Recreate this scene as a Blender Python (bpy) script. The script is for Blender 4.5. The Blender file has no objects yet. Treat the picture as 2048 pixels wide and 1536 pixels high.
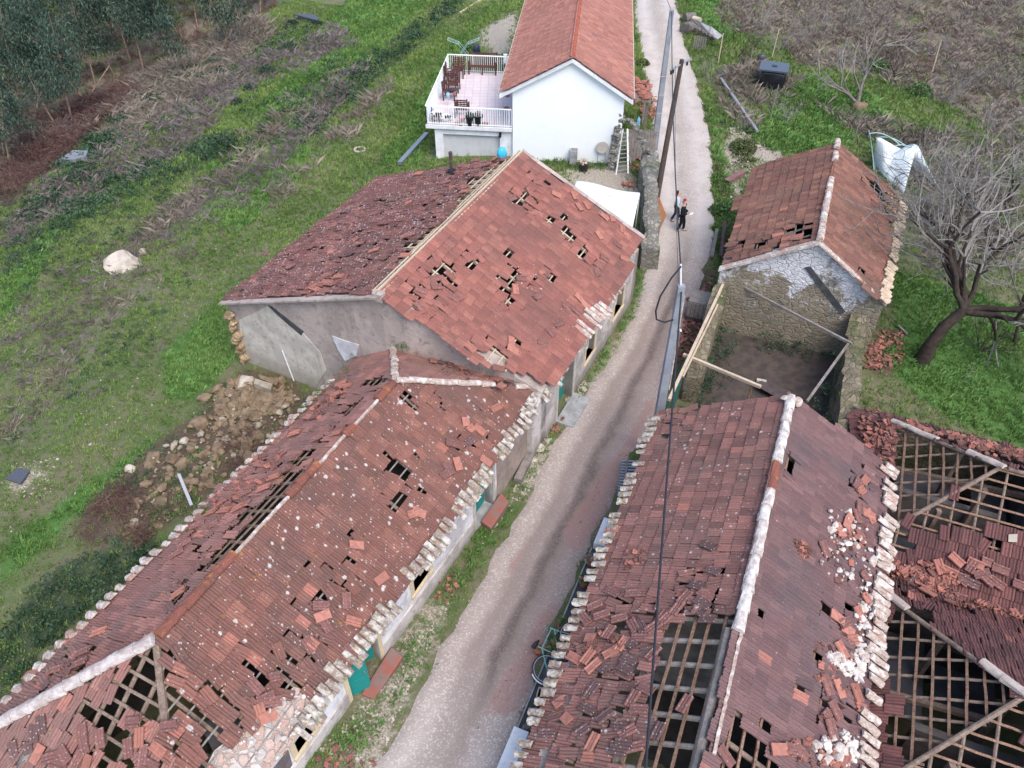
import bpy, math, random
import numpy as np
from mathutils import Vector, Matrix
R = math.radians
scene = bpy.context.scene
col = scene.collection
# ---------------------------------------------------------------- camera, world, sun
CAM_H, PITCH, FPX = 20.8, R(42.5), 1600.0
cam = bpy.data.cameras.new("camera"); camo = bpy.data.objects.new("camera", cam); col.objects.link(camo)
cam.sensor_width = 36.0; cam.lens = 36.0 * FPX / 2048.0; cam.clip_start = 0.1; cam.clip_end = 3000
camo.location = (0, 0, CAM_H); camo.rotation_euler = (math.pi / 2 - PITCH, 0, 0)
scene.camera = camo
SUN_EL, SUN_AZ = R(56), R(150)      # azimuth clockwise from +Y (direction the light comes from)
world = bpy.data.worlds.new("World"); scene.world = world; world.use_nodes = True
wn = world.node_tree.nodes; wl = world.node_tree.links
sky = wn.new("ShaderNodeTexSky"); sky.sky_type = 'NISHITA'; sky.sun_disc = False
sky.sun_elevation = SUN_EL; sky.sun_rotation = SUN_AZ; sky.air_density = 1.0; sky.dust_density = 2.0; sky.ozone_density = 1.0
bg = wn["Background"]; wl.new(sky.outputs[0], bg.inputs[0]); bg.inputs[1].default_value = 0.14
sl = bpy.data.lights.new("sun", 'SUN'); sl.energy = 1.35; sl.angle = R(40); sl.color = (1.0, 0.93, 0.86)
so = bpy.data.objects.new("sun", sl); col.objects.link(so)
d = Vector((math.sin(SUN_AZ) * math.cos(SUN_EL), math.cos(SUN_AZ) * math.cos(SUN_EL), math.sin(SUN_EL)))
so.rotation_euler = d.to_track_quat('Z', 'Y').to_euler()
scene.view_settings.view_transform = 'Standard'; scene.view_settings.look = 'None'
scene.view_settings.exposure = 1.25; scene.view_settings.gamma = 1.0

# ---------------------------------------------------------------- geometry of the view: pixel of the photo (2048x1536) -> point of the place
CAMP = np.array([0, 0, CAM_H])
def ray(px, py):
    u = (px - 1024) / FPX; v = (768 - py) / FPX
    return np.array([u, math.cos(PITCH) + v * math.sin(PITCH), -math.sin(PITCH) + v * math.cos(PITCH)])
def PZ(px, py, z=0.0):
    d = ray(px, py); return CAMP + d * ((z - CAM_H) / d[2])
def W(u, v, z, phi):
    s, c = math.sin(R(phi)), math.cos(R(phi))
    return np.array([u * s + v * c, u * c - v * s, z], float)
def UV(p, phi):
    s, c = math.sin(R(phi)), math.cos(R(phi))
    return p[0] * s + p[1] * c, p[0] * c - p[1] * s
def softplus(x, k): return k * np.logaddexp(0, x / k)
S26, C26 = math.sin(R(26)), math.cos(R(26))
def hgt(x, y):
    x = np.asarray(x, float); y = np.asarray(y, float)
    u = x * S26 + y * C26; v = x * C26 - y * S26
    z = 0.075 * softplus(14.5 - u, 1.0) * (1 / (1 + np.exp(-(v + 13.0) * 1.2)))
    s = softplus(-(v + 20.6), 0.8)
    z = z - 0.20 * s + 0.0012 * np.minimum(s, 60) ** 2
    z = z + 0.22 * np.tanh(s / 4) * np.sin(v * 0.75 + 0.5 * np.sin(u * 0.11)) + 0.10 * np.tanh(s / 3) * np.sin(x * 0.6 + 1.3) * np.sin(y * 0.47)
    q = softplus(v - 9.0, 1.0) * (1 / (1 + np.exp(-(u - 24) * 0.5)))
    z = z - 0.10 * q + 0.0007 * np.minimum(q, 60) ** 2
    z = z + 0.12 * np.tanh(q / 4) * np.sin(x * 0.5) * np.sin(y * 0.41 + 1)
    return z
def G(px, py, off=0.0):
    d = ray(px, py); t = 5.0
    for i in range(4000):
        p = CAMP + d * t
        h = float(hgt(p[0], p[1])) + off
        if p[2] <= h: break
        t += max(0.02, (p[2] - h) * 0.5)
    return CAMP + d * t
def facing(px, py, phi, v):
    s, c = math.sin(R(phi)), math.cos(R(phi)); d = ray(px, py); n = np.array([c, -s, 0])
    return CAMP + d * (v / (d @ n))
def gable(px, py, phi, u):
    s, c = math.sin(R(phi)), math.cos(R(phi)); d = ray(px, py); n = np.array([s, c, 0])
    return CAMP + d * (u / (d @ n))
class Plane:
    """a roof slope: A, B along the eave, C somewhere up the slope"""
    def __init__(s, A, B, C):
        A, B, C = map(lambda a: np.array(a, float), (A, B, C))
        es = (B - A) / np.linalg.norm(B - A); n = np.cross(es, C - A); n /= np.linalg.norm(n)
        if n[2] < 0: A, B = B, A; es = -es; n = -n
        s.o, s.es, s.n = A, es, n; s.et = np.cross(n, es)
    def st(s, p): q = np.array(p, float) - s.o; return (float(q @ s.es), float(q @ s.et))
    def hit(s, px, py):
        d = ray(px, py); t = ((s.o - CAMP) @ s.n) / (d @ s.n); return CAMP + d * t
    def px(s, px, py): return s.st(s.hit(px, py))
    def w(s, a, b, h=0.0): return s.o + s.es * a + s.et * b + s.n * h
def inpoly(x, y, poly):
    x = np.asarray(x, float); y = np.asarray(y, float); r = np.zeros(x.shape, bool); n = len(poly); j = n - 1
    for i in range(n):
        xi, yi = poly[i]; xj, yj = poly[j]
        c = ((yi > y) != (yj > y)); 
        with np.errstate(divide='ignore', invalid='ignore'):
            r ^= c & (x < (xj - xi) * (y - yi) / ((yj - yi) if yj != yi else 1e-12) + xi)
        j = i
    return r
def polydist(x, y, poly):
    x = np.asarray(x, float); y = np.asarray(y, float); best = np.full(x.shape, 1e9)
    n = len(poly)
    for i in range(n):
        ax, ay = poly[i]; bx, by = poly[(i + 1) % n]; dx, dy = bx - ax, by - ay; L = dx * dx + dy * dy + 1e-12
        t = np.clip(((x - ax) * dx + (y - ay) * dy) / L, 0, 1)
        best = np.minimum(best, np.hypot(x - ax - t * dx, y - ay - t * dy))
    return best

# ---------------------------------------------------------------- objects
def tag(o, label=None, cat=None, group=None, kind=None):
    if label: o["label"] = label
    if cat: o["category"] = cat
    if group: o["group"] = group
    if kind or cat: o["kind"] = kind or "thing"
    return o
def empty(name, loc, label=None, cat=None, group=None, rz=0.0):
    o = bpy.data.objects.new(name, None); col.objects.link(o); o.location = tuple(loc); o.rotation_euler = (0, 0, rz); o.empty_display_size = 0.2
    return tag(o, label, cat, group)
def wloc(o):
    p = np.zeros(3)
    while o is not None: p = p + np.array(o.location); o = o.parent
    return p
def link(name, me, parent=None, loc=None):
    o = bpy.data.objects.new(name, me); col.objects.link(o)
    if parent is not None: o.parent = parent
    if loc is not None: o.location = tuple(loc)
    return o
def copy_tree(o, parent=None):
    c = o.copy(); col.objects.link(c)
    if parent is not None: c.parent = parent
    for ch in list(o.children): copy_tree(ch, c)
    return c
def npmesh(name, V, F, mats, attrs=None, midx=None, smooth=False):
    """V Nx3, F MxK (tri or quad) numpy; attrs: {name: per-face array}"""
    me = bpy.data.meshes.new(name); V = np.asarray(V, np.float32); F = np.asarray(F, np.int32); k = F.shape[1]
    me.vertices.add(len(V)); me.vertices.foreach_set("co", V.ravel())
    me.loops.add(F.size); me.loops.foreach_set("vertex_index", F.ravel())
    me.polygons.add(len(F)); me.polygons.foreach_set("loop_start", np.arange(0, F.size, k, dtype=np.int32))
    for m in (mats if isinstance(mats, (list, tuple)) else [mats]): me.materials.append(m)
    if midx is not None: me.polygons.foreach_set("material_index", np.asarray(midx, np.int32))
    me.polygons.foreach_set("use_smooth", np.full(len(F), smooth))
    me.update(calc_edges=True)
    for an, av in (attrs or {}).items():
        a = me.attributes.new(an, 'FLOAT', 'FACE'); a.data.foreach_set("value", np.asarray(av, np.float32))
    return me
class MB:
    def __init__(s): s.v = []; s.f = []; s.m = []
    def add(s, vs, fs, mi=0):
        b = len(s.v); s.v += [tuple(map(float, p)) for p in vs]; s.f += [tuple(b + i for i in f) for f in fs]; s.m += [mi] * len(fs); return s
    def box(s, a, b, mi=0):
        x0, y0, z0 = [min(a[i], b[i]) for i in range(3)]; x1, y1, z1 = [max(a[i], b[i]) for i in range(3)]
        return s.add([(x0,y0,z0),(x1,y0,z0),(x1,y1,z0),(x0,y1,z0),(x0,y0,z1),(x1,y0,z1),(x1,y1,z1),(x0,y1,z1)],
                     [(3,2,1,0),(4,5,6,7),(0,1,5,4),(1,2,6,5),(2,3,7,6),(3,0,4,7)], mi)
    def hexa(s, P8, mi=0):   # bottom 4 ccw, top 4 ccw
        return s.add(P8, [(3,2,1,0),(4,5,6,7),(0,1,5,4),(1,2,6,5),(2,3,7,6),(3,0,4,7)], mi)
    def beam(s, p, q, w, h, up=(0, 0, 1), mi=0, jit=0.0, nseg=1):
        p = np.array(p, float); q = np.array(q, float); d = q - p; d /= np.linalg.norm(d); up = np.array(up, float)
        sd = np.cross(d, up); sd /= np.linalg.norm(sd); up = np.cross(sd, d)
        rings = []
        for i in range(nseg + 1):
            c = p + (q - p) * i / nseg + (np.random.randn(3) * jit if 0 < i < nseg else 0)
            rings.append([c - sd * w / 2 - up * h / 2, c + sd * w / 2 - up * h / 2, c + sd * w / 2 + up * h / 2, c - sd * w / 2 + up * h / 2])
        vs = [v for r in rings for v in r]; fs = [(3, 2, 1, 0)]
        for i in range(nseg):
            a = i * 4; fs += [(a + j, a + (j + 1) % 4, a + 4 + (j + 1) % 4, a + 4 + j) for j in range(4)]
        a = nseg * 4; fs.append((a, a + 1, a + 2, a + 3))
        return s.add(vs, fs, mi)
    def tube(s, pts, r, n=8, cap=True, mi=0):
        pts = [np.array(p, float) for p in pts]; rs = r if isinstance(r, (list, tuple)) else [r] * len(pts)
        rings = []; ref = None
        for i, p in enumerate(pts):
            d = pts[min(i + 1, len(pts) - 1)] - pts[max(i - 1, 0)]; d = d / (np.linalg.norm(d) + 1e-9)
            if ref is None: ref = np.array([0, 0, 1.0]) if abs(d[2]) < 0.9 else np.array([1.0, 0, 0])
            a = np.cross(d, ref); a /= np.linalg.norm(a) + 1e-9; b = np.cross(a, d); ref = b
            rings.append([p + rs[i] * (math.cos(2 * math.pi * k / n) * a + math.sin(2 * math.pi * k / n) * b) for k in range(n)])
        vs = [v for rg in rings for v in rg]; fs = []
        for i in range(len(pts) - 1):
            for k in range(n):
                a0 = i * n + k; a1 = i * n + (k + 1) % n; fs.append((a1, a0, a0 + n, a1 + n))
        if cap: fs.append(tuple(range(n))); fs.append(tuple(reversed(range((len(pts) - 1) * n, len(pts) * n))))
        return s.add(vs, fs, mi)
    def prism(s, poly, vec, mi=0):
        poly = [np.array(p, float) for p in poly]; n = len(poly); vec = np.array(vec, float)
        nn = sum((np.cross(poly[i] - poly[0], poly[(i + 1) % n] - poly[0]) for i in range(1, n - 1)), np.zeros(3))
        if nn @ vec < 0: poly = poly[::-1]
        vs = poly + [p + vec for p in poly]
        fs = [tuple(reversed(range(n))), tuple(range(n, 2 * n))] + [(i, (i + 1) % n, n + (i + 1) % n, n + i) for i in range(n)]
        return s.add(vs, fs, mi)
    def build(s, name, mats, parent=None, smooth=False, loc=None, local=False):
        o3 = np.zeros(3) if local else (wloc(parent) if parent is not None else (np.array(loc, float) if loc is not None else np.zeros(3)))
        if loc is not None and parent is not None and not local: o3 = o3 + np.array(loc, float)
        me = bpy.data.meshes.new(name); me.from_pydata([tuple(np.array(p) - o3) for p in s.v], [], s.f)
        for m in (mats if isinstance(mats, (list, tuple)) else [mats]): me.materials.append(m)
        for i, p in enumerate(me.polygons): p.material_index = s.m[i]; p.use_smooth = smooth
        me.update(); return link(name, me, parent, loc)
def ground_loc(x, y): return np.array([x, y, float(hgt(x, y))])

# rock / lump templates
def ico(sub=1):
    import bmesh
    bm = bmesh.new(); bmesh.ops.create_icosphere(bm, subdivisions=sub, radius=1.0); bm.verts.ensure_lookup_table()
    V = np.array([v.co[:] for v in bm.verts]); F = np.array([[v.index for v in f.verts] for f in bm.faces]); bm.free(); return V, F
ICO1, ICO2, ICO3 = ico(1), ico(2), ico(3)
def rock_tpl(seed, sub=2, flat=0.6, cut=5):
    rg = np.random.RandomState(seed); V, F = (ICO1, ICO2, ICO3)[sub - 1]; V = V.copy()
    for k in range(cut):
        n = rg.randn(3); n /= np.linalg.norm(n); dd = V @ n; lim = rg.uniform(0.45, 0.8); V = V - np.outer(np.maximum(dd - lim, 0), n)
    V *= rg.uniform(0.8, 1.2, 3) * np.array([1, 1, flat]); V += rg.randn(*V.shape) * 0.03
    return V, F
def scatter(tpls, pts, sc, rz=None, tilt=None, seed=0):
    """instances baked into one vertex / face array; sc scalar or Nx3; returns V, F, instance index per face"""
    rg = np.random.RandomState(seed); pts = np.asarray(pts, float); n = len(pts)
    sc = np.asarray(sc, float); sc = np.repeat(sc[:, None], 3, 1) if sc.ndim == 1 else sc
    rz = rg.uniform(0, 2 * math.pi, n) if rz is None else np.asarray(rz, float)
    tl = np.zeros((n, 2)) if tilt is None else rg.randn(n, 2) * tilt
    pick = rg.randint(0, len(tpls), n); VV = []; FF = []; II = []; base = 0
    for k, (V, F) in enumerate(tpls):
        ix = np.where(pick == k)[0]
        if not len(ix): continue
        c, s_ = np.cos(rz[ix]), np.sin(rz[ix]); P = V[None] * sc[ix][:, None]
        x, y, z = P[..., 0], P[..., 1], P[..., 2]
        z2 = z + x * tl[ix, 0][:, None] + y * tl[ix, 1][:, None]; x = x - z * tl[ix, 0][:, None]; y = y - z * tl[ix, 1][:, None]
        Q = np.stack([x * c[:, None] - y * s_[:, None], x * s_[:, None] + y * c[:, None], z2], -1) + pts[ix][:, None]
        VV.append(Q.reshape(-1, 3)); m = len(V)
        FF.append((F[None] + (np.arange(len(ix)) * m + base)[:, None, None]).reshape(-1, F.shape[1])); II.append(np.repeat(ix, len(F))); base += m * len(ix)
    return np.concatenate(VV), np.concatenate(FF), np.concatenate(II)
# ---------------------------------------------------------------- materials
class NT:
    def __init__(s, name):
        s.m = bpy.data.materials.new(name); s.m.use_nodes = True; s.t = s.m.node_tree; s.n = s.t.nodes; s.l = s.t.links
        s.b = s.n["Principled BSDF"]; s.tc = s.n.new("ShaderNodeTexCoord"); s.b.inputs["Specular IOR Level"].default_value = 0.25
    def new(s, t): return s.n.new(t)
    def put(s, sock, v):
        if hasattr(v, "is_output"): s.l.new(v, sock)
        elif isinstance(v, (tuple, list)) and len(v) == 3 and len(sock.default_value) == 4: sock.default_value = (*v, 1)
        else: sock.default_value = v
    def obj(s): return s.tc.outputs["Object"]
    def scale(s, vec, sc, rot=(0, 0, 0)):
        n = s.new("ShaderNodeMapping"); n.inputs["Scale"].default_value = sc; n.inputs["Rotation"].default_value = rot; s.l.new(vec, n.inputs[0]); return n.outputs[0]
    def noise(s, scale=5, detail=4, rough=0.55, vec=None, out=0, dist=0.0):
        n = s.new("ShaderNodeTexNoise"); n.inputs["Scale"].default_value = scale; n.inputs["Detail"].default_value = detail
        n.inputs["Roughness"].default_value = rough; n.inputs["Distortion"].default_value = dist; s.l.new(vec or s.obj(), n.inputs[0]); return n.outputs[out]
    def vor(s, scale=5, feat='F1', vec=None, out="Distance", rnd=1.0, dim='3D'):
        n = s.new("ShaderNodeTexVoronoi"); n.feature = feat; n.voronoi_dimensions = dim; n.inputs["Scale"].default_value = scale; n.inputs["Randomness"].default_value = rnd
        s.l.new(vec or s.obj(), n.inputs["Vector"]); return n.outputs[out]
    def ramp(s, fac, stops, interp='LINEAR'):
        n = s.new("ShaderNodeValToRGB"); e = n.color_ramp.elements; n.color_ramp.interpolation = interp
        while len(e) > 1: e.remove(e[-1])
        for i, (p, c) in enumerate(stops):
            x = e[0] if i == 0 else e.new(p); x.position = p; x.color = (*c, 1) if isinstance(c, (tuple, list)) else (c, c, c, 1)
        s.l.new(fac, n.inputs[0]); return n.outputs[0]
    def mix(s, f, a, b, mode='MIX'):
        n = s.new("ShaderNodeMix"); n.data_type = 'RGBA'; n.blend_type = mode; s.put(n.inputs[0], f); s.put(n.inputs[6], a); s.put(n.inputs[7], b); return n.outputs[2]
    def math(s, op, a, b=0.0, c=None, clamp=False):
        n = s.new("ShaderNodeMath"); n.operation = op; n.use_clamp = clamp; s.put(n.inputs[0], a); s.put(n.inputs[1], b)
        if c is not None: s.put(n.inputs[2], c)
        return n.outputs[0]
    def attr(s, name, out="Fac"):
        n = s.new("ShaderNodeAttribute"); n.attribute_name = name; return n.outputs[out]
    def rnd(s): n = s.new("ShaderNodeObjectInfo"); return n.outputs["Random"]
    def step(s, v, a, b):
        n = s.new("ShaderNodeMapRange"); n.interpolation_type = 'SMOOTHSTEP'; n.inputs[1].default_value = a; n.inputs[2].default_value = b; s.l.new(v, n.inputs[0]); return n.outputs[0]
    def z(s, vec=None): n = s.new("ShaderNodeSeparateXYZ"); s.l.new(vec or s.obj(), n.inputs[0]); return n.outputs[2]
    def fin(s, color, rough=0.85, h=None, bs=0.4, bd=0.02, metal=0.0):
        s.put(s.b.inputs["Base Color"], color); s.put(s.b.inputs["Roughness"], rough); s.b.inputs["Metallic"].default_value = metal
        if h is not None:
            n = s.new("ShaderNodeBump"); n.inputs["Strength"].default_value = bs; n.inputs["Distance"].default_value = bd; s.l.new(h, n.inputs["Height"]); s.l.new(n.outputs[0], s.b.inputs["Normal"])
        return s.m
def simple(name, c1, c2=None, scale=6, rough=0.8, bs=0.2, metal=0.0, spec=None):
    t = NT(name); c2 = c2 or tuple(x * 0.7 for x in c1); n = t.noise(scale, 5, 0.6)
    if spec is not None: t.b.inputs["Specular IOR Level"].default_value = spec
    return t.fin(t.mix(t.step(n, 0.35, 0.65), c1, c2), rough, n, bs, 0.01, metal)
def tile_mat(name, dark, mid, light, lichen=0.5, lsize=5.0, white=(0.55, 0.52, 0.48), yellow=0.0, grime=0.5, grimec=(0.05, 0.038, 0.036), fresh=(0.40, 0.165, 0.125), edge=0.0):
    t = NT(name); tint = t.attr("tint"); fr = t.attr("fresh")
    c = t.ramp(tint, [(0.0, dark), (0.5, mid), (1.0, light)])
    n1 = t.noise(0.55, 4, 0.6); n2 = t.noise(9, 5, 0.65); n3 = t.noise(45, 3, 0.6)
    c = t.mix(t.math('MULTIPLY', t.step(n1, 0.4, 0.65), grime), c, grimec)
    c = t.mix(t.math('MULTIPLY', t.step(n2, 0.48, 0.72), 0.6 * min(1, grime + 0.3)), c, grimec)
    c = t.mix(t.math('MULTIPLY', t.step(n3, 0.5, 0.72), 0.45), c, tuple(min(1, x * 1.25) for x in light)); c = t.mix(t.math('MULTIPLY', t.step(t.noise(30, 4, 0.7), 0.54, 0.68), 0.5), c, tuple(x * 0.45 for x in dark))
    if lichen > 0:
        w = t.mix(0.03, t.obj(), t.noise(14, 3, 0.6, out=1))
        for k, (sc, thr) in enumerate(((lsize, 0.30), (lsize * 2.3, 0.26))):
            dd = t.vor(sc, vec=w, dim='2D'); cc = t.vor(sc, vec=w, out="Color", dim='2D'); sx = t.new("ShaderNodeSeparateColor"); t.l.new(cc, sx.inputs[0])
            big = t.noise(0.8 + k * 0.5, 3, 0.6)
            rad = t.math('MULTIPLY', t.math('SUBTRACT', t.math('ADD', sx.outputs[0], t.math('MULTIPLY', big, 1.3)), 1.65 - 0.6 * lichen), thr * 1.6)
            sp = t.step(t.math('SUBTRACT', rad, t.math('ADD', dd, t.math('MULTIPLY', t.math('SUBTRACT', n2, 0.5), 0.35))), 0.0, 0.12)
            c = t.mix(t.math('MULTIPLY', sp, 0.85), c, t.mix(t.step(n3, 0.35, 0.6), white, tuple(x * 0.62 for x in white)))
    if yellow > 0:
        y = t.noise(3.1, 4, 0.7); c = t.mix(t.math('MULTIPLY', t.step(y, 0.66 - 0.1 * yellow, 0.75), 0.8), c, (0.42, 0.22, 0.03))
    c = t.mix(fr, c, t.mix(t.step(n2, 0.4, 0.7), fresh, tuple(x * 0.75 for x in fresh)))
    return t.fin(c, 0.9, t.math('ADD', n2, n3), 0.35, 0.008)
def stucco(name, c1, c2, stain=(0.12, 0.11, 0.09), amt=0.5, sc=1.2, rough=0.9, speck=0.15, bs=0.3, low=0.0, lowz=0.8):
    t = NT(name); a = t.noise(sc, 6, 0.62); b = t.noise(sc * 3.3, 6, 0.7, dist=0.6); f = t.noise(60, 3, 0.6)
    c = t.mix(t.step(a, 0.4, 0.62), c1, c2); c = t.mix(t.math('MULTIPLY', t.step(b, 0.5, 0.7), amt), c, stain)
    st = t.noise(2.0, 5, 0.65, vec=t.scale(t.obj(), (1.6, 1.6, 0.18)))
    c = t.mix(t.math('MULTIPLY', t.step(st, 0.52, 0.72), amt * 0.7), c, stain)
    if low > 0:
        zz = t.math('ADD', t.z(), t.math('MULTIPLY', a, 0.8)); c = t.mix(t.math('MULTIPLY', t.math('SUBTRACT', 1.0, t.step(zz, lowz - 0.2, lowz + 0.35)), low), c, stain)
    c = t.mix(t.math('MULTIPLY', t.step(f, 0.5, 0.7), speck), c, tuple(x * 0.4 for x in c1))
    return t.fin(c, rough, t.math('ADD', f, b), bs, 0.015)
def rubble_wall(name, cols, mortar, sc=5.0, over=None, overamt=0.5, oversc=0.7, dark=None, zk=0.0, zm=2.4):
    t = NT(name); w = t.mix(0.06, t.obj(), t.noise(4, 4, 0.6, out=1)); w = t.scale(w, (1, 1, 1.5))
    e = t.vor(sc, 'DISTANCE_TO_EDGE', w); cc = t.vor(sc, 'F1', w, "Color"); sx = t.new("ShaderNodeSeparateColor"); t.l.new(cc, sx.inputs[0])
    k = len(cols); c = t.ramp(sx.outputs[0], [(i / max(1, k - 1), q) for i, q in enumerate(cols)])
    n = t.noise(12, 5, 0.7); c = t.mix(t.math('MULTIPLY', t.step(n, 0.4, 0.7), 0.5), c, tuple(0.45 * x for x in cols[0]))
    c = t.mix(t.math('SUBTRACT', 1.0, t.step(e, 0.02, 0.09)), c, mortar)
    if over:
        o = t.noise(oversc, 6, 0.65, dist=0.5); o = o if not zk else t.math('ADD', t.math('ADD', o, t.math('MULTIPLY', t.math('SUBTRACT', t.noise(7, 5, .7), .5), .35)), t.math('MULTIPLY', t.math('SUBTRACT', t.z(), zm), zk)); c = t.mix(t.math('MULTIPLY', t.step(o, 0.62 - 0.25 * overamt, 0.7 - 0.2 * overamt), 0.9), c, t.mix(t.step(n, 0.4, 0.65), over, tuple(0.7 * x for x in over)))
    if dark:
        o = t.noise(1.1, 6, 0.7); c = t.mix(t.math('MULTIPLY', t.step(o, 0.55, 0.68), 0.8), c, dark)
    return t.fin(c, 0.92, t.math('ADD', t.math('MULTIPLY', t.step(e, 0.0, 0.12), 1.5), n), 0.7, 0.03)
def wood(name, c1, c2, sc=1.0, spots=0.0):
    t = NT(name); g = t.noise(7 * sc, 5, 0.7, vec=t.scale(t.obj(), (1, 1, 1)), dist=1.2); h = t.noise(1.6, 4, 0.6)
    c = t.mix(t.step(g, 0.35, 0.65), c1, c2); c = t.mix(t.math('MULTIPLY', t.step(h, 0.45, 0.7), 0.4), c, tuple(x * 0.5 for x in c2))
    if spots: c = t.mix(t.math('MULTIPLY', t.step(t.noise(24, 2, 0.5), 0.58, 0.66), spots), c, (0.03, 0.02, 0.015))
    return t.fin(c, 0.85, g, 0.4, 0.01)
def plain(name, c, rough=0.6, metal=0.0, spec=0.3):
    t = NT(name); t.b.inputs["Specular IOR Level"].default_value = spec
    n = t.noise(18, 4, 0.6); return t.fin(t.mix(t.math('MULTIPLY', t.step(n, 0.45, 0.7), 0.3), c, tuple(x * 0.65 for x in c)), rough, None, metal=metal)
M = {}
M['tileA'] = tile_mat('terracotta roof tiles', (0.220, 0.099, 0.080), (0.287, 0.128, 0.100), (0.363, 0.172, 0.139), 0.05, 5, grime=0.25, grimec=(0.163, 0.094, 0.090))
M['tileBr'] = tile_mat('red brown roof tiles', (0.185, 0.079, 0.065), (0.247, 0.098, 0.080), (0.321, 0.139, 0.109), 0.18, 6, grime=0.45, grimec=(0.105, 0.065, 0.062))
M['tileBl'] = tile_mat('speckled dark roof tiles', (0.108, 0.051, 0.045), (0.158, 0.068, 0.060), (0.245, 0.110, 0.092), 1.15, 8, white=(0.48, 0.40, 0.39), grime=0.4, grimec=(0.072, 0.051, 0.047))
M['tileC'] = tile_mat('lichen spotted roof tiles', (0.130, 0.065, 0.051), (0.171, 0.078, 0.063), (0.241, 0.110, 0.083), 0.82, 4.2, white=(0.60, 0.57, 0.54), yellow=0.25, grime=0.5, grimec=(0.095, 0.067, 0.062))
M['tileCl'] = tile_mat('weathered grey red roof tiles', (0.177, 0.089, 0.077), (0.242, 0.115, 0.097), (0.338, 0.163, 0.135), 0.35, 5, white=(0.42, 0.38, 0.35), yellow=0.45, grime=0.5, grimec=(0.137, 0.102, 0.097))
M['tileDl'] = tile_mat('dark brown roof tiles', (0.115, 0.062, 0.056), (0.185, 0.092, 0.080), (0.26, 0.122, 0.105), 0.7, 5, white=(0.5, 0.46, 0.43), grime=0.45, grimec=(0.115, 0.088, 0.080))
M['tileDr'] = tile_mat('brown red roof tiles', (0.108, 0.064, 0.065), (0.139, 0.079, 0.078), (0.178, 0.102, 0.098), 0.3, 5.5, white=(0.5, 0.42, 0.40), grime=0.5, grimec=(0.077, 0.070, 0.078))
M['tileE'] = tile_mat('maroon roof tiles', (0.085, 0.039, 0.038), (0.120, 0.052, 0.049), (0.180, 0.078, 0.069), 0.15, 6, grime=0.45, grimec=(0.050, 0.032, 0.032))
M['tileF'] = tile_mat('old ochre brown roof tiles', (0.121, 0.059, 0.049), (0.176, 0.083, 0.066), (0.253, 0.126, 0.090), 0.35, 6, white=(0.40, 0.33, 0.28), yellow=0.2, grime=0.45, grimec=(0.094, 0.074, 0.059))
def loose_mat(name, c, lich):
    t = NT(name); n = t.noise(8, 5, 0.65); r = t.rnd(); f = t.noise(40, 3, 0.6)
    k = t.mix(r, c, tuple(x * 0.72 for x in c)); k = t.mix(t.math('MULTIPLY', t.step(n, 0.40, 0.62), 0.6), k, (c[0] * .5, c[1] * .62, c[2] * .66)); k = t.mix(t.math('MULTIPLY', t.step(t.noise(26, 4, .7), .52, .66), .4), k, tuple(x * .5 for x in c))
    if lich:
        dd = t.vor(11); k = t.mix(t.math('MULTIPLY', t.step(t.math('SUBTRACT', t.math('MULTIPLY', n, 0.42), dd), 0.0, 0.06), lich * .7), k, (0.5, 0.46, 0.43))
    return t.fin(k, 0.9, t.math('ADD', n, f), 0.3, 0.006)
M['loose_orange'] = loose_mat('fresh orange clay', (0.43, 0.18, 0.135), 0)
M['loose_red'] = loose_mat('weathered red clay', (0.25, 0.115, 0.10), 0.5)
M['loose_dark'] = loose_mat('dark weathered clay', (0.16, 0.09, 0.085), 0.8)
t = NT('lime mortar'); n = t.noise(3.3, 5, 0.7); n2 = t.noise(13, 5, 0.7); n3 = t.noise(1.7, 3, .6); c = t.ramp(n, [(.32, (.62, .57, .53)), (.45, (.50, .44, .40)), (.52, (.33, .24, .20)), (.6, (.46, .40, .35)), (.7, (.22, .18, .15))]); c = t.mix(t.math('MULTIPLY', t.step(n2, .5, .7), .6), c, (.16, .13, .11)); c = t.mix(t.math('MULTIPLY', t.step(n3, .58, .68), .6), c, (.36, .17, .12)); M['mortar'] = t.fin(c, .92, n2, .7, .02)
t = NT('lichen mortar'); n = t.noise(4.5, 5, 0.65); n2 = t.noise(11, 5, 0.7); c = t.ramp(n, [(.3, (.56, .53, .49)), (.45, (.40, .37, .33)), (.56, (.20, .15, .125)), (.68, (.33, .29, .25))]); c = t.mix(t.step(n2, 0.56, 0.68), c, (0.33, 0.20, 0.04)); c = t.mix(t.math('MULTIPLY', t.step(t.noise(7, 4, 0.7), 0.55, 0.66), 0.7), c, (0.10, 0.12, 0.035)); M['lichen_mortar'] = t.fin(c, 0.92, n2, 0.6, 0.02)
M['rubble_white'] = stucco('mortar rubble', (0.58, 0.53, 0.49), (0.40, 0.33, 0.29), (0.24, 0.17, 0.14), 0.5, 2.0, bs=0.4)
M['white'] = stucco('whitewash', (0.80, 0.83, 0.84), (0.78, 0.81, 0.82), (0.60, 0.62, 0.65), 0.12, 0.6, speck=0.04, bs=0.12)
M['white_dirty'] = stucco('dirty whitewash', (0.72, 0.73, 0.75), (0.64, 0.64, 0.65), (0.33, 0.31, 0.29), 0.35, 1.5, speck=0.06)
M['grey_render'] = stucco('grey cement render', (0.468, 0.385, 0.345), (0.354, 0.292, 0.262), (0.170, 0.143, 0.119), 0.75, 1.1, speck=0.8, bs=0.9)
M['facade'] = stucco('stained lime facade', (0.703, 0.702, 0.728), (0.477, 0.455, 0.467), (0.201, 0.195, 0.192), 0.5, 0.9, speck=0.15, low=0.7, lowz=0.95, bs=0.35)
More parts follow.
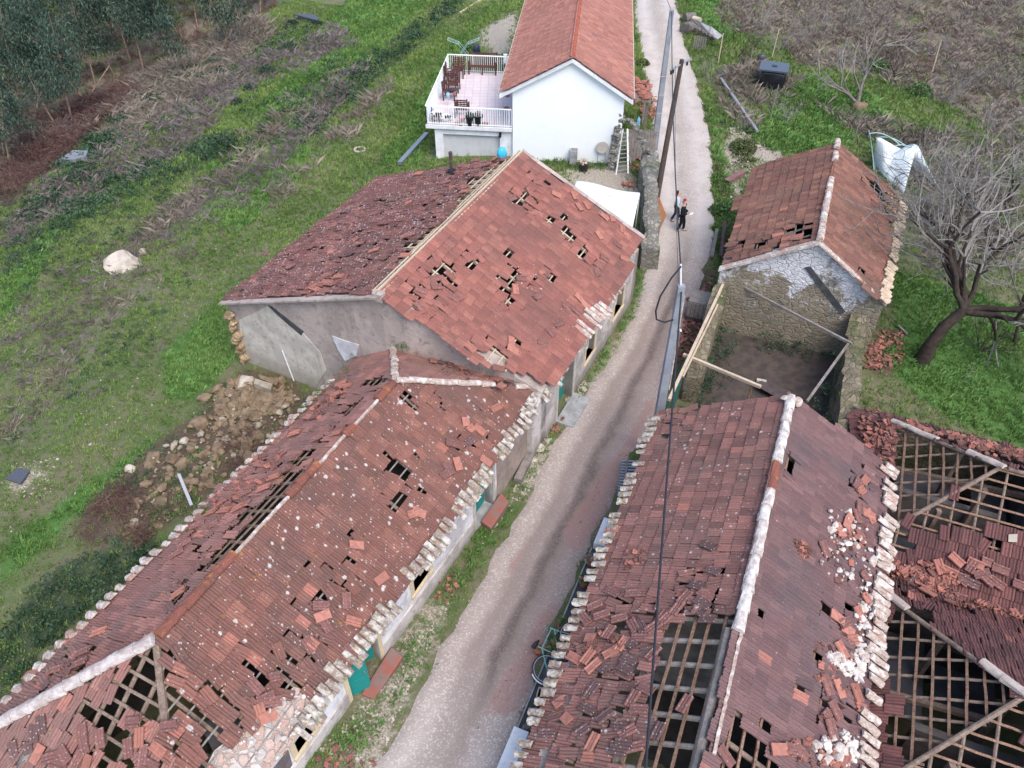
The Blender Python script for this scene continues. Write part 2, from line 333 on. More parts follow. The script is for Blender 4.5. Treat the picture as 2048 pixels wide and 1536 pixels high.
M['facadeB'] = stucco('grey weathered facade', (0.546, 0.500, 0.475), (0.338, 0.306, 0.288), (0.156, 0.144, 0.125), 0.6, 1.3, speck=0.2, low=0.6, lowz=0.7, bs=0.4)
M['old_plaster'] = stucco('old pale plaster', (0.58, 0.53, 0.46), (0.44, 0.40, 0.35), (0.26, 0.22, 0.17), 0.7, 1.3, speck=0.3, bs=0.6, low=.6, lowz=1.0)
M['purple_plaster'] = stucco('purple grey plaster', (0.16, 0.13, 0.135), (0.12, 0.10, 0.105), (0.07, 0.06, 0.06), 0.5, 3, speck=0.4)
M['cream'] = stucco('cream stone surround', (0.60, 0.50, 0.34), (0.52, 0.43, 0.30), (0.25, 0.20, 0.14), 0.35, 2, speck=0.08, bs=0.2)
M['stone_frame'] = stucco('pale stone surround', (0.50, 0.46, 0.41), (0.40, 0.37, 0.33), (0.2, 0.17, 0.13), 0.4, 2, speck=0.08, bs=0.2)
M['teal'] = plain('teal door paint', (0.012, 0.22, 0.205), 0.55)
M['win_white'] = plain('white window paint', (0.70, 0.70, 0.69), 0.5)
t = NT('dark window glass'); t.b.inputs["Specular IOR Level"].default_value = 0.6; M['glass'] = t.fin(t.mix(t.step(t.noise(3, 3), 0.4, 0.6), (0.03, 0.022, 0.02), (0.06, 0.055, 0.05)), 0.12)
M['dark_in'] = simple('interior with painted shade', (0.05, 0.045, 0.042), (0.03, 0.027, 0.025), 3, 0.9)  # near black colour holds the indoor shade seen through the roof holes
M['wet_floor'] = simple('wet grey cement floor', (0.105, 0.105, 0.115), (0.05, 0.05, 0.055), 1.2, 0.35, 0.2)
M['ceil_board'] = simple('grey ceiling board', (0.13, 0.13, 0.14), (0.09, 0.09, 0.10), 2, 0.7, 0.1)
M['wood_new'] = wood('new pine batten', (0.52, 0.43, 0.33), (0.42, 0.33, 0.24), 1.5)
M['wood_old'] = wood('old brown batten', (0.27, 0.165, 0.115), (0.16, 0.095, 0.065), 1.5, 0.7)
M['wood_log'] = wood('grey brown roof log', (0.24, 0.18, 0.14), (0.14, 0.10, 0.08), 1.0, 0.2)
M['wood_grey'] = wood('weathered grey wood', (0.26, 0.23, 0.21), (0.16, 0.14, 0.125), 1.0, 0.15)
M['wood_dark'] = wood('dark pole wood', (0.115, 0.085, 0.07), (0.065, 0.048, 0.04), 1.0, 0.2)
M['wood_furn'] = wood('reddish garden furniture wood', (0.115, 0.05, 0.042), (0.07, 0.03, 0.026), 2.0)
M['plywood'] = wood('orange plywood', (0.36, 0.18, 0.09), (0.28, 0.13, 0.065), 0.7, 0.15)
M['concrete'] = simple('concrete', (0.33, 0.33, 0.33), (0.23, 0.23, 0.235), 3, 0.9, 0.3)
M['conc_pole'] = simple('grey concrete pole', (0.26, 0.28, 0.31), (0.19, 0.20, 0.23), 2, 0.85, 0.2)
M['conc_dark'] = simple('dark damp concrete', (0.075, 0.075, 0.078), (0.045, 0.046, 0.05), 3, 0.85, 0.4)
M['red_step'] = simple('worn red painted cement', (0.27, 0.095, 0.072), (0.20, 0.135, 0.12), 2.2, 0.8, 0.3)
M['stone'] = rubble_wall('rubble stone masonry', [(0.30, 0.26, 0.20), (0.20, 0.17, 0.13), (0.38, 0.33, 0.26), (0.24, 0.19, 0.13)], (0.20, 0.17, 0.13), 4.5)
M['stone_gable'] = rubble_wall('limewashed stone gable', [(0.26, 0.225, 0.16), (0.21, 0.17, 0.12), (0.31, 0.27, 0.20), (0.19, 0.16, 0.11)], (0.25, 0.22, 0.17), 4.0, over=(0.66, 0.655, 0.68), overamt=0.45, oversc=0.8, dark=(0.11, 0.105, 0.10), zk=.12, zm=2.3)
M['stone_low'] = rubble_wall('mossy yard stonework', [(0.19, 0.165, 0.11), (0.14, 0.12, 0.08), (0.24, 0.20, 0.14), (0.15, 0.13, 0.075)], (0.15, 0.13, 0.09), 4.0, over=(0.09, 0.10, 0.045), overamt=0.45)
M['stone_grey'] = rubble_wall('grey lichen stone wall', [(0.23, 0.22, 0.20), (0.16, 0.155, 0.14), (0.34, 0.32, 0.28), (0.20, 0.18, 0.15)], (0.15, 0.145, 0.12), 5.0, over=(0.10, 0.12, 0.05), overamt=0.3, oversc=1.5)
M['ochre_stone'] = rubble_wall('broken ochre stonework', [(0.42, 0.30, 0.17), (0.30, 0.21, 0.12), (0.50, 0.38, 0.24)], (0.30, 0.22, 0.13), 5)
M['patch_stone'] = rubble_wall('pink and white stone patchwork', [(0.50, 0.39, 0.34), (0.40, 0.24, 0.19), (0.54, 0.48, 0.44), (0.34, 0.31, 0.30)], (0.36, 0.31, 0.27), 4.5)
M['rock'] = simple('field stone', (0.34, 0.30, 0.24), (0.22, 0.18, 0.13), 3, 0.9, 0.5)
M['rock_brown'] = simple('brown rubble stone', (0.22, 0.16, 0.105), (0.13, 0.095, 0.06), 3, 0.9, 0.5)
M['rock_pale'] = simple('pale boulder', (0.46, 0.41, 0.35), (0.31, 0.27, 0.22), 2, 0.9, 0.4)
M['metal_grey'] = plain('dull grey metal', (0.28, 0.30, 0.33), 0.45, 0.6)
M['alu'] = plain('aluminium', (0.42, 0.43, 0.45), 0.4, 0.5)
M['rail_white'] = plain('white railing paint', (0.80, 0.82, 0.82), 0.5)
M['black_plastic'] = plain('black plastic', (0.012, 0.013, 0.016), 0.32, spec=0.5)
M['cable'] = plain('black cable', (0.02, 0.022, 0.03), 0.6)
M['terracotta'] = plain('terracotta pot', (0.34, 0.12, 0.07), 0.8)
M['tarp_white'] = stucco('white tarpaulin', (0.86, 0.87, 0.87), (0.84, 0.85, 0.85), (0.7, 0.7, 0.7), 0.1, 1.0, rough=0.55, speck=0.02, bs=0.1)
M['tarp_pale'] = stucco('pale plastic sheet', (0.62, 0.68, 0.70), (0.52, 0.58, 0.60), (0.35, 0.40, 0.40), 0.35, 1.0, rough=0.4, speck=0.02, bs=0.3)
M['green_tube'] = plain('pale green tube', (0.30, 0.46, 0.44), 0.5)
M['blue_plastic'] = plain('turquoise plastic', (0.05, 0.42, 0.62), 0.4)
M['bark'] = simple('grey bark', (0.17, 0.15, 0.135), (0.10, 0.085, 0.075), 8, 0.95, 0.5)
M['bark_dark'] = simple('dark wet bark', (0.05, 0.037, 0.03), (0.03, 0.022, 0.018), 6, 0.95, 0.5)
M['twig'] = simple('bare twigs', (0.25, 0.235, 0.215), (0.17, 0.155, 0.145), 8, 0.95, 0.1)
def leafm(name, a, b, c):
    t = NT(name); r = t.attr("tint"); k = t.ramp(r, [(0, a), (0.5, b), (1, c)]); t.b.inputs["Specular IOR Level"].default_value = 0.15; return t.fin(k, 0.75)
M['grass'] = leafm('grass blades', (0.062, 0.117, 0.030), (0.116, 0.203, 0.049), (0.217, 0.285, 0.088))
M['lush'] = leafm('lush green blades', (0.055, 0.125, 0.032), (0.10, 0.21, 0.052), (0.18, 0.31, 0.095))
M['dry'] = leafm('dry straw', (0.121, 0.099, 0.081), (0.209, 0.176, 0.144), (0.308, 0.264, 0.213))
M['bramble'] = leafm('bramble leaves', (0.019, 0.039, 0.022), (0.037, 0.073, 0.037), (0.068, 0.112, 0.070))
M['dead'] = leafm('dead brush twigs', (0.115, 0.092, 0.090), (0.190, 0.161, 0.156), (0.276, 0.241, 0.234))
M['redtwig'] = leafm('reddish dead bramble', (0.061, 0.032, 0.030), (0.101, 0.055, 0.050), (0.162, 0.102, 0.083))
M['euc'] = leafm('eucalyptus leaves', (0.018, 0.038, 0.030), (0.045, 0.078, 0.058), (0.12, 0.165, 0.115))
M['euc_y'] = leafm('young yellow green leaves', (0.050, 0.068, 0.024), (0.081, 0.104, 0.038), (0.126, 0.144, 0.060))
M['bush'] = leafm('green bush leaves', (0.034, 0.075, 0.025), (0.069, 0.132, 0.042), (0.115, 0.196, 0.070))
# ---------------------------------------------------------------- ground
def GP(poly): return [tuple(G(*p)[:2]) for p in poly]
ZPX = dict(
 dirt=[[(385,835),(470,742),(560,740),(640,800),(560,880),(400,1010),(300,1080),(170,1100),(160,1040),(230,960),(340,860)],
       [(1365,540),(1420,540),(1400,640),(1370,760),(1330,810),(1335,740),(1360,640)], [(1745,655),(1800,655),(1820,720),(1760,760),(1740,740)],
       [(1465,690),(1690,735),(1610,800),(1400,800),(1400,740)]],
 gravel=[[(960,60),(1035,20),(1030,110),(985,110),(960,95)], [(20,960),(60,930),(90,945),(50,975),(20,985)], [(1440,300),(1470,260),(1540,290),(1580,320),(1500,330),(1470,400)],
         [(790,1310),(850,1200),(880,1195),(830,1300),(740,1420),(700,1420)], [(1120,340),(1250,330),(1290,390),(1200,400),(1140,370)], [(1030,960),(1085,880),(1100,890),(1060,1000)], [(700,1536),(760,1420),(850,1250),(890,1190),(900,1210),(860,1300),(800,1420),(760,1536)], [(1180,760),(1260,640),(1290,560),(1300,560),(1265,660),(1190,780)]],
 brown=[[(0,0),(570,0),(455,115),(290,165),(180,225),(80,310),(0,360)],[(1440,0),(2048,0),(2048,330),(1960,250),(1850,190),(1720,150),(1600,130),(1560,80),(1440,60)], [(0,140),(330,60),(420,0),(0,0)], [(0,300),(60,260),(200,200),(260,170),(150,330),(0,420)]],
 lush=[[(420,330),(520,300),(600,240),(620,330),(560,400),(470,470),(400,440)], [(520,220),(600,120),(700,0),(860,0),(760,110),(640,210),(560,280)], [(760,330),(900,90),(1000,0),(860,180),(840,330)],
       [(1500,280),(1600,150),(1740,190),(1850,330),(1790,360),(1720,290),(1680,290),(1560,310)], [(1780,540),(1860,560),(2048,620),(2048,900),(1900,840),(1820,780),(1760,720),(1790,640)],
       [(330,700),(440,600),(470,720),(390,800),(330,800)], [(0,560),(60,500),(140,430),(60,590),(0,650)], [(0,1100),(160,980),(330,860),(200,990),(60,1120),(0,1170)], [(1370,0),(1440,0),(1480,60),(1440,80),(1390,40)]],
 dry=[[(0,860),(60,790),(140,700),(220,600),(320,540),(330,570),(230,640),(140,760),(40,880),(0,900)], [(250,480),(330,420),(420,360),(520,270),(600,200),(640,170),(560,270),(460,380),(340,460),(260,510)],
      [(500,450),(560,370),(640,290),(760,170),(800,150),(720,270),(600,370),(530,440)], [(150,260),(300,150),(500,40),(560,60),(420,180),(260,280)], [(1480,110),(1600,160),(1500,270),(1420,200)], [(1640,210),(2048,300),(2048,560),(1850,540),(1780,420),(1760,330)]],
 bramble=[[(0,480),(90,370),(200,230),(330,150),(430,110),(470,140),(330,210),(220,320),(100,430),(0,540)], [(0,450),(130,370),(230,330),(330,300),(440,270),(470,300),(380,350),(250,400),(120,470),(40,540),(0,560)],
          [(590,240),(680,150),(780,80),(900,0),(940,0),(860,70),(760,160),(660,260),(600,300)], [(0,1290),(60,1190),(140,1120),(260,1080),(330,1090),(280,1140),(180,1220),(80,1300),(0,1400)],
          [(1430,200),(1480,250),(1530,270),(1490,300),(1440,260)]])
ZW = {k: [GP(p) for p in v] for k, v in ZPX.items()}
def zone(k, x, y, soft=0.8):
    r = np.zeros(np.shape(x))
    for p in ZW[k]:
        m = inpoly(x, y, p); dd = polydist(x, y, p); r = np.maximum(r, np.clip(0.5 + np.where(m, dd, -dd) / (2 * soft), 0, 1))
    return r
def axis(lo, hi, step, far):
    a = list(np.arange(lo, hi + 1e-6, step)); s = step; x = hi
    while x < far: s *= 1.35; x += s; a.append(x)
    s = step; x = lo
    while x > -far: s *= 1.35; x -= s; a.insert(0, x)
    return np.array(a)
gx = axis(-50, 46, 0.42, 900); gy = axis(2, 84, 0.42, 900)
X, Y = np.meshgrid(gx, gy); nx, ny = len(gx), len(gy); xf, yf = X.ravel(), Y.ravel()
rgb = np.random.RandomState(5)
zf = hgt(xf, yf) + rgb.randn(len(xf)) * 0.012
i, j = np.meshgrid(np.arange(nx - 1), np.arange(ny - 1)); a = (j * nx + i).ravel()
F = np.stack([a, a + 1, a + nx + 1, a + nx], 1)
t = NT('field ground'); n1 = t.noise(0.35, 6, 0.6); n2 = t.noise(2.2, 6, 0.7); n3 = t.noise(14, 4, 0.7)
c = t.mix(t.step(n1, 0.4, 0.6), (0.088, 0.122, 0.044), (0.14, 0.135, 0.075)); c = t.mix(t.math('MULTIPLY', t.step(n2, 0.45, 0.66), 0.75), c, (0.175, 0.148, 0.105))
def zmix(c, k, colr, amt=1.0):
    f = t.math('ADD', t.attr('z_' + k), t.math('MULTIPLY', t.math('SUBTRACT', n2, 0.5), 0.9)); return t.mix(t.math('MULTIPLY', t.step(f, 0.35, 0.65), amt), c, colr)
c = zmix(c, 'lush', (0.070, 0.155, 0.036)); c = zmix(c, 'dry', (0.155, 0.14, 0.112), 0.7); c = zmix(c, 'bramble', (0.035, 0.055, 0.03), 0.85)
c = zmix(c, 'brown', t.mix(t.step(n3, 0.4, 0.6), (0.15, 0.11, 0.085), (0.22, 0.18, 0.15))); c = zmix(c, 'dirt', t.mix(t.step(n3, 0.4, 0.6), (0.115, 0.082, 0.058), (0.075, 0.055, 0.04)))
pb = t.vor(22, 'F1'); c = zmix(c, 'gravel', t.mix(t.step(n3, 0.35, 0.6), (0.46, 0.42, 0.37), (0.27, 0.22, 0.17)), 0.9)
c = t.mix(t.math('MULTIPLY', t.step(n3, 0.45, 0.75), 0.35), c, (0.05, 0.055, 0.028))
M['ground'] = t.fin(c, 0.95, t.math('ADD', n3, n2), 0.7, 0.06)
def pattr(me, name, arr):
    a_ = me.attributes.new(name, 'FLOAT', 'POINT'); a_.data.foreach_set("value", np.asarray(arr, np.float32))
me = npmesh('ground', np.stack([xf, yf, zf], 1), F, M['ground'], smooth=True)
near = (np.abs(xf) < 52) & (yf < 90)
for k in ZW:
    arr = np.zeros(len(xf)); arr[near] = zone(k, xf[near], yf[near]); pattr(me, 'z_' + k, arr)
ground = tag(link('ground', me), kind='structure')
# ---------------------------------------------------------------- road
RL = [(640,1720),(740,1536),(845,1370),(945,1180),(1015,1060),(1110,870),(1180,775),(1262,640),(1296,520),(1306,430),(1308,330),(1302,220),(1285,130),(1272,60),(1266,0)]
RR = [(960,1720),(1012,1536),(1064,1370),(1135,1180),(1228,1010),(1302,850),(1340,740),(1400,590),(1432,470),(1428,330),(1412,220),(1385,130),(1366,60),(1352,0)]
def polyline(pts, n):
    P = np.array(pts); s = np.r_[0, np.cumsum(np.hypot(*np.diff(P, axis=0).T))]; q = np.linspace(0, s[-1], n)
    k = np.ones(7) / 7; o = np.stack([np.interp(q, s, P[:, 0]), np.interp(q, s, P[:, 1])], 1)
    e = np.pad(o, ((3, 3), (0, 0)), 'edge'); return np.stack([np.convolve(e[:, 0], k, 'valid'), np.convolve(e[:, 1], k, 'valid')], 1)
NL, NA = 420, 18
def ext(L):
    a, b = np.array(L[-1]), np.array(L[-2]); dd = (a - b) / np.linalg.norm(a - b); return L + [tuple(a + dd * 40), tuple(a + dd * 160)]
L_ = polyline(ext([tuple(G(*p)[:2]) for p in RL]), NL); R_ = polyline(ext([tuple(G(*p)[:2]) for p in RR]), NL)
ROADL, ROADR = L_, R_
def road_poly(grow=0.0):
    dd = (R_ - L_) / np.linalg.norm(R_ - L_, axis=1)[:, None]; return [tuple(p) for p in (L_ - dd * grow)] + [tuple(p) for p in (R_ + dd * grow)[::-1]]
kk = np.arange(NL); wv = lambda a: (.05 * np.sin(kk * .31 + a) + .06 * np.sin(kk * .83 + 2 * a) + .07 * np.sin(kk * 1.9 + a * 3) + .05 * np.sin(kk * 2.7 + a))[:, None]; dd_ = (R_ - L_) / np.linalg.norm(R_ - L_, axis=1)[:, None]; L_ = L_ + dd_ * wv(1); R_ = R_ + dd_ * wv(4)
ac = np.linspace(-0.07, 1.07, NA); V = (L_[:, None] * (1 - ac)[None, :, None] + R_[:, None] * ac[None, :, None]).reshape(-1, 2)
A_ = np.tile(ac, NL); rut = -0.03 * np.exp(-((A_ - 0.33) / 0.08) ** 2) - 0.035 * np.exp(-((A_ - 0.66) / 0.08) ** 2)
edge = np.where((A_ < 0) | (A_ > 1), -0.10, 0.0)
V3 = np.c_[V, hgt(V[:, 0], V[:, 1]) + 0.055 + rut + edge]
i, j = np.meshgrid(np.arange(NA - 1), np.arange(NL - 1)); a = (j * NA + i).ravel(); F = np.stack([a, a + 1, a + NA + 1, a + NA], 1)
t = NT('gravel road'); acr = t.attr('across'); n1 = t.noise(0.7, 5, 0.6); n2 = t.noise(5, 5, 0.7); p1 = t.vor(26, out="Color"); sx = t.new("ShaderNodeSeparateColor"); t.l.new(p1, sx.inputs[0]); p2 = t.noise(55, 3, 0.7)
nl = t.noise(1.1, 5, 0.65); wob = t.math('ADD', acr, t.math('MULTIPLY', t.math('SUBTRACT', nl, 0.5), 0.16))
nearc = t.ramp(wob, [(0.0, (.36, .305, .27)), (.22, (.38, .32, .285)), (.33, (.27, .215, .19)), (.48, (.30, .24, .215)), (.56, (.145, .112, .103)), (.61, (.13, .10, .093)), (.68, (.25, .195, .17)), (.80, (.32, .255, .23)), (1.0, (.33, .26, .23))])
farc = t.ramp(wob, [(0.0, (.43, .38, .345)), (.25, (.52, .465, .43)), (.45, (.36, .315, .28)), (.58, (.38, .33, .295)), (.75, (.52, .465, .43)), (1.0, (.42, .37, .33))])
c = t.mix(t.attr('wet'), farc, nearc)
lumi = t.new("ShaderNodeSeparateColor"); t.l.new(c, lumi.inputs[0]); grav = t.step(lumi.outputs[0], .26, .40)
c = t.mix(t.math('MULTIPLY', t.step(n1, 0.42, 0.68), 0.3), c, (.22, .175, .155))
c = t.mix(t.math('MULTIPLY', t.step(sx.outputs[0], 0.70, 0.9), t.math('ADD', 0.12, t.math('MULTIPLY', grav, 0.5))), c, (.60, .54, .50))
c = t.mix(t.math('MULTIPLY', t.step(p2, 0.48, 0.68), 0.5), c, (.15, .12, .105)); c = t.mix(t.math('MULTIPLY', t.step(t.noise(16, 4, .7), .55, .7), .35), c, (.18, .145, .125))
ds = t.math('ADD', t.attr('dust'), t.math('MULTIPLY', t.math('SUBTRACT', n2, 0.5), 0.9)); c = t.mix(t.math('MULTIPLY', t.step(ds, 0.45, 0.8), 0.65), c, t.mix(t.step(p2, 0.4, 0.6), (0.34, 0.165, 0.135), (0.28, 0.19, 0.165)))
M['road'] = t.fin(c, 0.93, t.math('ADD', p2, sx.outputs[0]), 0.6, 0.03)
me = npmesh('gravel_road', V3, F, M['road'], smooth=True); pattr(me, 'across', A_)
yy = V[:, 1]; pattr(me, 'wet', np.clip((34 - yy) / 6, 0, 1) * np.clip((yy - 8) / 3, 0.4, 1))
du = np.zeros(len(V))
for p in [[(1030,1450),(960,1420),(1040,1300),(1090,1200),(1120,1210),(1080,1330)],[(1150,1130),(1120,1060),(1190,960),(1250,880),(1290,800),(1320,800),(1270,900),(1200,1050)],[(1330,760),(1350,640),(1420,560),(1430,480),(1400,620),(1370,740)],[(1060,1090),(1000,1190),(1020,1120)]]:
    q = GP(p); m = inpoly(V[:, 0], V[:, 1], q); dd = polydist(V[:, 0], V[:, 1], q); du = np.maximum(du, np.clip(0.55 + np.where(m, dd, -dd) / 0.8, 0, 1))
pattr(me, 'dust', du); road = tag(link('gravel_road', me), kind='structure')
# ---------------------------------------------------------------- roof tiles
PROF = [(0, .0), (.08, .030), (.2, .036), (.33, .006), (.5, .026), (.67, .006), (.8, .038), (.93, .036), (1, .020)]
TW, TL = 0.235, 0.355
def tile_tpl(w=TW * 1.02, L=TL * 1.16, tilt=0.034, under=False, th=0.022):
    n = len(PROF); V = []; F = []
    for (y, dz) in ((-L / 2, tilt), (L / 2, 0.0)):
        for x, z in PROF: V.append(((x - .5) * w, y, z + dz))
    for x, z in PROF: V.append(((x - .5) * w, -L / 2, z + tilt - th))       # front lip
    b = len(V); V += [(-w / 2, L / 2, -th), (w / 2, L / 2, -th)]
    for i in range(n - 1): F.append((i, i + 1, n + i + 1, n + i)); F.append((2 * n + i, 2 * n + i + 1, i + 1, i))
    F.append((2 * n, 0, n, b)); F.append((n - 1, 3 * n - 1, b + 1, 2 * n - 1))
    if under: F.append((3 * n - 1, 2 * n, b, b + 1)); F.append((b + 1, b, n, 2 * n - 1))
    return np.array(V, float), np.array(F)
TILE = tile_tpl()
def roof(name, parent, mat, pl, poly, holes=(), mess=(), seed=1, sag=0.03, fresh=0.015, jit=0.006, w=TW, L=TL, lift=0.0):
    rg = np.random.RandomState(seed); poly = np.array(poly); s0, t0 = poly.min(0); s1, t1 = poly.max(0)
    ns, nt = int((s1 - s0) / w) + 2, int((t1 - t0) / L) + 2
    S, T = np.meshgrid(s0 + (np.arange(ns) + .5) * w, t0 + (np.arange(nt) + .5) * L); S = S + (np.arange(nt) % 2)[:, None] * 0.0 + rg.randn(nt)[:, None] * 0.012
    S, T = S.ravel(), T.ravel(); ok = inpoly(S, T, poly); S, T = S[ok], T[ok]; n = len(S)
    near = np.full(n, 9.0); keep = np.ones(n, bool)
    for h in holes:
        m = inpoly(S, T, h); dd = polydist(S, T, h); keep &= ~m; near = np.minimum(near, np.where(m, 0, dd))
    ms = np.zeros(n)
    for p, k in mess: ms = np.maximum(ms, np.where(inpoly(S, T, p), k, 0))
    dmg = np.clip(1 - near / 0.45, 0, 1) * 0.8; p_ = np.maximum(dmg * 0.6, ms * .9); hit = rg.rand(n) < p_
    keep &= ~((rg.rand(n) < ms * 0.07))
    ang = rg.randn(n) * jit * 1.5 + np.where(hit, rg.randn(n) * 0.22, 0); dt = rg.randn(n) * jit + np.where(hit, -np.abs(rg.randn(n)) * 0.09, 0); ds = rg.randn(n) * jit + np.where(hit, rg.randn(n) * 0.05, 0)
    up = np.where(hit, np.abs(rg.randn(n)) * 0.022, 0) + lift; pit = rg.randn(n) * 0.012 + np.where(hit, rg.randn(n) * 0.10, 0); rol = rg.randn(n) * 0.01 + np.where(hit, rg.randn(n) * 0.09, 0)
    up = up + sag * (np.sin(S * 0.9 + seed) * np.sin(T * 1.1 + seed * 2) + 0.5 * np.sin(S * 2.3 + T * 1.7 + seed)) - sag
    tint = np.clip(0.5 + rg.randn(n) * 0.26 + 0.12 * np.sin(S * 0.7 + seed) * np.sin(T * 0.9), 0, 1); fr = np.where(rg.rand(n) < fresh + ms * 0.03 + dmg * 0.03, rg.uniform(0.3, .8, n), 0) 
    ix = np.where(keep)[0]; V0, F0 = TILE; V0 = V0 * np.array([w / TW, L / TL, 1]); m = len(V0)
    c, s_ = np.cos(ang[ix])[:, None], np.sin(ang[ix])[:, None]; x, y, z = V0[None, :, 0], V0[None, :, 1], V0[None, :, 2]
    zz = z + y * pit[ix][:, None] + x * rol[ix][:, None] + up[ix][:, None]; xx = x * c - y * s_ + (S + ds)[ix][:, None]; yy = x * s_ + y * c + (T + dt)[ix][:, None]
    P = pl.o + xx[..., None] * pl.es + yy[..., None] * pl.et + zz[..., None] * pl.n - (wloc(parent))
    F = (F0[None] + (np.arange(len(ix)) * m)[:, None, None]).reshape(-1, 4)
    me = npmesh(name, P.reshape(-1, 3), F, mat, {'tint': np.repeat(tint[ix], len(F0)), 'fresh': np.repeat(fr[ix], len(F0))})
    return link(name, me, parent)
def clipline(poly, axis_, val):
    """intervals of the line s=val (axis 0) or t=val (axis 1) inside poly"""
    xs = []; n = len(poly); o = 1 - axis_
    for i in range(n):
        a, b = poly[i], poly[(i + 1) % n]
        if (a[axis_] > val) != (b[axis_] > val): xs.append(a[o] + (b[o] - a[o]) * (val - a[axis_]) / (b[axis_] - a[axis_]))
    xs.sort(); return [(xs[i], xs[i + 1]) for i in range(0, len(xs) - 1, 2)]
def near_holes(holes, a0, a1, ax, val, pad):
    """trim an interval to what the holes show"""
    lo, hi = 1e9, -1e9
    for h in holes:
        h = np.array(h); o = 1 - ax
        if h[:, ax].min() - pad < val < h[:, ax].max() + pad: lo = min(lo, h[:, o].min() - pad); hi = max(hi, h[:, o].max() + pad)
    lo, hi = max(lo, a0), min(hi, a1); return (lo, hi) if hi - lo > 0.15 else None
def framing(parent, pl, poly, holes=None, bat=0.355, raf=0.62, bw=0.045, rw=0.085, mb='wood_old', mr='wood_log', seed=3, pad=0.5, batname='batten', rafname='rafter', rlog=True, bdrop=0.10, soff=0.0, skip=0.0, toff=0.0):
    rg = np.random.RandomState(seed); P = np.array(poly); s0, t0 = P.min(0); s1, t1 = P.max(0); nb = nr = 0
    for t_ in np.arange(t0 + 0.18 + toff, t1, bat):
        for a, b in clipline(poly, 1, t_):
            q = near_holes(holes, a, b, 1, t_, pad) if holes is not None else (a, b)
            if q is None or nb >= 95: continue
            if rg.rand() < skip: continue
            mb_ = MB(); mb_.beam(pl.w(q[0], t_ + rg.randn() * .015, -bdrop), pl.w(q[1], t_ + rg.randn() * .015, -bdrop + rg.randn() * .006), bw, 0.04, pl.n, jit=0.006, nseg=6); mb_.build(batname, M[mb], parent); nb += 1
    for s_ in np.arange(s0 + 0.3 + soff, s1, raf):
        for a, b in clipline(poly, 0, s_):
            q = near_holes(holes, a, b, 0, s_, pad) if holes is not None else (a, b)
            if q is None or nr >= 95: continue
            m_ = MB(); dr = bdrop + 0.02 + rw / 2; e = rg.randn(2) * 0.03
            if rlog: m_.tube([pl.w(s_ + e[0] + (e[1] - e[0]) * k / 4, q[0] + (q[1] - q[0]) * k / 4, -dr + rg.randn() * .006) for k in range(5)], [rw / 2 * x for x in (1.05, 1, .97, .95, .9)], 7)
            else: m_.beam(pl.w(s_, q[0], -dr), pl.w(s_, q[1], -dr), rw * 0.7, rw, pl.n)
            m_.build(rafname, M[mr], parent, smooth=False); nr += 1
def canal_row(name, parent, p, q, out, mat, sp=0.245, L=0.42, r=0.095, seed=1, lumps=0.012, skip=0.0, up=0.05, poly=None, skips=()):
    """row of half round eave tiles bedded in mortar: p -> q along the eave, out = direction pointing down and out"""
    rg = np.random.RandomState(seed); p = np.array(p, float); q = np.array(q, float); d = q - p; n = int(np.linalg.norm(d) / sp); d = d / np.linalg.norm(d); out = np.array(out, float) / np.linalg.norm(out)
    nn = np.cross(d, out); nn = nn if nn[2] > 0 else -nn; V = []; F = []
    for k in range(n):
        f = (k + .5) / n
        if rg.rand() < skip + .06 or any(a < f < b for a, b in skips): continue
        c = p + (q - p) * f + rg.randn(3) * 0.012; b = len(V); LL = L * rg.uniform(.7, 1.1); rr = r * rg.uniform(.78, 1.15); c = c + out * rg.randn() * .05; NS = 6
        for i in range(5):
            y = (-0.55 + i / 4 * 1.0) * LL; rad = rr * (0.9 + 0.12 * i / 4)
            for j in range(NS + 1):
                a = math.pi * j / NS; rj = rad * (1 + rg.randn() * lumps * 8)
                V.append(c + d * (-math.cos(a) * rj * 1.15) + nn * (math.sin(a) * rj * 0.95 + up - 0.03) + out * (y + (rg.randn() * 0.012 if i == 4 else 0)))
        for i in range(4):
            for j in range(NS): F.append((b + i * (NS + 1) + j, b + i * (NS + 1) + j + 1, b + (i + 1) * (NS + 1) + j + 1, b + (i + 1) * (NS + 1) + j))
        for i0 in (0, 4):
            a0 = b + i0 * (NS + 1)
            for j in range(0, NS - 1): F.append((a0, a0 + j + 1, a0 + j + 2, a0 + j + 2))
    F3 = [f for f in F if f[2] != f[3]]; T3 = [f[:3] for f in F if f[2] == f[3]]
    me = bpy.data.meshes.new(name); o3 = wloc(parent); me.from_pydata([tuple(x - o3) for x in V], [], F3 + T3); me.materials.append(mat); me.update()
    return link(name, me, parent)
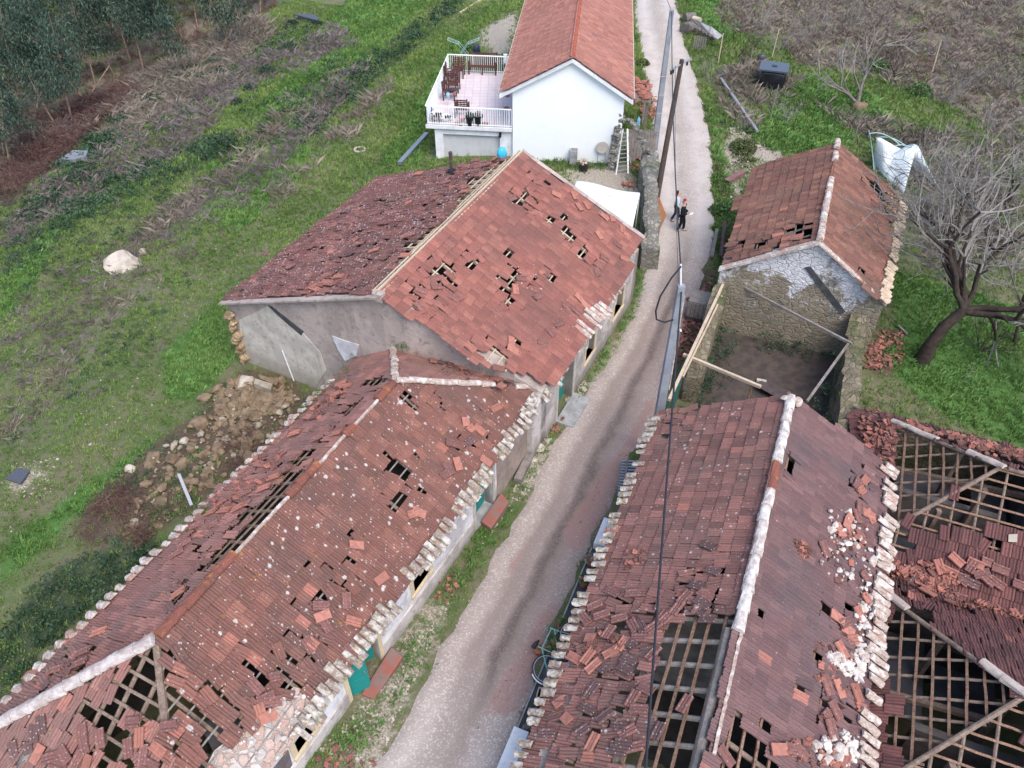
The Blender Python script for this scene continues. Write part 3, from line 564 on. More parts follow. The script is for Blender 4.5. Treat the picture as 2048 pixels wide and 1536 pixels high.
def ridge_row(name, parent, p, q, mat, seg=0.4, r=0.115, seed=1, gaps=(), lumps=0.01, drop=0.02, flare=1.12):
    rg = np.random.RandomState(seed); p = np.array(p, float); q = np.array(q, float); d = q - p; LT = np.linalg.norm(d); d = d / LT; n = max(1, int(LT / seg))
    sd = np.cross(d, (0, 0, 1)); sd /= np.linalg.norm(sd); nn = np.cross(sd, d); V = []; F = []; NS = 8
    for k in range(n):
        f = (k + .5) / n
        if any(a < f < b for a, b in gaps): continue
        c0 = p + (q - p) * k / n + rg.randn(3) * 0.01; c1 = p + (q - p) * (k + 1.12) / n + rg.randn(3) * 0.01; b = len(V)
        for i in range(4):
            c = c0 + (c1 - c0) * i / 3; rad = r * (flare - (flare - .95) * i / 3)
            for j in range(NS + 1):
                a = math.pi * (-0.06 + 1.12 * j / NS); rj = rad * (1 + rg.randn() * lumps * 5); V.append(c + sd * (-math.cos(a) * rj * 1.1) + nn * (math.sin(a) * rj * .9 - drop))
        for i in range(3):
            for j in range(NS): F.append((b + i * (NS + 1) + j, b + i * (NS + 1) + j + 1, b + (i + 1) * (NS + 1) + j + 1, b + (i + 1) * (NS + 1) + j))
        F.append(tuple(b + j for j in range(NS + 1))); F.append(tuple(b + 3 * (NS + 1) + j for j in reversed(range(NS + 1))))
    me = bpy.data.meshes.new(name); o3 = wloc(parent); me.from_pydata([tuple(x - o3) for x in V], [], F); me.materials.append(mat); me.update()
    return link(name, me, parent)
def wall_open(name, parent, mat, phi, v, u0, u1, z0, z1, thick, openings, side=1):
    """wall along u at offset v (outer face), thickness towards -side; openings = [(ua, ub, za, zb)]; one mesh with reveals"""
    us = sorted({u0, u1, *[o[0] for o in openings], *[o[1] for o in openings]}); zs = sorted({z0, z1, *[o[2] for o in openings], *[o[3] for o in openings]})
    op = lambda a, b: any(o[0] - 1e-6 <= a < o[1] - 1e-6 and o[2] - 1e-6 <= b < o[3] - 1e-6 for o in openings)
    mb = MB(); vi = v - side * thick; nu, nz = len(us) - 1, len(zs) - 1; solid = [[not op(us[i], zs[j]) for j in range(nz)] for i in range(nu)]
    X = lambda u, vv, z: W(u, vv, z, phi)
    for i in range(nu):
        for j in range(nz):
            if not solid[i][j]: continue
            a, b, c, d_ = us[i], us[i + 1], zs[j], zs[j + 1]
            mb.add([X(a, v, c), X(b, v, c), X(b, v, d_), X(a, v, d_)], [(0, 1, 2, 3)]); mb.add([X(a, vi, c), X(b, vi, c), X(b, vi, d_), X(a, vi, d_)], [(3, 2, 1, 0)])
            for (di, dj, e) in ((-1, 0, (a, c, a, d_)), (1, 0, (b, c, b, d_)), (0, -1, (a, c, b, c)), (0, 1, (a, d_, b, d_))):
                ii, jj = i + di, j + dj
                if not (0 <= ii < nu and 0 <= jj < nz and solid[ii][jj]): mb.add([X(e[0], v, e[1]), X(e[2], v, e[3]), X(e[2], vi, e[3]), X(e[0], vi, e[1])], [(0, 1, 2, 3)])
    return mb.build(name, mat, parent)
def ubox(mb, phi, u0, u1, v0, v1, z0, z1, mi=0):
    return mb.hexa([W(u0, v0, z0, phi), W(u0, v1, z0, phi), W(u1, v1, z0, phi), W(u1, v0, z0, phi), W(u0, v0, z1, phi), W(u0, v1, z1, phi), W(u1, v1, z1, phi), W(u1, v0, z1, phi)], mi)
def part(name, parent, mat, fn, smooth=False):
    mb = MB(); fn(mb); return mb.build(name, mat, parent, smooth)
# crops of the photo in which roof damage was measured: scale and offset back to photo pixels
def crop(ox, oy, k): return lambda *pts: [(ox + x / k, oy + y / k) for x, y in pts]
k430 = crop(430, 290, 2.2756); k0b = crop(0, 1011, 2.9257); k5b = crop(500, 1011, 2.9257); k10b = crop(1000, 1011, 2.9257); k13b = crop(1348, 1011, 2.9257); k12 = crop(1248, 250, 2.9257); k0h = crop(0, 500, 2.9257); kz = crop(0, 1236, 5.12)
def onpl(pl, px): return [pl.px(*p) for p in px]
LOOSE = []      # (plane or None, s, t, lift, angle, kind, group)
# ================================================================ the white house (far)
def roof_frame_beam(parent, name, mat, p, q, r): return part(name, parent, mat, lambda m: m.tube([p, q], r, 8))
PA = 6.0
A = empty('white_house', W(41, -1.2, 0, PA), 'whitewashed gable house with terracotta roof and a railed terrace on its left side', 'house')
Au0, Au1 = 41.0, 62.0
part('wall', A, M['white'], lambda m: m.prism([W(Au0, -4.28, -1.2, PA), W(Au0, 1.57, -0.6, PA), W(Au0, 1.57, 3.72, PA), W(Au0, -1.22, 5.55, PA), W(Au0, -4.28, 3.78, PA)], W(Au1, 0, 0, PA) - W(Au0, 0, 0, PA)))
plAl = Plane(W(Au0 - .3, -4.92, 3.83, PA), W(Au1, -4.92, 3.83, PA), W(50, -1.22, 5.82, PA)); plAr = Plane(W(Au0 - .3, 1.98, 3.80, PA), W(Au1, 1.98, 3.80, PA), W(50, -1.22, 5.82, PA))
def rectpoly(pl, *pts): return [pl.st(p) for p in pts]
roof('roof', A, M['tileA'], plAl, rectpoly(plAl, W(Au0 - .28, -4.92, 3.83, PA), W(Au1, -4.92, 3.83, PA), W(Au1, -1.22, 5.82, PA), W(Au0 - .28, -1.22, 5.82, PA)), seed=11, sag=.006, jit=.003, fresh=0)
roof('roof', A, M['tileA'], plAr, rectpoly(plAr, W(Au0 - .28, 1.98, 3.80, PA), W(Au1, 1.98, 3.80, PA), W(Au1, -1.22, 5.82, PA), W(Au0 - .28, -1.22, 5.82, PA)), seed=12, sag=.006, jit=.003, fresh=0)
M['tileA_ridge'] = simple('terracotta ridge tiles', (0.34, 0.095, 0.06), (0.27, 0.075, 0.048), 5, 0.9, 0.2)
ridge_row('ridge_tiles', A, W(Au0 - .28, -1.22, 5.84, PA), W(Au1, -1.22, 5.84, PA), M['tileA_ridge'], seed=3, r=.10, lumps=.002)
for a, b in ((W(Au0 - .26, -4.95, 3.70, PA), W(Au0 - .26, -1.22, 5.70, PA)), (W(Au0 - .26, 2.02, 3.66, PA), W(Au0 - .26, -1.22, 5.70, PA))):
    part('verge_trim', A, M['white_dirty'], lambda m: m.prism([a, b, b - [0, 0, .2], a - [0, 0, .2]], W(.30, 0, 0, PA)))
part('eave_board', A, M['wood_new'], lambda m: m.beam(W(Au0 - .2, 2.06, 3.78, PA), W(Au1, 2.06, 3.78, PA), .05, .06))
part('eave_board', A, M['wood_new'], lambda m: m.beam(W(Au0 - .2, -5.0, 3.80, PA), W(Au1, -5.0, 3.80, PA), .05, .06))
M['roof_ties'] = plain('pale tile clips', (0.5, 0.42, 0.36), 0.8)
def ties(m):
    for k in range(60):
        u = Au0 + k * .35; m.beam(W(u, 1.86, 3.90, PA), W(u, 2.06, 3.80, PA), .03, .03)
        m.beam(W(u, -4.82, 3.93, PA), W(u, -5.0, 3.82, PA), .03, .03)
part('eave_clips', A, M['roof_ties'], ties)
t = NT('pink terrace tiles'); br = t.new("ShaderNodeTexBrick"); br.inputs["Scale"].default_value = 1.0; br.offset = 0; br.inputs["Brick Width"].default_value = .45; br.inputs["Row Height"].default_value = .45; br.inputs["Mortar Size"].default_value = .012
t.l.new(t.obj(), br.inputs[0]); br.inputs[1].default_value = (.60, .52, .53, 1); br.inputs[2].default_value = (.55, .47, .48, 1); br.inputs[3].default_value = (.38, .32, .34, 1)
M['terrace_tile'] = t.fin(t.mix(t.math('MULTIPLY', t.step(t.noise(2, 5, .7), .5, .7), .35), br.outputs[0], (.36, .31, .30)), .6)
Tu0, Tu1, Tv0, Tv1, Tz = 41.0, 48.6, -9.05, -4.30, 1.75
part('terrace_wall', A, M['white_dirty'], lambda m: (ubox(m, PA, Tu0 + .15, Tu1 - .1, Tv0 + .45, Tv0 + .9, -2, Tz - .2), ubox(m, PA, Tu0 + .15, Tu1 - .1, -5.0, Tv1 - .02, -2, Tz - .2), ubox(m, PA, Tu0 + .15, Tu0 + .75, Tv0 + .9, -5.0, Tz - .55, Tz - .2), ubox(m, PA, Tu1 - .5, Tu1 - .1, Tv0 + .9, -5.0, -2, Tz - .2)))
part('terrace_infill', A, stucco('pale grey infill', (0.52, .53, .54), (.47, .48, .49), (.35, .35, .35), .25, 1.5, speck=.2), lambda m: ubox(m, PA, Tu0 + .30, Tu0 + .6, Tv0 + .9, -5.0, -2, Tz - .55))
part('terrace_slab', A, M['white_dirty'], lambda m: ubox(m, PA, Tu0, Tu1, Tv0, Tv1 - .02, Tz - .2, Tz))
part('terrace_floor', A, M['terrace_tile'], lambda m: ubox(m, PA, Tu0 + .12, Tu1 - .05, Tv0 + .12, Tv1 - .03, Tz + .001, Tz + .02))
def railing(p, q):
    def fn(m):
        p0, q0 = np.array(p), np.array(q); n = int(np.linalg.norm(q0 - p0) / .125); up = np.array([0, 0, 1.0])
        m.beam(p0 + up * 1.03, q0 + up * 1.03, .06, .05); m.beam(p0 + up * .1, q0 + up * .1, .04, .04)
        for k in range(n + 1):
            c = p0 + (q0 - p0) * k / n; h = .045 if k % 12 == 0 else .026; m.beam(c + up * .02, c + up * 1.01, h, h, (1, 0, 0))
    part('railing', A, M['rail_white'], fn)
railing(W(Tu0 + .06, Tv0 + .06, Tz, PA), W(Tu0 + .06, Tv1 - .05, Tz, PA)); railing(W(Tu0 + .06, Tv0 + .06, Tz, PA), W(Tu1 - .06, Tv0 + .06, Tz, PA)); railing(W(Tu1 - .06, Tv0 + .06, Tz, PA), W(Tu1 - .06, Tv1 - .05, Tz, PA))
part('wall_lamp', A, M['black_plastic'], lambda m: (ubox(m, PA, Tu0 + .02, Tu0 + .16, -5.02, -4.90, Tz - .45, Tz - .30), m.tube([W(Tu0 + .05, -4.96, Tz - .48, PA), W(Tu0 - .12, -4.96, Tz - .42, PA)], [.05, .09], 8)))

# ================================================================ the middle house
PB = 26.0
B = empty('stone_house', W(22.3, -13, 0, PB), 'rendered house with a red brown holed roof slope and a slumped dark left slope', 'house')
plBl = Plane(W(17, -20.33, 2.95, PB), W(27.7, -20.33, 2.95, PB), W(22, -12.88, 5.79, PB)); plBr = Plane(W(17, -7.47, 2.75, PB), W(27.7, -7.47, 2.75, PB), W(22, -12.88, 5.79, PB))
pBr = onpl(plBr, [(750, 586), (945, 722), (1058, 752), (1112, 768), (1289, 482), (1045, 306)])
hBr = [onpl(plBr, k430(*h)) for h in ([(945,568),(1000,520),(1095,560),(1040,600),(990,620)], [(1040,590),(1085,605),(1085,650),(1030,625)], [(955,640),(1000,600),(1012,622),(985,655)], [(1130,530),(1155,496),(1197,515),(1165,562),(1133,552)],
  [(1308,480),(1335,462),(1362,485),(1340,518)], [(1325,600),(1350,572),(1392,600),(1362,642),(1312,657),(1315,620)], [(1303,690),(1325,668),(1388,700),(1355,733),(1315,718)], [(1358,228),(1390,198),(1422,225),(1400,245),(1442,268),(1420,280),(1368,252)],
  [(1568,390),(1610,358),(1632,375),(1620,395),(1648,415),(1620,448),(1598,425)], [(1648,500),(1685,472),(1682,502),(1660,524)], [(1508,608),(1530,590),(1560,612),(1530,625)], [(1178,905),(1215,935),(1260,915),(1325,965),(1300,1008),(1258,988),(1203,962)],
  [(1360,890),(1387,883),(1387,908),(1363,912)], [(905,668),(945,652),(940,680)], [(988,757),(1032,738),(1002,780)], [(1055,662),(1098,680),(1078,695)], [(1498,348),(1520,316),(1548,330),(1530,354)], [(1452,140),(1470,128),(1482,146),(1465,156)], [(1680,565),(1700,548),(1715,562),(1695,576)])]
mBr = [(onpl(plBr, k430((880,620),(1000,600),(1110,690),(1060,780),(890,760))), .5), (onpl(plBr, k430((1640,520),(1720,500),(1780,560),(1720,600),(1650,570))), .5), (onpl(plBr, k430((1280,560),(1420,540),(1480,620),(1400,740),(1300,720))), .3), (onpl(plBr, k430((1330,190),(1480,100),(1560,180),(1440,300))), .3)]
roof('roof', B, M['tileBr'], plBr, pBr, hBr, mBr, seed=21, sag=.018, jit=.004, fresh=.006)
framing(B, plBr, pBr, hBr, mb='wood_new', mr='wood_new', rlog=False, seed=4, rw=.10, pad=.3, raf=.55)
pBl = onpl(plBl, [(445, 598), (540, 594), (640, 588), (750, 585), (1045, 306), (1020, 312), (900, 332), (760, 352)])
hBl = [onpl(plBl, k430((705,660),(790,590),(845,492),(870,450),(1000,372),(1075,305),(1115,250),(1150,185),(1230,112),(1300,75),(1395,28),(1400,40),(752,665)))]
mBl = [(onpl(plBl, k430((60,690),(200,500),(500,340),(800,220),(1100,100),(1330,40),(1180,200),(900,420),(700,640))), .25), (onpl(plBl, k430((380,690),(420,600),(640,590),(700,650))), .6), (onpl(plBl, k430((1080,130),(1330,40),(1250,150),(1130,240),(1000,330),(950,300))), .85), (onpl(plBl, k430((800,500),(860,400),(1000,280),(1060,300),(900,420))), .7)]
roof('roof', B, M['tileBl'], plBl, pBl, hBl, mBl, seed=22, sag=.04, jit=.018, fresh=.012)
framing(B, plBl, pBl, hBl, mb='wood_new', mr='wood_new', rlog=False, seed=5, rw=.10, pad=.3, raf=.45)
part('ridge_beam', B, M['wood_new'], lambda m: (m.beam(W(16.75, -12.92, 5.83, PB), W(27.6, -12.92, 5.83, PB), .06, .06), m.beam(W(16.75, -13.12, 5.74, PB), W(27.6, -13.12, 5.74, PB), .05, .05), m.beam(W(16.75, -12.86, 5.70, PB), W(27.6, -12.86, 5.70, PB), .12, .12)))
def bg(m):
    for (u0, v0, zt0, u1, v1, zt1) in ((17.04, -20.18, 2.86, 16.78, -12.88, 5.66), (16.78, -12.88, 5.66, 17.9, -7.62, 2.60)):
        a, b = W(u0, v0, -1.6, PB), W(u1, v1, -1.2, PB); m.prism([a, b, [b[0], b[1], zt1], [a[0], a[1], zt0]], W(.42, 0, 0, PB))
part('gable_wall', B, M['grey_render'], bg)
part('gable_wall', B, M['grey_render'], lambda m: m.prism([W(27.6, -20.18, -1.6, PB), W(27.6, -7.62, -.6, PB), W(27.6, -7.62, 2.58, PB), W(27.6, -12.88, 5.6, PB), W(27.6, -20.18, 2.85, PB)], W(-.4, 0, 0, PB)))
part('side_wall', B, M['grey_render'], lambda m: ubox(m, PB, 17.1, 27.6, -20.18, -19.7, -1.8, 2.84))
wall_open('front_wall', B, M['facadeB'], PB, -7.62, 17.2, 27.6, -.8, 2.56, .5, [(19.35, 20.75, -.05, 2.15), (21.95, 22.85, .75, 2.0), (25.0, 26.0, .75, 2.0)])
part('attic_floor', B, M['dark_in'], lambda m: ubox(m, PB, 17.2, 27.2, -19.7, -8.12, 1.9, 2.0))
def gpl(*px):
    o_ = []
    for x, y in px:
        u_ = 16.91
        for k in range(3): u_ = 17.04 - .26 * (UV(gable(x, y, PB, u_), PB)[1] + 20.18) / 7.3 - .025
        o_.append(gable(x, y, PB, u_))
    return o_
out = W(-.045, 0, 0, PB)
part('plaster_patch', B, M['old_plaster'], lambda m: m.prism([p for p in gpl((478, 640), (505, 628), (535, 612), (552, 625), (580, 648), (607, 668), (640, 705), (652, 740), (625, 788), (570, 768), (488, 735))], W(.04, 0, 0, PB)))
part('damp_stain', B, M['conc_dark'], lambda m: m.prism([p - W(.012, 0, 0, PB) for p in gpl((536, 611), (543, 613), (607, 663), (603, 671), (580, 652), (553, 628))], W(.03, 0, 0, PB)))
part('broken_corner', B, M['ochre_stone'], lambda m: [m.add(*(lambda VF, c, s: ((VF[0] * s + c).tolist(), VF[1].tolist()))(rock_tpl(k, 2, .9), W(16.98, -20.1 + .12 * math.sin(k * 2.1), -.5 + k * .19, PB), np.array([.22, .22, .17]))) for k in range(16)])
part('drain_pipe', B, M['rail_white'], lambda m: m.tube([gpl((566, 700))[0] - W(.04, 0, 0, PB), gpl((592, 768))[0] - W(.04, 0, 0, PB)], .022, 7))
part('plaster_patch', B, M['facade'], lambda m: m.prism(gpl((664, 672), (690, 682), (718, 690), (712, 712), (690, 722), (676, 700)), W(.04, 0, 0, PB)))
part('verge_mortar', B, M['grey_render'], lambda m: (m.prism([W(16.72, -20.3, 2.86, PB), W(16.5, -12.88, 5.66, PB), W(16.5, -12.88, 5.74, PB), W(16.72, -20.3, 2.92, PB)], W(.25, 0, 0, PB)), ubox(m, PB, 16.6, 16.85, -13.05, -12.7, 5.5, 5.80)))
part('verge_mortar', B, M['grey_render'], lambda m: m.prism([plBr.w(*plBr.px(1045, 306), .02), plBr.w(*plBr.px(1287, 478), .02), plBr.w(*plBr.px(1290, 480), -.12), plBr.w(*plBr.px(1048, 304), -.12)], W(.22, 0, 0, PB)))
eo = -plBr.et
canal_row('eave_tiles', B, plBr.w(*plBr.px(1162, 668), -.02), plBr.w(*plBr.px(1212, 612), -.02), eo, M['mortar'], L=.75, seed=5, up=.07)
canal_row('eave_tiles', B, plBr.w(*plBr.px(1112, 766), -.05), plBr.w(*plBr.px(1250, 562), -.05), eo, M['lichen_mortar'], L=.25, seed=6, up=.0)
def surround(par, phi, v, ua, ub, za, zb, mat, w=.16, door=False):
    def fn(m):
        ubox(m, phi, ua - w, ua, v - .3, v + .035, za - (0 if door else 0), zb + w); ubox(m, phi, ub, ub + w, v - .3, v + .035, za, zb + w); ubox(m, phi, ua, ub, v - .3, v + .032, zb, zb + w)
        if not door: ubox(m, phi, ua - w, ub + w, v - .25, v + .07, za - .12, za)
    return part('surround', par, mat, fn)
def window(par, phi, v, ua, ub, za, zb, sur, rec=.22):
    f = part('window', par, M['win_white'], lambda m: [ubox(m, phi, a, b, v - rec - .05, v - rec, za + .002 if c is None else c, (zb if d is None else d)) for a, b, c, d in ((ua, ua + .07, None, None), (ub - .07, ub, None, None), ((ua + ub) / 2 - .055, (ua + ub) / 2 + .055, None, None))] + [ubox(m, phi, a, b, v - rec - .05, v - rec + .002, c, d) for a, b, c, d in ((ua + .07, (ua + ub) / 2 - .055, za + .002, za + .08), (ua + .07, (ua + ub) / 2 - .055, zb - .08, zb), ((ua + ub) / 2 + .055, ub - .07, za + .002, za + .08), ((ua + ub) / 2 + .055, ub - .07, zb - .08, zb))])
    part('pane', f, M['glass'], lambda m: (ubox(m, phi, ua + .07, (ua + ub) / 2 - .055, v - rec - .035, v - rec - .02, za + .08, zb - .08), ubox(m, phi, (ua + ub) / 2 + .055, ub - .07, v - rec - .035, v - rec - .02, za + .08, zb - .08)))
    surround(par, phi, v, ua, ub, za, zb, sur); return f
def door_leaf(par, phi, hinge, ang, wd, za, zb, thick=.05):
    """leaf from hinge (u, v), rotated by ang from the wall line (u axis) towards +v"""
    hu, hv = hinge; du, dv = math.cos(ang), math.sin(ang); nu, nv = -dv, du
    def bx(m, a, b, c, d, e, f): m.hexa([W(hu + du * x + nu * y, hv + dv * x + nv * y, z, phi) for z in (e, f) for x, y in ((a, c), (a, d), (b, d), (b, c))])
    dr = part('door', par, M['teal'], lambda m: bx(m, 0, wd, 0, thick, za, zb))
    def pn(m):
        for z0, z1 in ((za + .12, za + .75), (za + .9, zb - .15)):
            for s in (-.012, thick): bx(m, .1, wd - .1, s, s + .012, z0, z1)
    part('door_panel', dr, M['teal'], pn)
    part('handle', dr, M['metal_grey'], lambda m: bx(m, wd - .1, wd - .06, thick + .012, thick + .06, za + .98, za + 1.08)); return dr
window(B, PB, -7.62, 21.95, 22.85, .75, 2.0, M['cream']); window(B, PB, -7.62, 25.0, 26.0, .75, 2.0, M['cream']); surround(B, PB, -7.62, 19.35, 20.75, -.05, 2.15, M['stone_frame'], door=True)
door_leaf(B, PB, (20.72, -7.95), math.pi, .68, 0.0, 2.12); door_leaf(B, PB, (19.38, -8.0), 0, .68, 0.0, 2.12)
part('door_step', B, M['concrete'], lambda m: (ubox(m, PB, 19.2, 20.9, -7.6, -6.9, -.3, .1), ubox(m, PB, 19.5, 21.1, -6.9, -6.45, -.3, .03)))
chim = part('chimney_pipe', B, M['wood_dark'], lambda m: (m.tube([plBl.w(*plBl.px(903, 345)), plBl.w(*plBl.px(903, 345)) + [0, 0, .85]], .07, 9), m.tube([plBl.w(*plBl.px(903, 345)) + [0, 0, .78], plBl.w(*plBl.px(903, 345)) + [0, 0, .92]], .085, 9)))
part('pipe_flashing', B, M['black_plastic'], lambda m: m.tube([plBl.w(*plBl.px(903, 345), -.1), plBl.w(*plBl.px(903, 345), .12), plBl.w(*plBl.px(903, 345), .2)], [.22, .2, .1], 10))

# ================================================================ the long house at the front left
PC = 27.4
C = empty('long_house', W(10, -11.4, 0, PC), 'long low house with lichen spotted tiles, teal doors and a collapsed near roof end', 'house')
plCr = Plane(W(1, -8.07, 2.40, PC), W(18, -8.07, 2.40, PC), W(9, -11.42, 4.47, PC)); plCl = Plane(W(1, -14.78, 2.40, PC), W(18, -14.78, 2.40, PC), W(9, -11.42, 4.47, PC))
plCf = Plane(W(18.2, -8.07, 2.40, PC), W(17.9, -14.6, 2.75, PC), W(14.35, -11.42, 4.47, PC))
plCn = Plane(W(1.26, -8.07, 2.40, PC), W(1.26, -14.78, 2.40, PC), W(4.61, -11.42, 4.47, PC))
Capx, Cfar = W(4.61, -11.42, 4.47, PC), W(14.35, -11.42, 4.47, PC)
Cfr, Cfl, Cnr, Cnl = W(18.2, -8.07, 2.40, PC), W(16.75, -13.25, 3.33, PC), W(1.26, -8.07, 2.40, PC), W(1.26, -14.78, 2.40, PC)
pCr = [plCr.st(p) for p in (Cnr, Cfr, Cfar, Capx)]
hCr = [onpl(plCr, k430(*h)) for h in ([(853,1150),(882,1148),(968,1185),(936,1228),(883,1192)], [(1028,1150),(1050,1132),(1072,1155),(1050,1173)], [(1170,1205),(1218,1215),(1205,1228)], [(1265,1190),(1292,1188),(1277,1220)], [(1133,1348),(1177,1328),(1172,1368)], [(973,1402),(1007,1393),(992,1412)], [(795,1445),(842,1428),(908,1505),(880,1540),(818,1500)])]
hCr += [onpl(plCr, h) for h in ([(775,995),(800,983),(830,1000),(795,1034)],)]
hCr += [onpl(plCr, k5b(*h)) for h in ([(598,197),(630,158),(667,185),(620,208)], [(560,370),(592,343),(642,375),(600,407)], [(423,410),(452,383),(503,430),(475,458)], [(498,442),(522,428),(562,470),(540,493)], [(308,540),(382,473),(428,520),(372,572),(362,612),(318,582)], [(278,662),(322,628),(348,642),(300,678)], [(150,920),(190,830),(272,748),(312,775),(262,850),(250,880),(180,955)], [(-5,928),(68,970),(42,1002),(-5,985)], [(58,1012),(130,928),(192,960),(100,1038)], [(170,1040),(240,1010),(250,1050),(190,1110)])]
kz3 = crop(300, 1236, 5.12)
bigR = kz((1560,270),(1620,300),(1720,380),(1610,500),(1730,630),(1850,770),(1990,850),(2010,900),(1900,930),(2050,1010),(2000,1040),(1860,980),(1790,1100),(1680,1040),(1640,1080),(1480,1000),(1300,980),(1450,900))
bigN = kz((1560,270),(1380,430),(1200,640),(1160,720),(1060,790),(900,940),(880,1080),(985,1195),(1100,1160),(1060,1300),(960,1536),(1400,1500),(1290,1290),(1330,1130),(1290,980),(1440,960),(1650,1040),(1720,900),(1660,600))
exposed = onpl(plCr, [(590, 1372), (648, 1392), (600, 1470), (520, 1560), (380, 1600), (430, 1500), (520, 1432), (560, 1398)])
hCr += [onpl(plCr, bigR), onpl(plCr, kz3((160,960),(330,820),(400,900),(560,1010),(640,1080),(740,1060),(660,1170),(560,1090),(500,1030),(300,1030),(270,1100))), exposed]
mCr = [(onpl(plCr, k5b((0,900),(200,780),(330,600),(450,520),(560,640),(620,700),(300,1000),(100,1150))), .35), (onpl(plCr, [(330, 1400), (440, 1360), (540, 1320), (600, 1380), (480, 1480), (400, 1536), (330, 1500)]), .6), (onpl(plCr, k430((1100,1180),(1300,1170),(1300,1500),(1050,1500))), .12)]
roof('roof', C, M['tileC'], plCr, pCr, hCr, mCr, seed=31, sag=.025, jit=.007, fresh=.004)
framing(C, plCr, pCr, hCr, seed=7, mb='wood_grey', pad=.35, raf=.6, rw=.11)
pCl = [plCl.st(p) for p in (Cnl, W(16.9, -14.78, 2.4, PC), Cfl, Cfar, Capx)]
hCl = [onpl(plCl, k430(*h)) for h in ([(430,1362),(520,1318),(507,1352),(450,1374)], [(370,1425),(445,1398),(400,1470)], [(655,1095),(720,1048),(795,1068),(780,1090),(700,1115)], [(560,1242),(640,1163),(652,1190),(590,1245)], [(600,1320),(650,1260),(700,1220),(720,1240),(640,1330)])]
hCl += [onpl(plCl, k0h(*h)) for h in ([(1690,1260),(1760,1190),(1830,1170),(1830,1200),(1720,1280)], [(1480,1540),(1560,1440),(1640,1330),(1720,1290),(1800,1260),(1830,1300),(1690,1440),(1600,1540)])]
hCl += [onpl(plCl, k0b(*h)) for h in ([(1430,40),(1500,0),(1640,-5),(1560,110),(1450,175),(1330,340),(1200,392),(1178,368),(1400,160)], [(1033,492),(1080,452),(1117,470),(1060,498)], [(1013,552),(1090,488),(1102,500),(1042,553)], [(510,850),(545,830),(530,880)], [(465,950),(510,925),(490,965)], [(270,1085),(320,1100),(300,1120)])]
mCl = [(onpl(plCl, k430((60,1536),(200,1380),(330,1240),(480,1120),(600,1080),(660,1180),(500,1330),(330,1500),(250,1536))), .28), (onpl(plCl, k0b((1000,320),(1100,60),(1250,-200),(1500,-380),(1700,-330),(1560,0),(1300,300))), .55), (onpl(plCl, k0b((150,1100),(300,820),(560,800),(560,980),(300,1150))), .35)]
roof('roof', C, M['tileCl'], plCl, pCl, hCl, mCl, seed=32, sag=.035, jit=.009, fresh=.01)
framing(C, plCl, pCl, hCl, seed=8, mb='wood_log', pad=.3, raf=.55, rw=.10)
pCf = [plCf.st(p) for p in (Cfr, W(17.25, -9.6, 2.6, PC), W(16.8, -12.0, 2.95, PC), Cfl, Cfar)]
pCf = onpl(plCf, [(1098, 768), (1010, 752), (930, 722), (860, 700), (785, 690), (790, 760)])
roof('roof', C, M['tileCl'], plCf, pCf, [], [(onpl(plCf, [(850, 690), (1000, 740), (1100, 760), (1000, 775), (880, 740)]), .5)], seed=33, sag=.02, jit=.01, fresh=.03)
pCn = [plCn.st(p) for p in (Cnr, Cnl, Capx)]
hCn = [onpl(plCn, bigN), onpl(plCn, kz((520,1010),(560,950),(600,990),(560,1060))), onpl(plCn, kz((750,1010),(840,895),(850,930),(800,1000))), onpl(plCn, kz((820,820),(870,750),(920,790),(870,800))), onpl(plCn, kz((575,1300),(620,1270),(665,1300),(630,1360)))]
roof('roof', C, M['tileCl'], plCn, pCn, hCn, [(pCn, .3), (onpl(plCn, kz((200,1536),(350,1250),(800,1100),(1000,1200),(1000,1536))), .65)], seed=34, sag=.03, jit=.03, fresh=.05)
framing(C, plCn, pCn, hCn, seed=9, mb='wood_log', pad=.25, raf=.50, rw=.12, bw=.07, toff=.1)
part('hip_rafter', C, M['wood_log'], lambda m: m.tube([Capx - [0, 0, .14], (Capx + Cnr) / 2 - [0, 0, .18], Cnr - [0, 0, .14]], [.09, .10, .09], 8))
part('ridge_beam', C, M['wood_log'], lambda m: m.tube([Capx - [0, 0, .2], Cfar - [0, 0, .2]], .08, 8))
ridge_row('hip_tiles', C, Cfar + [0, 0, .05], Cfr + [0, 0, .06], M['mortar'], seed=1, r=.10, gaps=((.62, .74),))
ridge_row('hip_tiles', C, Cfar + [0, 0, .05], Cfl + [0, 0, .05], M['mortar'], seed=2, r=.10)
ridge_row('hip_tiles', C, Capx + [0, 0, .05], Cnl + [0, 0, .05], stucco('pale lichen mortar', (0.5, .45, .43), (.36, .30, .28), (.2, .16, .14), .5, 4, bs=.5), seg=.45, seed=4, r=.135)
part('ridge_mortar', C, M['mortar'], lambda m: m.beam(W(6.5, -11.38, 4.49, PC), W(14.3, -11.38, 4.49, PC), .075, .06, jit=.006, nseg=40))
M['ridge_yellow'] = tile_mat('yellow lichen ridge tiles', (.2, .07, .05), (.24, .085, .06), (.3, .11, .08), .4, 6, yellow=1.3)
ridge_row('ridge_tiles', C, W(4.7, -11.42, 4.49, PC), W(14.2, -11.42, 4.49, PC), M['ridge_yellow'], seed=7, r=.12, gaps=((.26, .47), (.62, .72), (.8, .9)))
canal_row('eave_tiles', C, W(4.9, -8.10, 2.42, PC), W(18.1, -8.10, 2.42, PC), -plCr.et, M['lichen_mortar'], L=.55, seed=11, up=.07, skips=((.31, .36), (.695, .735)))
canal_row('eave_tiles', C, W(1.0, -14.76, 2.41, PC), W(15.2, -14.76, 2.41, PC), -plCl.et, M['mortar'], sp=.31, L=.38, r=.105, seed=12, up=.05)
def cwin(z0, z1, u0, u1): return (u0, u1, z0, z1)
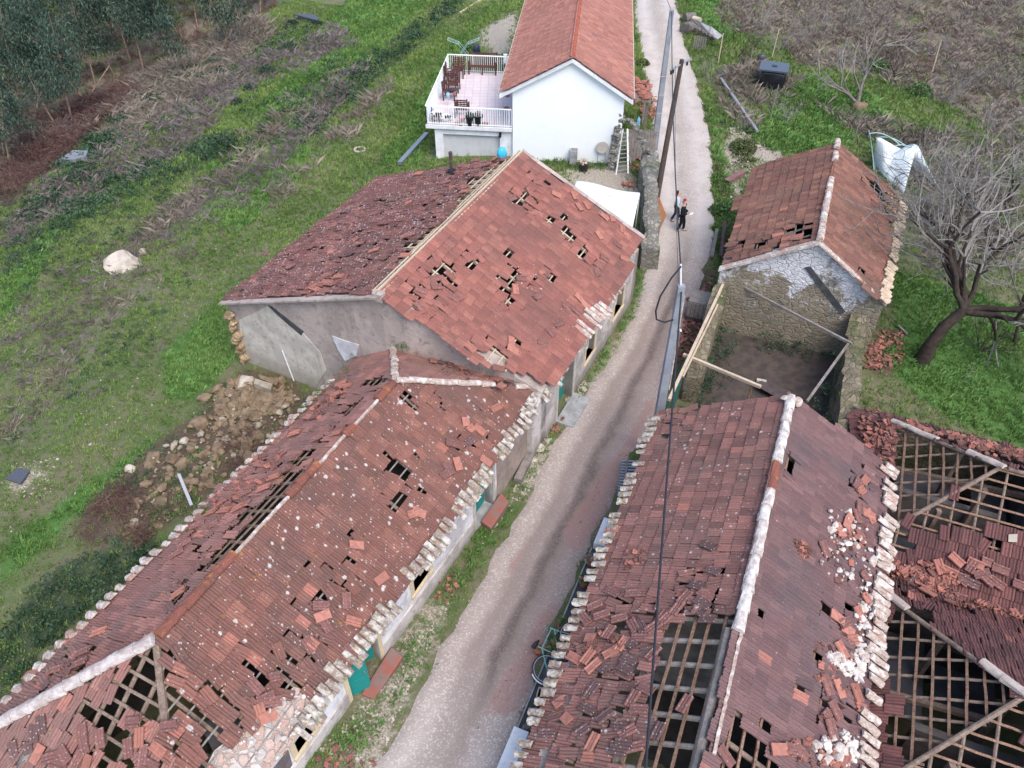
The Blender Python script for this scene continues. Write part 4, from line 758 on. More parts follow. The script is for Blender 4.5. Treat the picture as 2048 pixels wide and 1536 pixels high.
Cop = [(4.85, 5.60, 1.45, 2.2), (6.85, 8.15, .42, 2.2), (9.95, 10.75, 1.25, 2.08), (13.45, 14.55, .12, 2.2)]
wall_open('front_wall', C, M['facade'], PC, -8.26, 1.4, 18.3, -.5, 2.28, .5, Cop)
part('side_wall', C, M['stone'], lambda m: ubox(m, PC, 1.4, 16.6, -14.6, -14.1, -1, 2.28))
part('end_wall', C, M['facade'], lambda m: ubox(m, PC, 1.4, 1.9, -14.1, -8.78, -.5, 2.28))
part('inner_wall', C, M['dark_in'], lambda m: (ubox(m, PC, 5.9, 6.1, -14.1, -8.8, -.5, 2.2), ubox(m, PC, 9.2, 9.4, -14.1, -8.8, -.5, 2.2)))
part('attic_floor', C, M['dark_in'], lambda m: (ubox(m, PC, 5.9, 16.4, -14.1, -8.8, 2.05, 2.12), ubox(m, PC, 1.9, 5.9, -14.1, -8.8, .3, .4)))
for q in ([(400, 1450), (470, 1420), (510, 1480), (430, 1510)], [(330, 1545), (400, 1500), (460, 1530), (400, 1590)]):
    part('ceiling_board', C, M['ceil_board'], lambda m: m.prism([PZ(x, y, 2.5) for x, y in q], (0, 0, .03)))
part('wall_base', C, M['facadeB'], lambda m: m.prism([W(1.4, -8.255, -.4, PC), W(6.7, -8.255, -.4, PC), W(6.7, -8.255, 1.10, PC), W(1.4, -8.255, 1.35, PC)], W(0, .05, 0, PC) ))
part('wall_base', C, M['facadeB'], lambda m: m.prism([W(8.3, -8.255, -.4, PC), W(13.3, -8.255, -.4, PC), W(13.3, -8.255, .75, PC), W(8.3, -8.255, 1.0, PC)], W(0, .05, 0, PC)))
part('plaster_patch', C, M['purple_plaster'], lambda m: m.prism([W(1.6, -8.258, 1.36, PC), W(4.6, -8.258, 1.36, PC), W(4.65, -8.258, 2.05, PC), W(3.6, -8.258, 2.2, PC), W(1.6, -8.258, 2.2, PC)], W(0, .022, 0, PC)))
M['stain_plaster'] = stucco('pink brown bare plaster', (.34, .27, .23), (.25, .20, .18), (.13, .11, .10), .6, 1.4, speck=.2)
part('plaster_patch', C, M['stain_plaster'], lambda m: m.prism([W(14.85, -8.258, .2, PC), W(18.2, -8.258, 0, PC), W(18.2, -8.258, 2.22, PC), W(14.85, -8.258, 2.22, PC)], W(0, .022, 0, PC)))
Pe = [plCr.w(a, b, -.08) for a, b in exposed]
part('exposed_wall_top', C, M['patch_stone'], lambda m: m.prism(Pe, plCr.n * -.22))
for k, (ua, ub, za, zb) in enumerate(Cop):
    if k in (0, 2): window(C, PC, -8.26, ua, ub, za, zb, M['cream'])
    else: surround(C, PC, -8.26, ua, ub, za, zb, M['cream'] if k == 1 else M['stone_frame'], door=True, w=.15)
door_leaf(C, PC, (6.88, -8.42), R(38), .62, .45, 2.18); door_leaf(C, PC, (8.12, -8.45), R(180 + 40), .62, .45, 2.18)
door_leaf(C, PC, (14.5, -8.55), math.pi, .52, .15, 2.18); door_leaf(C, PC, (13.5, -8.60), 0, .52, .15, 2.18)
part('doorstep', C, M['concrete'], lambda m: (ubox(m, PC, 6.86, 8.14, -8.7, -8.2, 0, .44), ubox(m, PC, 13.46, 14.54, -8.7, -8.2, -.1, .14)))
def steprot(n, px4, z0, z1):
    o = part(n, C, M['red_step'], lambda m: m.hexa([np.r_[PZ(x, y, z1)[:2], z0] for x, y in px4] + [PZ(x, y, z1) for x, y in px4]))
    bv = o.modifiers.new('bevel', 'BEVEL'); bv.width = .03; bv.segments = 2; return o
steprot('step', [(722, 1388), (748, 1398), (806, 1312), (783, 1292)], .2, .62)
steprot('step', [(962, 1042), (982, 1056), (1018, 1003), (1002, 984)], -.1, .32)

# ================================================================ the house at the front right
PD = 22.5
D = empty('tiled_house', W(12, 1, 0, PD), 'house with dark tiles, white ridge caps and a big batten hole near the viewer', 'house')
Du0, Du1 = 5.0, 18.75
plDl = Plane(W(Du0, -2.62, 3.0, PD), W(Du1, -2.62, 3.0, PD), W(12, 1.03, 5.0, PD)); plDr = Plane(W(Du0, 4.25, 3.02, PD), W(Du1, 4.25, 3.02, PD), W(12, 1.03, 5.0, PD))
pDl = onpl(plDl, [(1318, 828), (1350, 805), (1455, 806), (1575, 800), (1590, 800)]) ; pDl = [plDl.st(W(Du0, -2.62, 3.0, PD)), plDl.st(W(18.5, -2.62, 3.0, PD)), plDl.st(W(18.6, 1.03, 5, PD)), plDl.st(W(Du0, 1.03, 5, PD))]
bigD = onpl(plDl, k10b((1075,640),(1290,640),(1425,670),(1345,1140),(1250,1520),(1240,1620),(720,1620),(745,1520),(770,1475),(855,1435),(835,1350),(868,1260),(885,1110),(900,965),(945,835),(985,710)))
hDl = [bigD, onpl(plDl, k10b((1300,350),(1338,352),(1300,440),(1280,430)))]
mDl = [(onpl(plDl, k10b((430,640),(700,480),(1050,470),(1340,500),(1320,680),(1000,740),(900,1000),(860,1440),(700,1536),(200,1536),(300,1100))), .62), (onpl(plDl, k10b((980,300),(1340,340),(1290,560),(1000,560))), .4), (onpl(plDl, [(1320, 825), (1390, 800), (1400, 850), (1330, 880)]), .5)]
roof('roof', D, M['tileDl'], plDl, pDl, hDl, mDl, seed=41, sag=.03, jit=.008, fresh=.006)
framing(D, plDl, pDl, [bigD], seed=10, pad=.35, raf=.62, rw=.13, bat=.36, bw=.06, mr='wood_grey')
pDr = [plDr.st(W(Du0, 4.25, 3.02, PD)), plDr.st(W(18.95, 4.25, 3.02, PD)), plDr.st(W(18.6, 1.03, 5, PD)), plDr.st(W(Du0, 1.03, 5, PD))]
bigDr = onpl(plDr, k10b((1335,1165),(1400,1235),(1400,1290),(1460,1310),(1480,1390),(1540,1400),(1560,1460),(1640,1500),(1640,1640),(1200,1640)))
hDr = [bigDr] + [onpl(plDr, k10b(*h)) for h in ([(1512,1248),(1572,1288),(1560,1318),(1512,1300)], [(1470,592),(1535,620),(1528,655),(1475,600)])] + [onpl(plDr, k13b(*h)) for h in ([(790,1105),(885,1130),(880,1180),(835,1228),(800,1170)], [(875,560),(925,572),(912,640),(880,640)], [(830,850),(890,890),(860,920),(825,890)], [(730,1150),(760,1140),(740,1190)])]
hDr += [onpl(plDr, crop(1248, 600, 2.56)((815, 775), (868, 805), (850, 860), (812, 840)))]
mDr = [(onpl(plDr, k13b((760,960),(1000,900),(1100,1000),(1050,1300),(950,1400),(800,1250))), .55), (onpl(plDr, k13b((930,0),(1160,0),(1150,450),(1100,850),(950,850),(880,640),(900,300))), .22), (onpl(plDr, k13b((540,1250),(700,1350),(800,1536),(560,1536))), .5), (onpl(plDr, crop(1248, 600, 2.56)((1130, 860), (1290, 830), (1290, 1050), (1160, 1000))), .5)]
roof('roof', D, M['tileDr'], plDr, pDr, hDr, mDr, seed=42, sag=.02, jit=.006, fresh=.006)
framing(D, plDr, pDr, hDr, seed=12, pad=.3, raf=.7, rw=.12, bw=.06)
ridge_row('ridge_tiles', D, W(10.4, 1.03, 5.06, PD), W(18.4, 1.03, 5.06, PD), stucco('whitewashed ridge tile', (.60, .56, .53), (.40, .34, .31), (.2, .15, .13), .6, 5, bs=.6), seg=.5, r=.115, seed=8, gaps=((.53, .66),), flare=1.15)
ridge_row('ridge_tiles', D, W(14.6, 1.03, 5.03, PD), W(15.7, 1.03, 5.03, PD), M['ridge_yellow'], seed=9, r=.12)
part('ridge_mortar', D, M['mortar'], lambda m: m.beam(W(7.6, 1.10, 5.0, PD), W(10.4, 1.10, 4.99, PD), .07, .08, jit=.006, nseg=30))
part('ridge_beam', D, M['wood_grey'], lambda m: m.tube([W(Du0, .85, 4.78, PD), W(10.5, .85, 4.82, PD)], .11, 8))
part('ridge_end_stones', D, M['mortar'], lambda m: [m.add(*(lambda VF, c, s: ((VF[0] * s + c).tolist(), VF[1].tolist()))(rock_tpl(k + 60, 2, .7), W(18.3 + .1 * math.sin(k * 3), .9 + .09 * k, 5.02 + .03 * math.cos(k * 2), PD), np.array([.16, .13, .12]))) for k in range(5)])
canal_row('eave_tiles', D, W(Du0, -2.66, 3.02, PD), W(18.5, -2.66, 3.02, PD), -plDl.et, M['lichen_mortar'], L=.36, sp=.25, r=.085, seed=13, up=.05)
canal_row('eave_tiles', D, W(Du0, 4.30, 3.03, PD), W(18.9, 4.30, 3.03, PD), -plDr.et, M['mortar'], L=.56, sp=.25, r=.095, seed=14, up=.09, skips=((.26, .3), (.46, .48)))
part('side_wall', D, M['facade'], lambda m: ubox(m, PD, Du0, 18.5, -2.45, -1.95, -.6, 2.9)); part('side_wall', D, M['stone'], lambda m: ubox(m, PD, Du0, 18.5, 3.75, 4.22, -.6, 2.86))
part('gable_wall', D, M['stone_low'], lambda m: m.prism([W(18.5, -2.45, -.6, PD), W(18.5, 4.22, -.6, PD), W(18.5, 4.22, 2.85, PD), W(18.5, 1.03, 4.85, PD), W(18.5, -2.45, 2.88, PD)], W(-.45, 0, 0, PD)))
part('inner_wall', D, simple('stained inner plaster', (.20, .175, .165), (.11, .095, .09), 2, .9), lambda m: m.prism([W(11.15, -1.95, 0, PD), W(11.15, 3.75, 0, PD), W(11.15, 3.75, 2.8, PD), W(11.15, 1.03, 4.45, PD), W(11.15, -1.95, 2.8, PD)], W(.25, 0, 0, PD)))
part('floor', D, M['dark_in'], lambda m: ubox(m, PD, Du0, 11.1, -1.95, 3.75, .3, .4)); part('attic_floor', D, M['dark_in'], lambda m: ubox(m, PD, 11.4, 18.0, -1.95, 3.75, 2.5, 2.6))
part('purlin', D, M['wood_grey'], lambda m: m.tube([plDl.w(plDl.st(W(Du0, -2.6, 3, PD))[0] if False else plDl.st(W(Du0, 0, 3, PD))[0], 2.1, -.24), plDl.w(plDl.st(W(11.3, 0, 3, PD))[0], 2.1, -.24)], .11, 8))
def rag(m): m.box((0, 0, 0), (0.01, 0.01, 0.01))

# ================================================================ collapsed hipped house at the right
E = empty('hipped_house', W(15, 8, 0, PD), 'sprawling hipped house with most tiles gone, bare battens and a tile filled valley', 'house')
ev, ez, az = 3.2, 2.2, 4.2
E1n, E1f, E1a = W(15.5, ev, ez, PD), W(22.1, ev, ez, PD), W(18.8, 6.85, az, PD); E2n, E2f, E2a = W(8.15, 3.45, ez, PD), W(15.5, 3.45, ez, PD), W(11.8, 7.1, az, PD)
FV = 15.0
plE1l = Plane(E1n, E1f, E1a); plE1f = Plane(E1f, W(22.1, FV, ez, PD), E1a); plE1n = Plane(W(15.5, FV, ez, PD), E1n, E1a)
plE2l = Plane(E2n, E2f, E2a); plE2f = Plane(E2f, W(15.5, FV, ez, PD), E2a); plE2n = Plane(W(8.15, FV, ez, PD), E2n, E2a)
q = lambda pl, *P: [pl.st(p) for p in P]
pE1l = q(plE1l, W(15.5 + 1.2, 4.42, ez, PD), W(18.9, 4.42, ez, PD), W(19.0, 3.3, ez, PD), E1f, E1a); pE1l[0] = plE1l.st(np.array(E1n) + (np.array(E1a) - np.array(E1n)) * .34); pE1l[1] = plE1l.st(W(18.9, 4.42, ez + .66, PD))
mess_l = onpl(plE1l, [(1712, 830), (1800, 845), (1815, 870), (1800, 920), (1780, 960), (1735, 925)])
hole_l = onpl(plE1l, [(1800, 858), (2010, 930), (1780, 1085), (1790, 1000), (1798, 940)])
roof('roof', E, M['tileE'], plE1l, pE1l, [hole_l], [(mess_l, .75)], seed=51, sag=.02, jit=.02, fresh=.03)
framing(E, plE1l, pE1l, None, seed=13, bat=.36, raf=.55, rw=.075, bw=.055)
pE1f = q(plE1f, E1f, W(22.1, FV, ez, PD), W(18.8, FV, az, PD), E1a); hole_f = onpl(plE1f, [(1790, 846), (2010, 925), (2048, 940), (2048, 925), (2020, 912), (1830, 848)])
roof('roof', E, M['tileE'], plE1f, pE1f, [hole_f], [(pE1f, .3)], seed=52, sag=.02, jit=.03, fresh=.05)
pE1n = q(plE1n, E1n, E1a, W(18.8, FV, az, PD), W(15.5, FV, ez, PD))
k16 = crop(1648, 1050, 5.12)
hole_n = onpl(plE1n, k16((560,120),(880,-60),(1850,-620),(2700,-620),(2700,180),(2050,85),(1630,30),(1390,-30),(1270,-40),(1230,-20),(1240,50),(1080,40),(1060,60),(930,30),(910,70),(900,140),(830,130),(820,240),(760,240),(740,300),(640,290),(590,280)))
hole_n2 = onpl(plE1n, k16((1660, 190), (1830, 220), (1815, 285), (1760, 280), (1670, 240)))
roof('roof', E, M['tileE'], plE1n, pE1n, [hole_n, hole_n2], [(onpl(plE1n, k16((580,380),(1000,400),(1550,350),(2050,500),(2400,900),(2050,800),(1500,600),(1000,600),(560,560))), .6)], seed=53, sag=.012, jit=.004, fresh=.0, w=.25, L=.37)
framing(E, plE1n, pE1n, [hole_n], seed=14, bat=.36, raf=.6, rw=.08, bw=.055, pad=.2)
pE2f = q(plE2f, E2f, W(15.5, FV, ez, PD), W(11.8, FV, az, PD), E2a)
hole_2f = onpl(plE2f, k16((800, 820), (860, 800), (1090, 900), (1090, 1010), (960, 960), (850, 870)))
roof('roof', E, M['tileE'], plE2f, pE2f, [hole_2f], [(onpl(plE2f, k16((560,560),(900,600),(1600,700),(2050,900),(1700,900),(1100,880),(700,720))), .75)], seed=54, sag=.03, jit=.02, fresh=.03)
pE2l = q(plE2l, W(8.15, 4.40, ez, PD), W(14.5, 4.40, ez, PD), E2a); pE2l[0] = plE2l.st(E2n + (E2a - E2n) * .26); pE2l[1] = plE2l.st(E2f + (E2a - E2f) * .26)
k18 = crop(1648, 1236, 5.12)
hole_2l = onpl(plE2l, k18((700,-130),(830,-140),(2100,680),(1950,880),(1000,1440),(870,1470),(850,1440),(720,1430),(720,1310),(560,1290),(585,1130),(710,1140),(760,790),(600,770),(610,570),(480,560),(520,80),(560,-20),(630,20)))
roof('roof', E, M['tileE'], plE2l, pE2l, [hole_2l], [], seed=55, sag=.015, jit=.01, fresh=.02)
framing(E, plE2l, pE2l, None, seed=15, bat=.355, raf=.52, rw=.075, bw=.055)
pE2n = q(plE2n, E2n, E2a, W(11.8, FV, az, PD), W(8.15, FV, ez, PD))
hole_2n = onpl(plE2n, k18((850, 1460), (2100, 700), (2100, 1700), (900, 1700)))
roof('roof', E, M['tileE'], plE2n, pE2n, [hole_2n], [], seed=56, sag=.015, jit=.02, fresh=.02)
framing(E, plE2n, pE2n, [hole_2n], seed=16, bat=.36, raf=.6, rw=.09, bw=.055, pad=.1)
def hipr(a, b, r=.06): part('hip_rafter', E, M['wood_log'], lambda m: m.tube([np.array(a) - [0, 0, .03], (np.array(a) + b) / 2 - [0, 0, .05], np.array(b) - [0, 0, .03]], r, 8))
hipr(E1n, E1a); hipr(E1f, E1a); hipr(E2n, E2a); hipr(E2f, E2a); hipr(E1a, W(18.8, FV, az, PD)); hipr(E2a, W(11.8, FV, az, PD))
M['hip_cap'] = stucco('pale hip cap', (.50, .42, .36), (.38, .31, .27), (.2, .16, .14), .5, 4, bs=.4)
ridge_row('hip_tiles', E, E2f + [0, 0, .06], E2a + [0, 0, .06], M['hip_cap'], seg=.55, seed=17, r=.10, gaps=((.4, .78),)); ridge_row('hip_tiles', E, E1f + [0, 0, .05], E1a + [0, 0, .05], M['hip_cap'], seg=.5, seed=18, r=.09, gaps=((0, .35), (.55, .8)))
def eww(m):
    ubox(m, PD, 8.4, 22.0, 4.25, 4.5, -.6, 2.1); ubox(m, PD, 21.6, 22.0, 4.5, FV, -.6, 2.1); ubox(m, PD, 8.3, 8.6, 4.5, FV, -.6, 2.1); ubox(m, PD, 18.9, 22.0, 3.35, 3.7, -.6, 2.0)
part('outer_wall', E, M['stone_low'], eww)
part('inner_wall', E, simple('grimy inner walls', (.14, .125, .12), (.08, .07, .068), 2, .9), lambda m: (ubox(m, PD, 15.35, 15.6, 4.5, FV, -.3, 2.15), ubox(m, PD, 18.9, 19.1, 4.5, 7.6, -.3, 2.1), ubox(m, PD, 11.5, 11.7, 5.6, FV, -.3, 1.9), ubox(m, PD, 15.6, 21.6, 8.4, 8.6, -.3, 2.1)))
part('floor', E, M['dark_in'], lambda m: ubox(m, PD, 8.6, 21.6, 4.5, FV, -.1, .05))
def brd(m):
    for (u0, u1, v0, v1, z) in ((16.2, 18.6, 4.6, 6.4, .95), (19.3, 21.2, 5.0, 6.6, .9), (19.6, 21, 7.2, 8.2, 1.0), (12.2, 14.6, 4.7, 6.0, 1.0), (13.0, 14.2, 6.3, 7.8, .8), (9.4, 11.2, 4.7, 5.9, .9), (16.4, 18.2, 9, 11, 1.0)): ubox(m, PD, u0, u1, v0, v1, z, z + .06)
part('ceiling_board', E, M['wet_floor'], brd)
def posts(m):
    rg = np.random.RandomState(4)
    for u, v in ((17.5, 5.6), (20.2, 6.2), (13.4, 5.8), (10.2, 6.0), (12.2, 7.2), (18.8, 6.8)): m.beam(W(u, v, 0, PD), W(u, v, 3.2, PD), .13, .13, (1, 0, 0))
    for k in range(5): u = 9.5 + k * 2.6; m.beam(W(u, 4.5, 2.0, PD), W(u + .4, 9.5, 2.05, PD), .13, .14)
part('post', E, M['wood_log'], posts)
part('roof_light', E, M['glass'], lambda m: m.prism([plE1n.w(*plE1n.px(*p), .05) for p in k16((1880, 100), (1970, 95), (1965, 180), (1875, 175))], plE1n.n * .03))

# ================================================================ the ruin with a stone gable
PF = 21.0
Fh = empty('ruined_barn', W(31, 1.5, 0, PF), 'small stone barn with ochre brown tiles and a limewashed rubble gable', 'barn')
Fu0, Fu1 = 27.3, 35.9
plFl = Plane(W(Fu0, -1.85, 3.0, PF), W(Fu1, -1.95, 3.0, PF), W(31, 1.5, 5.0, PF)); plFr = Plane(W(Fu0, 4.45, 3.0, PF), W(Fu1, 4.75, 3.0, PF), W(31, 1.5, 5.0, PF))
pFl = onpl(plFl, [(1450, 524), (1470, 440), (1472, 395), (1498, 385), (1506, 335), (1676, 284), (1640, 482)]); pFr = onpl(plFr, [(1640, 482), (1676, 284), (1808, 398), (1796, 470), (1768, 606), (1742, 590)])
hFl = [onpl(plFl, k12(*h)) for h in ([(925,632),(1000,588),(1085,548),(1088,585),(1035,608),(1132,622),(1112,658),(1020,668),(1030,642),(940,648)], [(738,702),(880,668),(902,688),(770,725)])]
hFr = [onpl(plFr, k12(*h)) for h in ([(1400,330),(1440,310),(1520,380),(1510,445),(1440,372)], [(1358,828),(1420,848),(1422,892),(1380,862)], [(1360,540),(1388,545),(1380,560)], [(1500,420),(1540,440),(1570,600),(1545,580)])]
roof('roof', Fh, M['tileF'], plFl, pFl, hFl, [(onpl(plFl, k12((590,800),(640,650),(800,690),(1120,540),(1140,690),(900,720))), .55)], seed=61, sag=.035, jit=.008, fresh=.01, L=.38)
roof('roof', Fh, M['tileF'], plFr, pFr, hFr, [(onpl(plFr, k12((1380,240),(1560,380),(1560,620),(1480,500),(1400,400))), .5), (onpl(plFr, k12((1380, 870), (1560, 860), (1530, 1040), (1420, 950))), .3)], seed=62, sag=.035, jit=.01, fresh=.012)
framing(Fh, plFl, pFl, hFl, seed=18, mb='wood_grey', mr='wood_grey', pad=.3); framing(Fh, plFr, pFr, hFr, seed=19, mb='wood_grey', mr='wood_grey', pad=.3)
ridge_row('ridge_tiles', Fh, W(Fu0, 1.5, 5.04, PF), W(Fu1, 1.5, 5.04, PF), M['mortar'], seed=19, r=.11, gaps=((.55, .75), (.85, .9)))
part('gable_wall', Fh, M['stone_gable'], lambda m: m.prism([W(27.35, -1.75, -.6, PF), W(27.35, 4.35, -.6, PF), W(27.35, 4.35, 2.9, PF), W(27.35, 1.5, 4.86, PF), W(27.35, -1.75, 2.88, PF)], W(.5, 0, 0, PF)))
part('gable_wall', Fh, M['stone_grey'], lambda m: m.prism([W(35.8, -1.75, -.6, PF), W(35.8, 4.5, -.6, PF), W(35.8, 4.5, 2.9, PF), W(35.8, 1.5, 4.86, PF), W(35.8, -1.75, 2.88, PF)], W(-.45, 0, 0, PF)))
part('side_wall', Fh, M['facadeB'], lambda m: ubox(m, PF, 27.85, 35.35, -1.75, -1.3, -.6, 2.85)); part('side_wall', Fh, M['stone_grey'], lambda m: ubox(m, PF, 27.85, 35.35, 3.9, 4.35, -.8, 2.85))
part('attic_floor', Fh, M['dark_in'], lambda m: ubox(m, PF, 27.85, 35.3, -1.3, 3.9, 2.2, 2.3))
canal_row('eave_tiles', Fh, plFr.w(*plFr.px(1766, 606), 0), plFr.w(*plFr.px(1806, 405), 0), -plFr.et, stucco('ochre mortar', (.50, .40, .30), (.38, .29, .21), (.2, .15, .1), .5, 4, bs=.5), L=.5, seed=20, up=.06)
part('verge_mortar', Fh, M['mortar'], lambda m: (m.prism([W(27.12, -1.8, 2.95, PF), W(27.12, 1.5, 4.92, PF), W(27.12, 1.5, 5.02, PF), W(27.12, -1.8, 3.04, PF)], W(.28, 0, 0, PF)), m.prism([W(27.12, 4.4, 2.93, PF), W(27.12, 1.5, 4.92, PF), W(27.12, 1.5, 5.0, PF), W(27.12, 4.4, 3.02, PF)], W(.24, 0, 0, PF))))
part('plaster_scar', Fh, M['conc_dark'], lambda m: m.prism([W(27.35, 1.25, 3.75, PF), W(27.35, 1.45, 3.85, PF), W(27.35, 3.15, 2.2, PF), W(27.35, 3.0, 2.05, PF)], W(-.04, 0, 0, PF)))
# yard of the ruin
def ragged_wall(name, label, cat, phi, u0, u1, v0, v1, z0, z1, mat, seed, n=14, dz=.25, zend=None):
    rg = np.random.RandomState(seed); us = np.linspace(u0, u1, n); V = []; F = []
    zt = [z1 + rg.randn() * dz * .4 + (0 if zend is None else (zend - z1) * (k / (n - 1)) ** 2) for k in range(n)]
    for k, u in enumerate(us):
        for v, z in ((v0 + rg.randn() * .03, z0), (v0 + rg.randn() * .03, zt[k]), ((v0 + v1) / 2 + rg.randn() * .04, zt[k] + rg.rand() * .1), (v1 + rg.randn() * .03, zt[k] + rg.randn() * .06), (v1 + rg.randn() * .03, z0)): V.append(W(u + rg.randn() * .03, v, z, phi))
    for k in range(n - 1):
        for j in range(4): F.append((k * 5 + j, (k + 1) * 5 + j, (k + 1) * 5 + j + 1, k * 5 + j + 1))
    F.append((0, 1, 2, 3, 4)); F.append(tuple((n - 1) * 5 + j for j in (4, 3, 2, 1, 0)))
    m = MB(); m.add(V, F); o = m.build(name, mat, None, loc=W((u0 + u1) / 2, (v0 + v1) / 2, 0, phi)); return tag(o, label, cat)
ragged_wall('stone_wall', 'mossy stone yard wall on the right side of the roofless ruin', 'wall', PF, 27.3, 20.3, 3.35, 3.95, -.5, 2.05, M['stone_low'], 3, 22, .2)
ragged_wall('stone_wall', 'broken stone yard wall on the road side of the roofless ruin', 'wall', PF, 27.3, 22.6, -1.85, -1.3, -.5, 2.2, M['stone_low'], 4, 16, .25, 1.2)
yard = part('yard_floor', None, simple('dark earth yard floor', (.085, .065, .055), (.05, .042, .04), 2.5, .95, .5), lambda m: ubox(m, PF, 20.0, 27.4, -1.3, 3.4, -.1, .03)); tag(yard, kind='structure')
# ================================================================ loose tiles
LT = tile_tpl(TW, TL * 1.16, .0, True)
loose_me = [npmesh('loose_tile', LT[0], LT[1], M[k]) for k in ('loose_orange', 'loose_red', 'loose_dark')]
LV = LT[0].copy(); LF = LT[1]
def broken(seed):
    rg = np.random.RandomState(seed); V = LV.copy(); k = rg.uniform(.0, .12); V[:, 1] = np.where(V[:, 1] > k, k + (V[:, 0]) * rg.uniform(-.5, .5) + rg.randn(len(V)) * .008, V[:, 1]); return V
frag_me = [npmesh('loose_tile', broken(i), LF, M[k]) for i, k in enumerate(('loose_orange', 'loose_red', 'loose_dark'))]
rgl = np.random.RandomState(77); NLOOSE = 0
LLAB = {}
def loose(pos, es, et, n, ang, kind, lift=.035, label=None, group=None, frag=False, pit=None):
    global NLOOSE
    if NLOOSE >= 290: return
    NLOOSE += 1
    me = (frag_me if frag else loose_me)[kind]; o = bpy.data.objects.new('roof_tile', me); col.objects.link(o)
    es, et, n = (np.array(x, float) for x in (es, et, n)); c, s_ = math.cos(ang), math.sin(ang); a = es * c + et * s_; b = -es * s_ + et * c
    p1, p2 = rgl.randn(2) * (.07 if pit is None else pit); n2 = n + a * p1 + b * p2; n2 /= np.linalg.norm(n2); a = a - n2 * (a @ n2); a /= np.linalg.norm(a); b = np.cross(n2, a)
    p = np.array(pos) + n * lift; mt = Matrix(((a[0], b[0], n2[0], p[0]), (a[1], b[1], n2[1], p[1]), (a[2], b[2], n2[2], p[2]), (0, 0, 0, 1)))
    if kind == 0 and rgl.rand() < .35: mt = mt @ Matrix.Rotation(math.pi, 4, 'Y')
    o.matrix_world = mt; return tag(o, label, 'roof tile', group)
def loose_on(pl, pts, label, group, frag=.12, lift=.05):
    for q in pts:
        x, y, k = q[:3]; a = R(q[3]) if len(q) > 3 else rgl.uniform(-math.pi, math.pi)
        loose(pl.hit(x, y), pl.es, pl.et, pl.n, a, k, lift + rgl.rand() * .03, label[k], group, rgl.rand() < frag)
def loose_ground(pts, label, group, frag=.4):
    for q in pts:
        x, y, k = q[:3]; p = G(x, y); loose(p, (1, 0, 0), (0, 1, 0), (0, 0, 1), rgl.uniform(-3, 3), k, .05, label[k], group, rgl.rand() < frag, .15)
def lab3(where): return {0: 'fresh orange roof tile loose ' + where, 1: 'weathered red roof tile loose ' + where, 2: 'dark lichen flecked tile loose ' + where}
KB = [(430 + x / 2.2756, 290 + y / 2.2756, *r) for x, y, *r in ((1550,230,0,20),(1632,235,0,-40),(1655,285,0,-30),(1690,278,0,-30),(1770,330,0,0),(1805,335,0,-50),(1850,385,0,-60),(1875,415,0,10),(1745,415,0,-25),(1830,458,1,10),(1655,700,0,-5),(1690,737,0,-5),(1600,742,1,0),(1465,695,1,80),(1365,660,0,-50),(1525,855,1,-20),(1560,818,1,70),(1490,905,1,20),(1640,760,1,0),(1345,900,0,-60),(1350,935,0,20),(1000,610,1,60),(1005,650,1,50),(935,665,1,20),(930,740,1,-10),(1085,700,1,10),(1350,245,1,70),(1390,610,1,40),(1505,600,1),(1770,520,1,15),(1860,520,0,30),(1735,580,1))]
loose_on(plBr, KB, lab3('on the holed slope of the stone house'), 'loose tiles on the right slope of the stone house')
KBl = [(430 + x / 2.2756, 290 + y / 2.2756, *r) for x, y, *r in ((510,600,1,30),(565,605,0,15),(525,640,0,-10),(440,650,0,10),(400,655,1,0),(620,655,1),(725,485,0,20),(640,435,0),(870,420,1,40),(890,415,1,30),(1055,175,1,20),(1140,215,0),(930,135,0),(1120,100,1),(1190,75,1),(1240,95,1),(1000,250,1),(970,330,1),(1270,70,0),(1150,130,1),(1210,140,1),(1080,200,0),(870,510,0,10),(345,560,1),(235,500,1),(880,270,0),(540,490,0),(770,360,1))]
loose_on(plBl, KBl, lab3('on the slumped dark slope of the stone house'), 'loose tiles on the left slope of the stone house')
KC = [(500 + x / 2.926, 1011 + y / 2.926, *r) for x, y, *r in ((600,680,0,25),(765,430,0,75),(955,50,0,60),(985,45,0,20),(410,590,1,40),(420,650,0,60),(340,820,1,-20),(350,800,0,0),(440,700,1,-20),(120,1010,1,50),(30,1060,1,-10),(90,1130,1,60),(130,1150,1,45),(60,1215,0,-30),(100,1240,0,60),(620,235,0),(560,560,1),(580,860,1,-10))] + \
 [(430 + x / 2.2756, 290 + y / 2.2756, *r) for x, y, *r in ((1135,1255,0,-40),(1155,1300,0,80),(1200,1300,0,0),(1230,1440,0,10),(1100,1455,0,-35),(1060,1475,1,-20),(1050,1500,1,70),(1075,1360,1),(1275,1200,0,70),(1160,1350,2))]
loose_on(plCr, KC, lab3('on the lichen spotted slope of the long house'), 'loose tiles on the road slope of the long house')
KCf = [(430 + x / 2.2756, 290 + y / 2.2756, *r) for x, y, *r in ((1200,1010,0,85),(1255,1005,0,60),(1185,975,1,50),(1130,1025,0,-30),(1070,1015,1,30),(1000,980,0,0),(990,995,0,30),(1285,1075,0,-10),(1385,1050,0,60),(1460,1040,0,85),(1340,1085,1),(1180,1080,1),(1085,990,1),(975,945,1,20),(940,930,2),(1300,1110,0,0),(920,925,0),(1035,1000,2),(1230,1040,0))]
loose_on(plCf, KCf, lab3('heaped where the long house meets the stone house gable'), 'loose tiles at the junction of the two left houses', lift=.1)
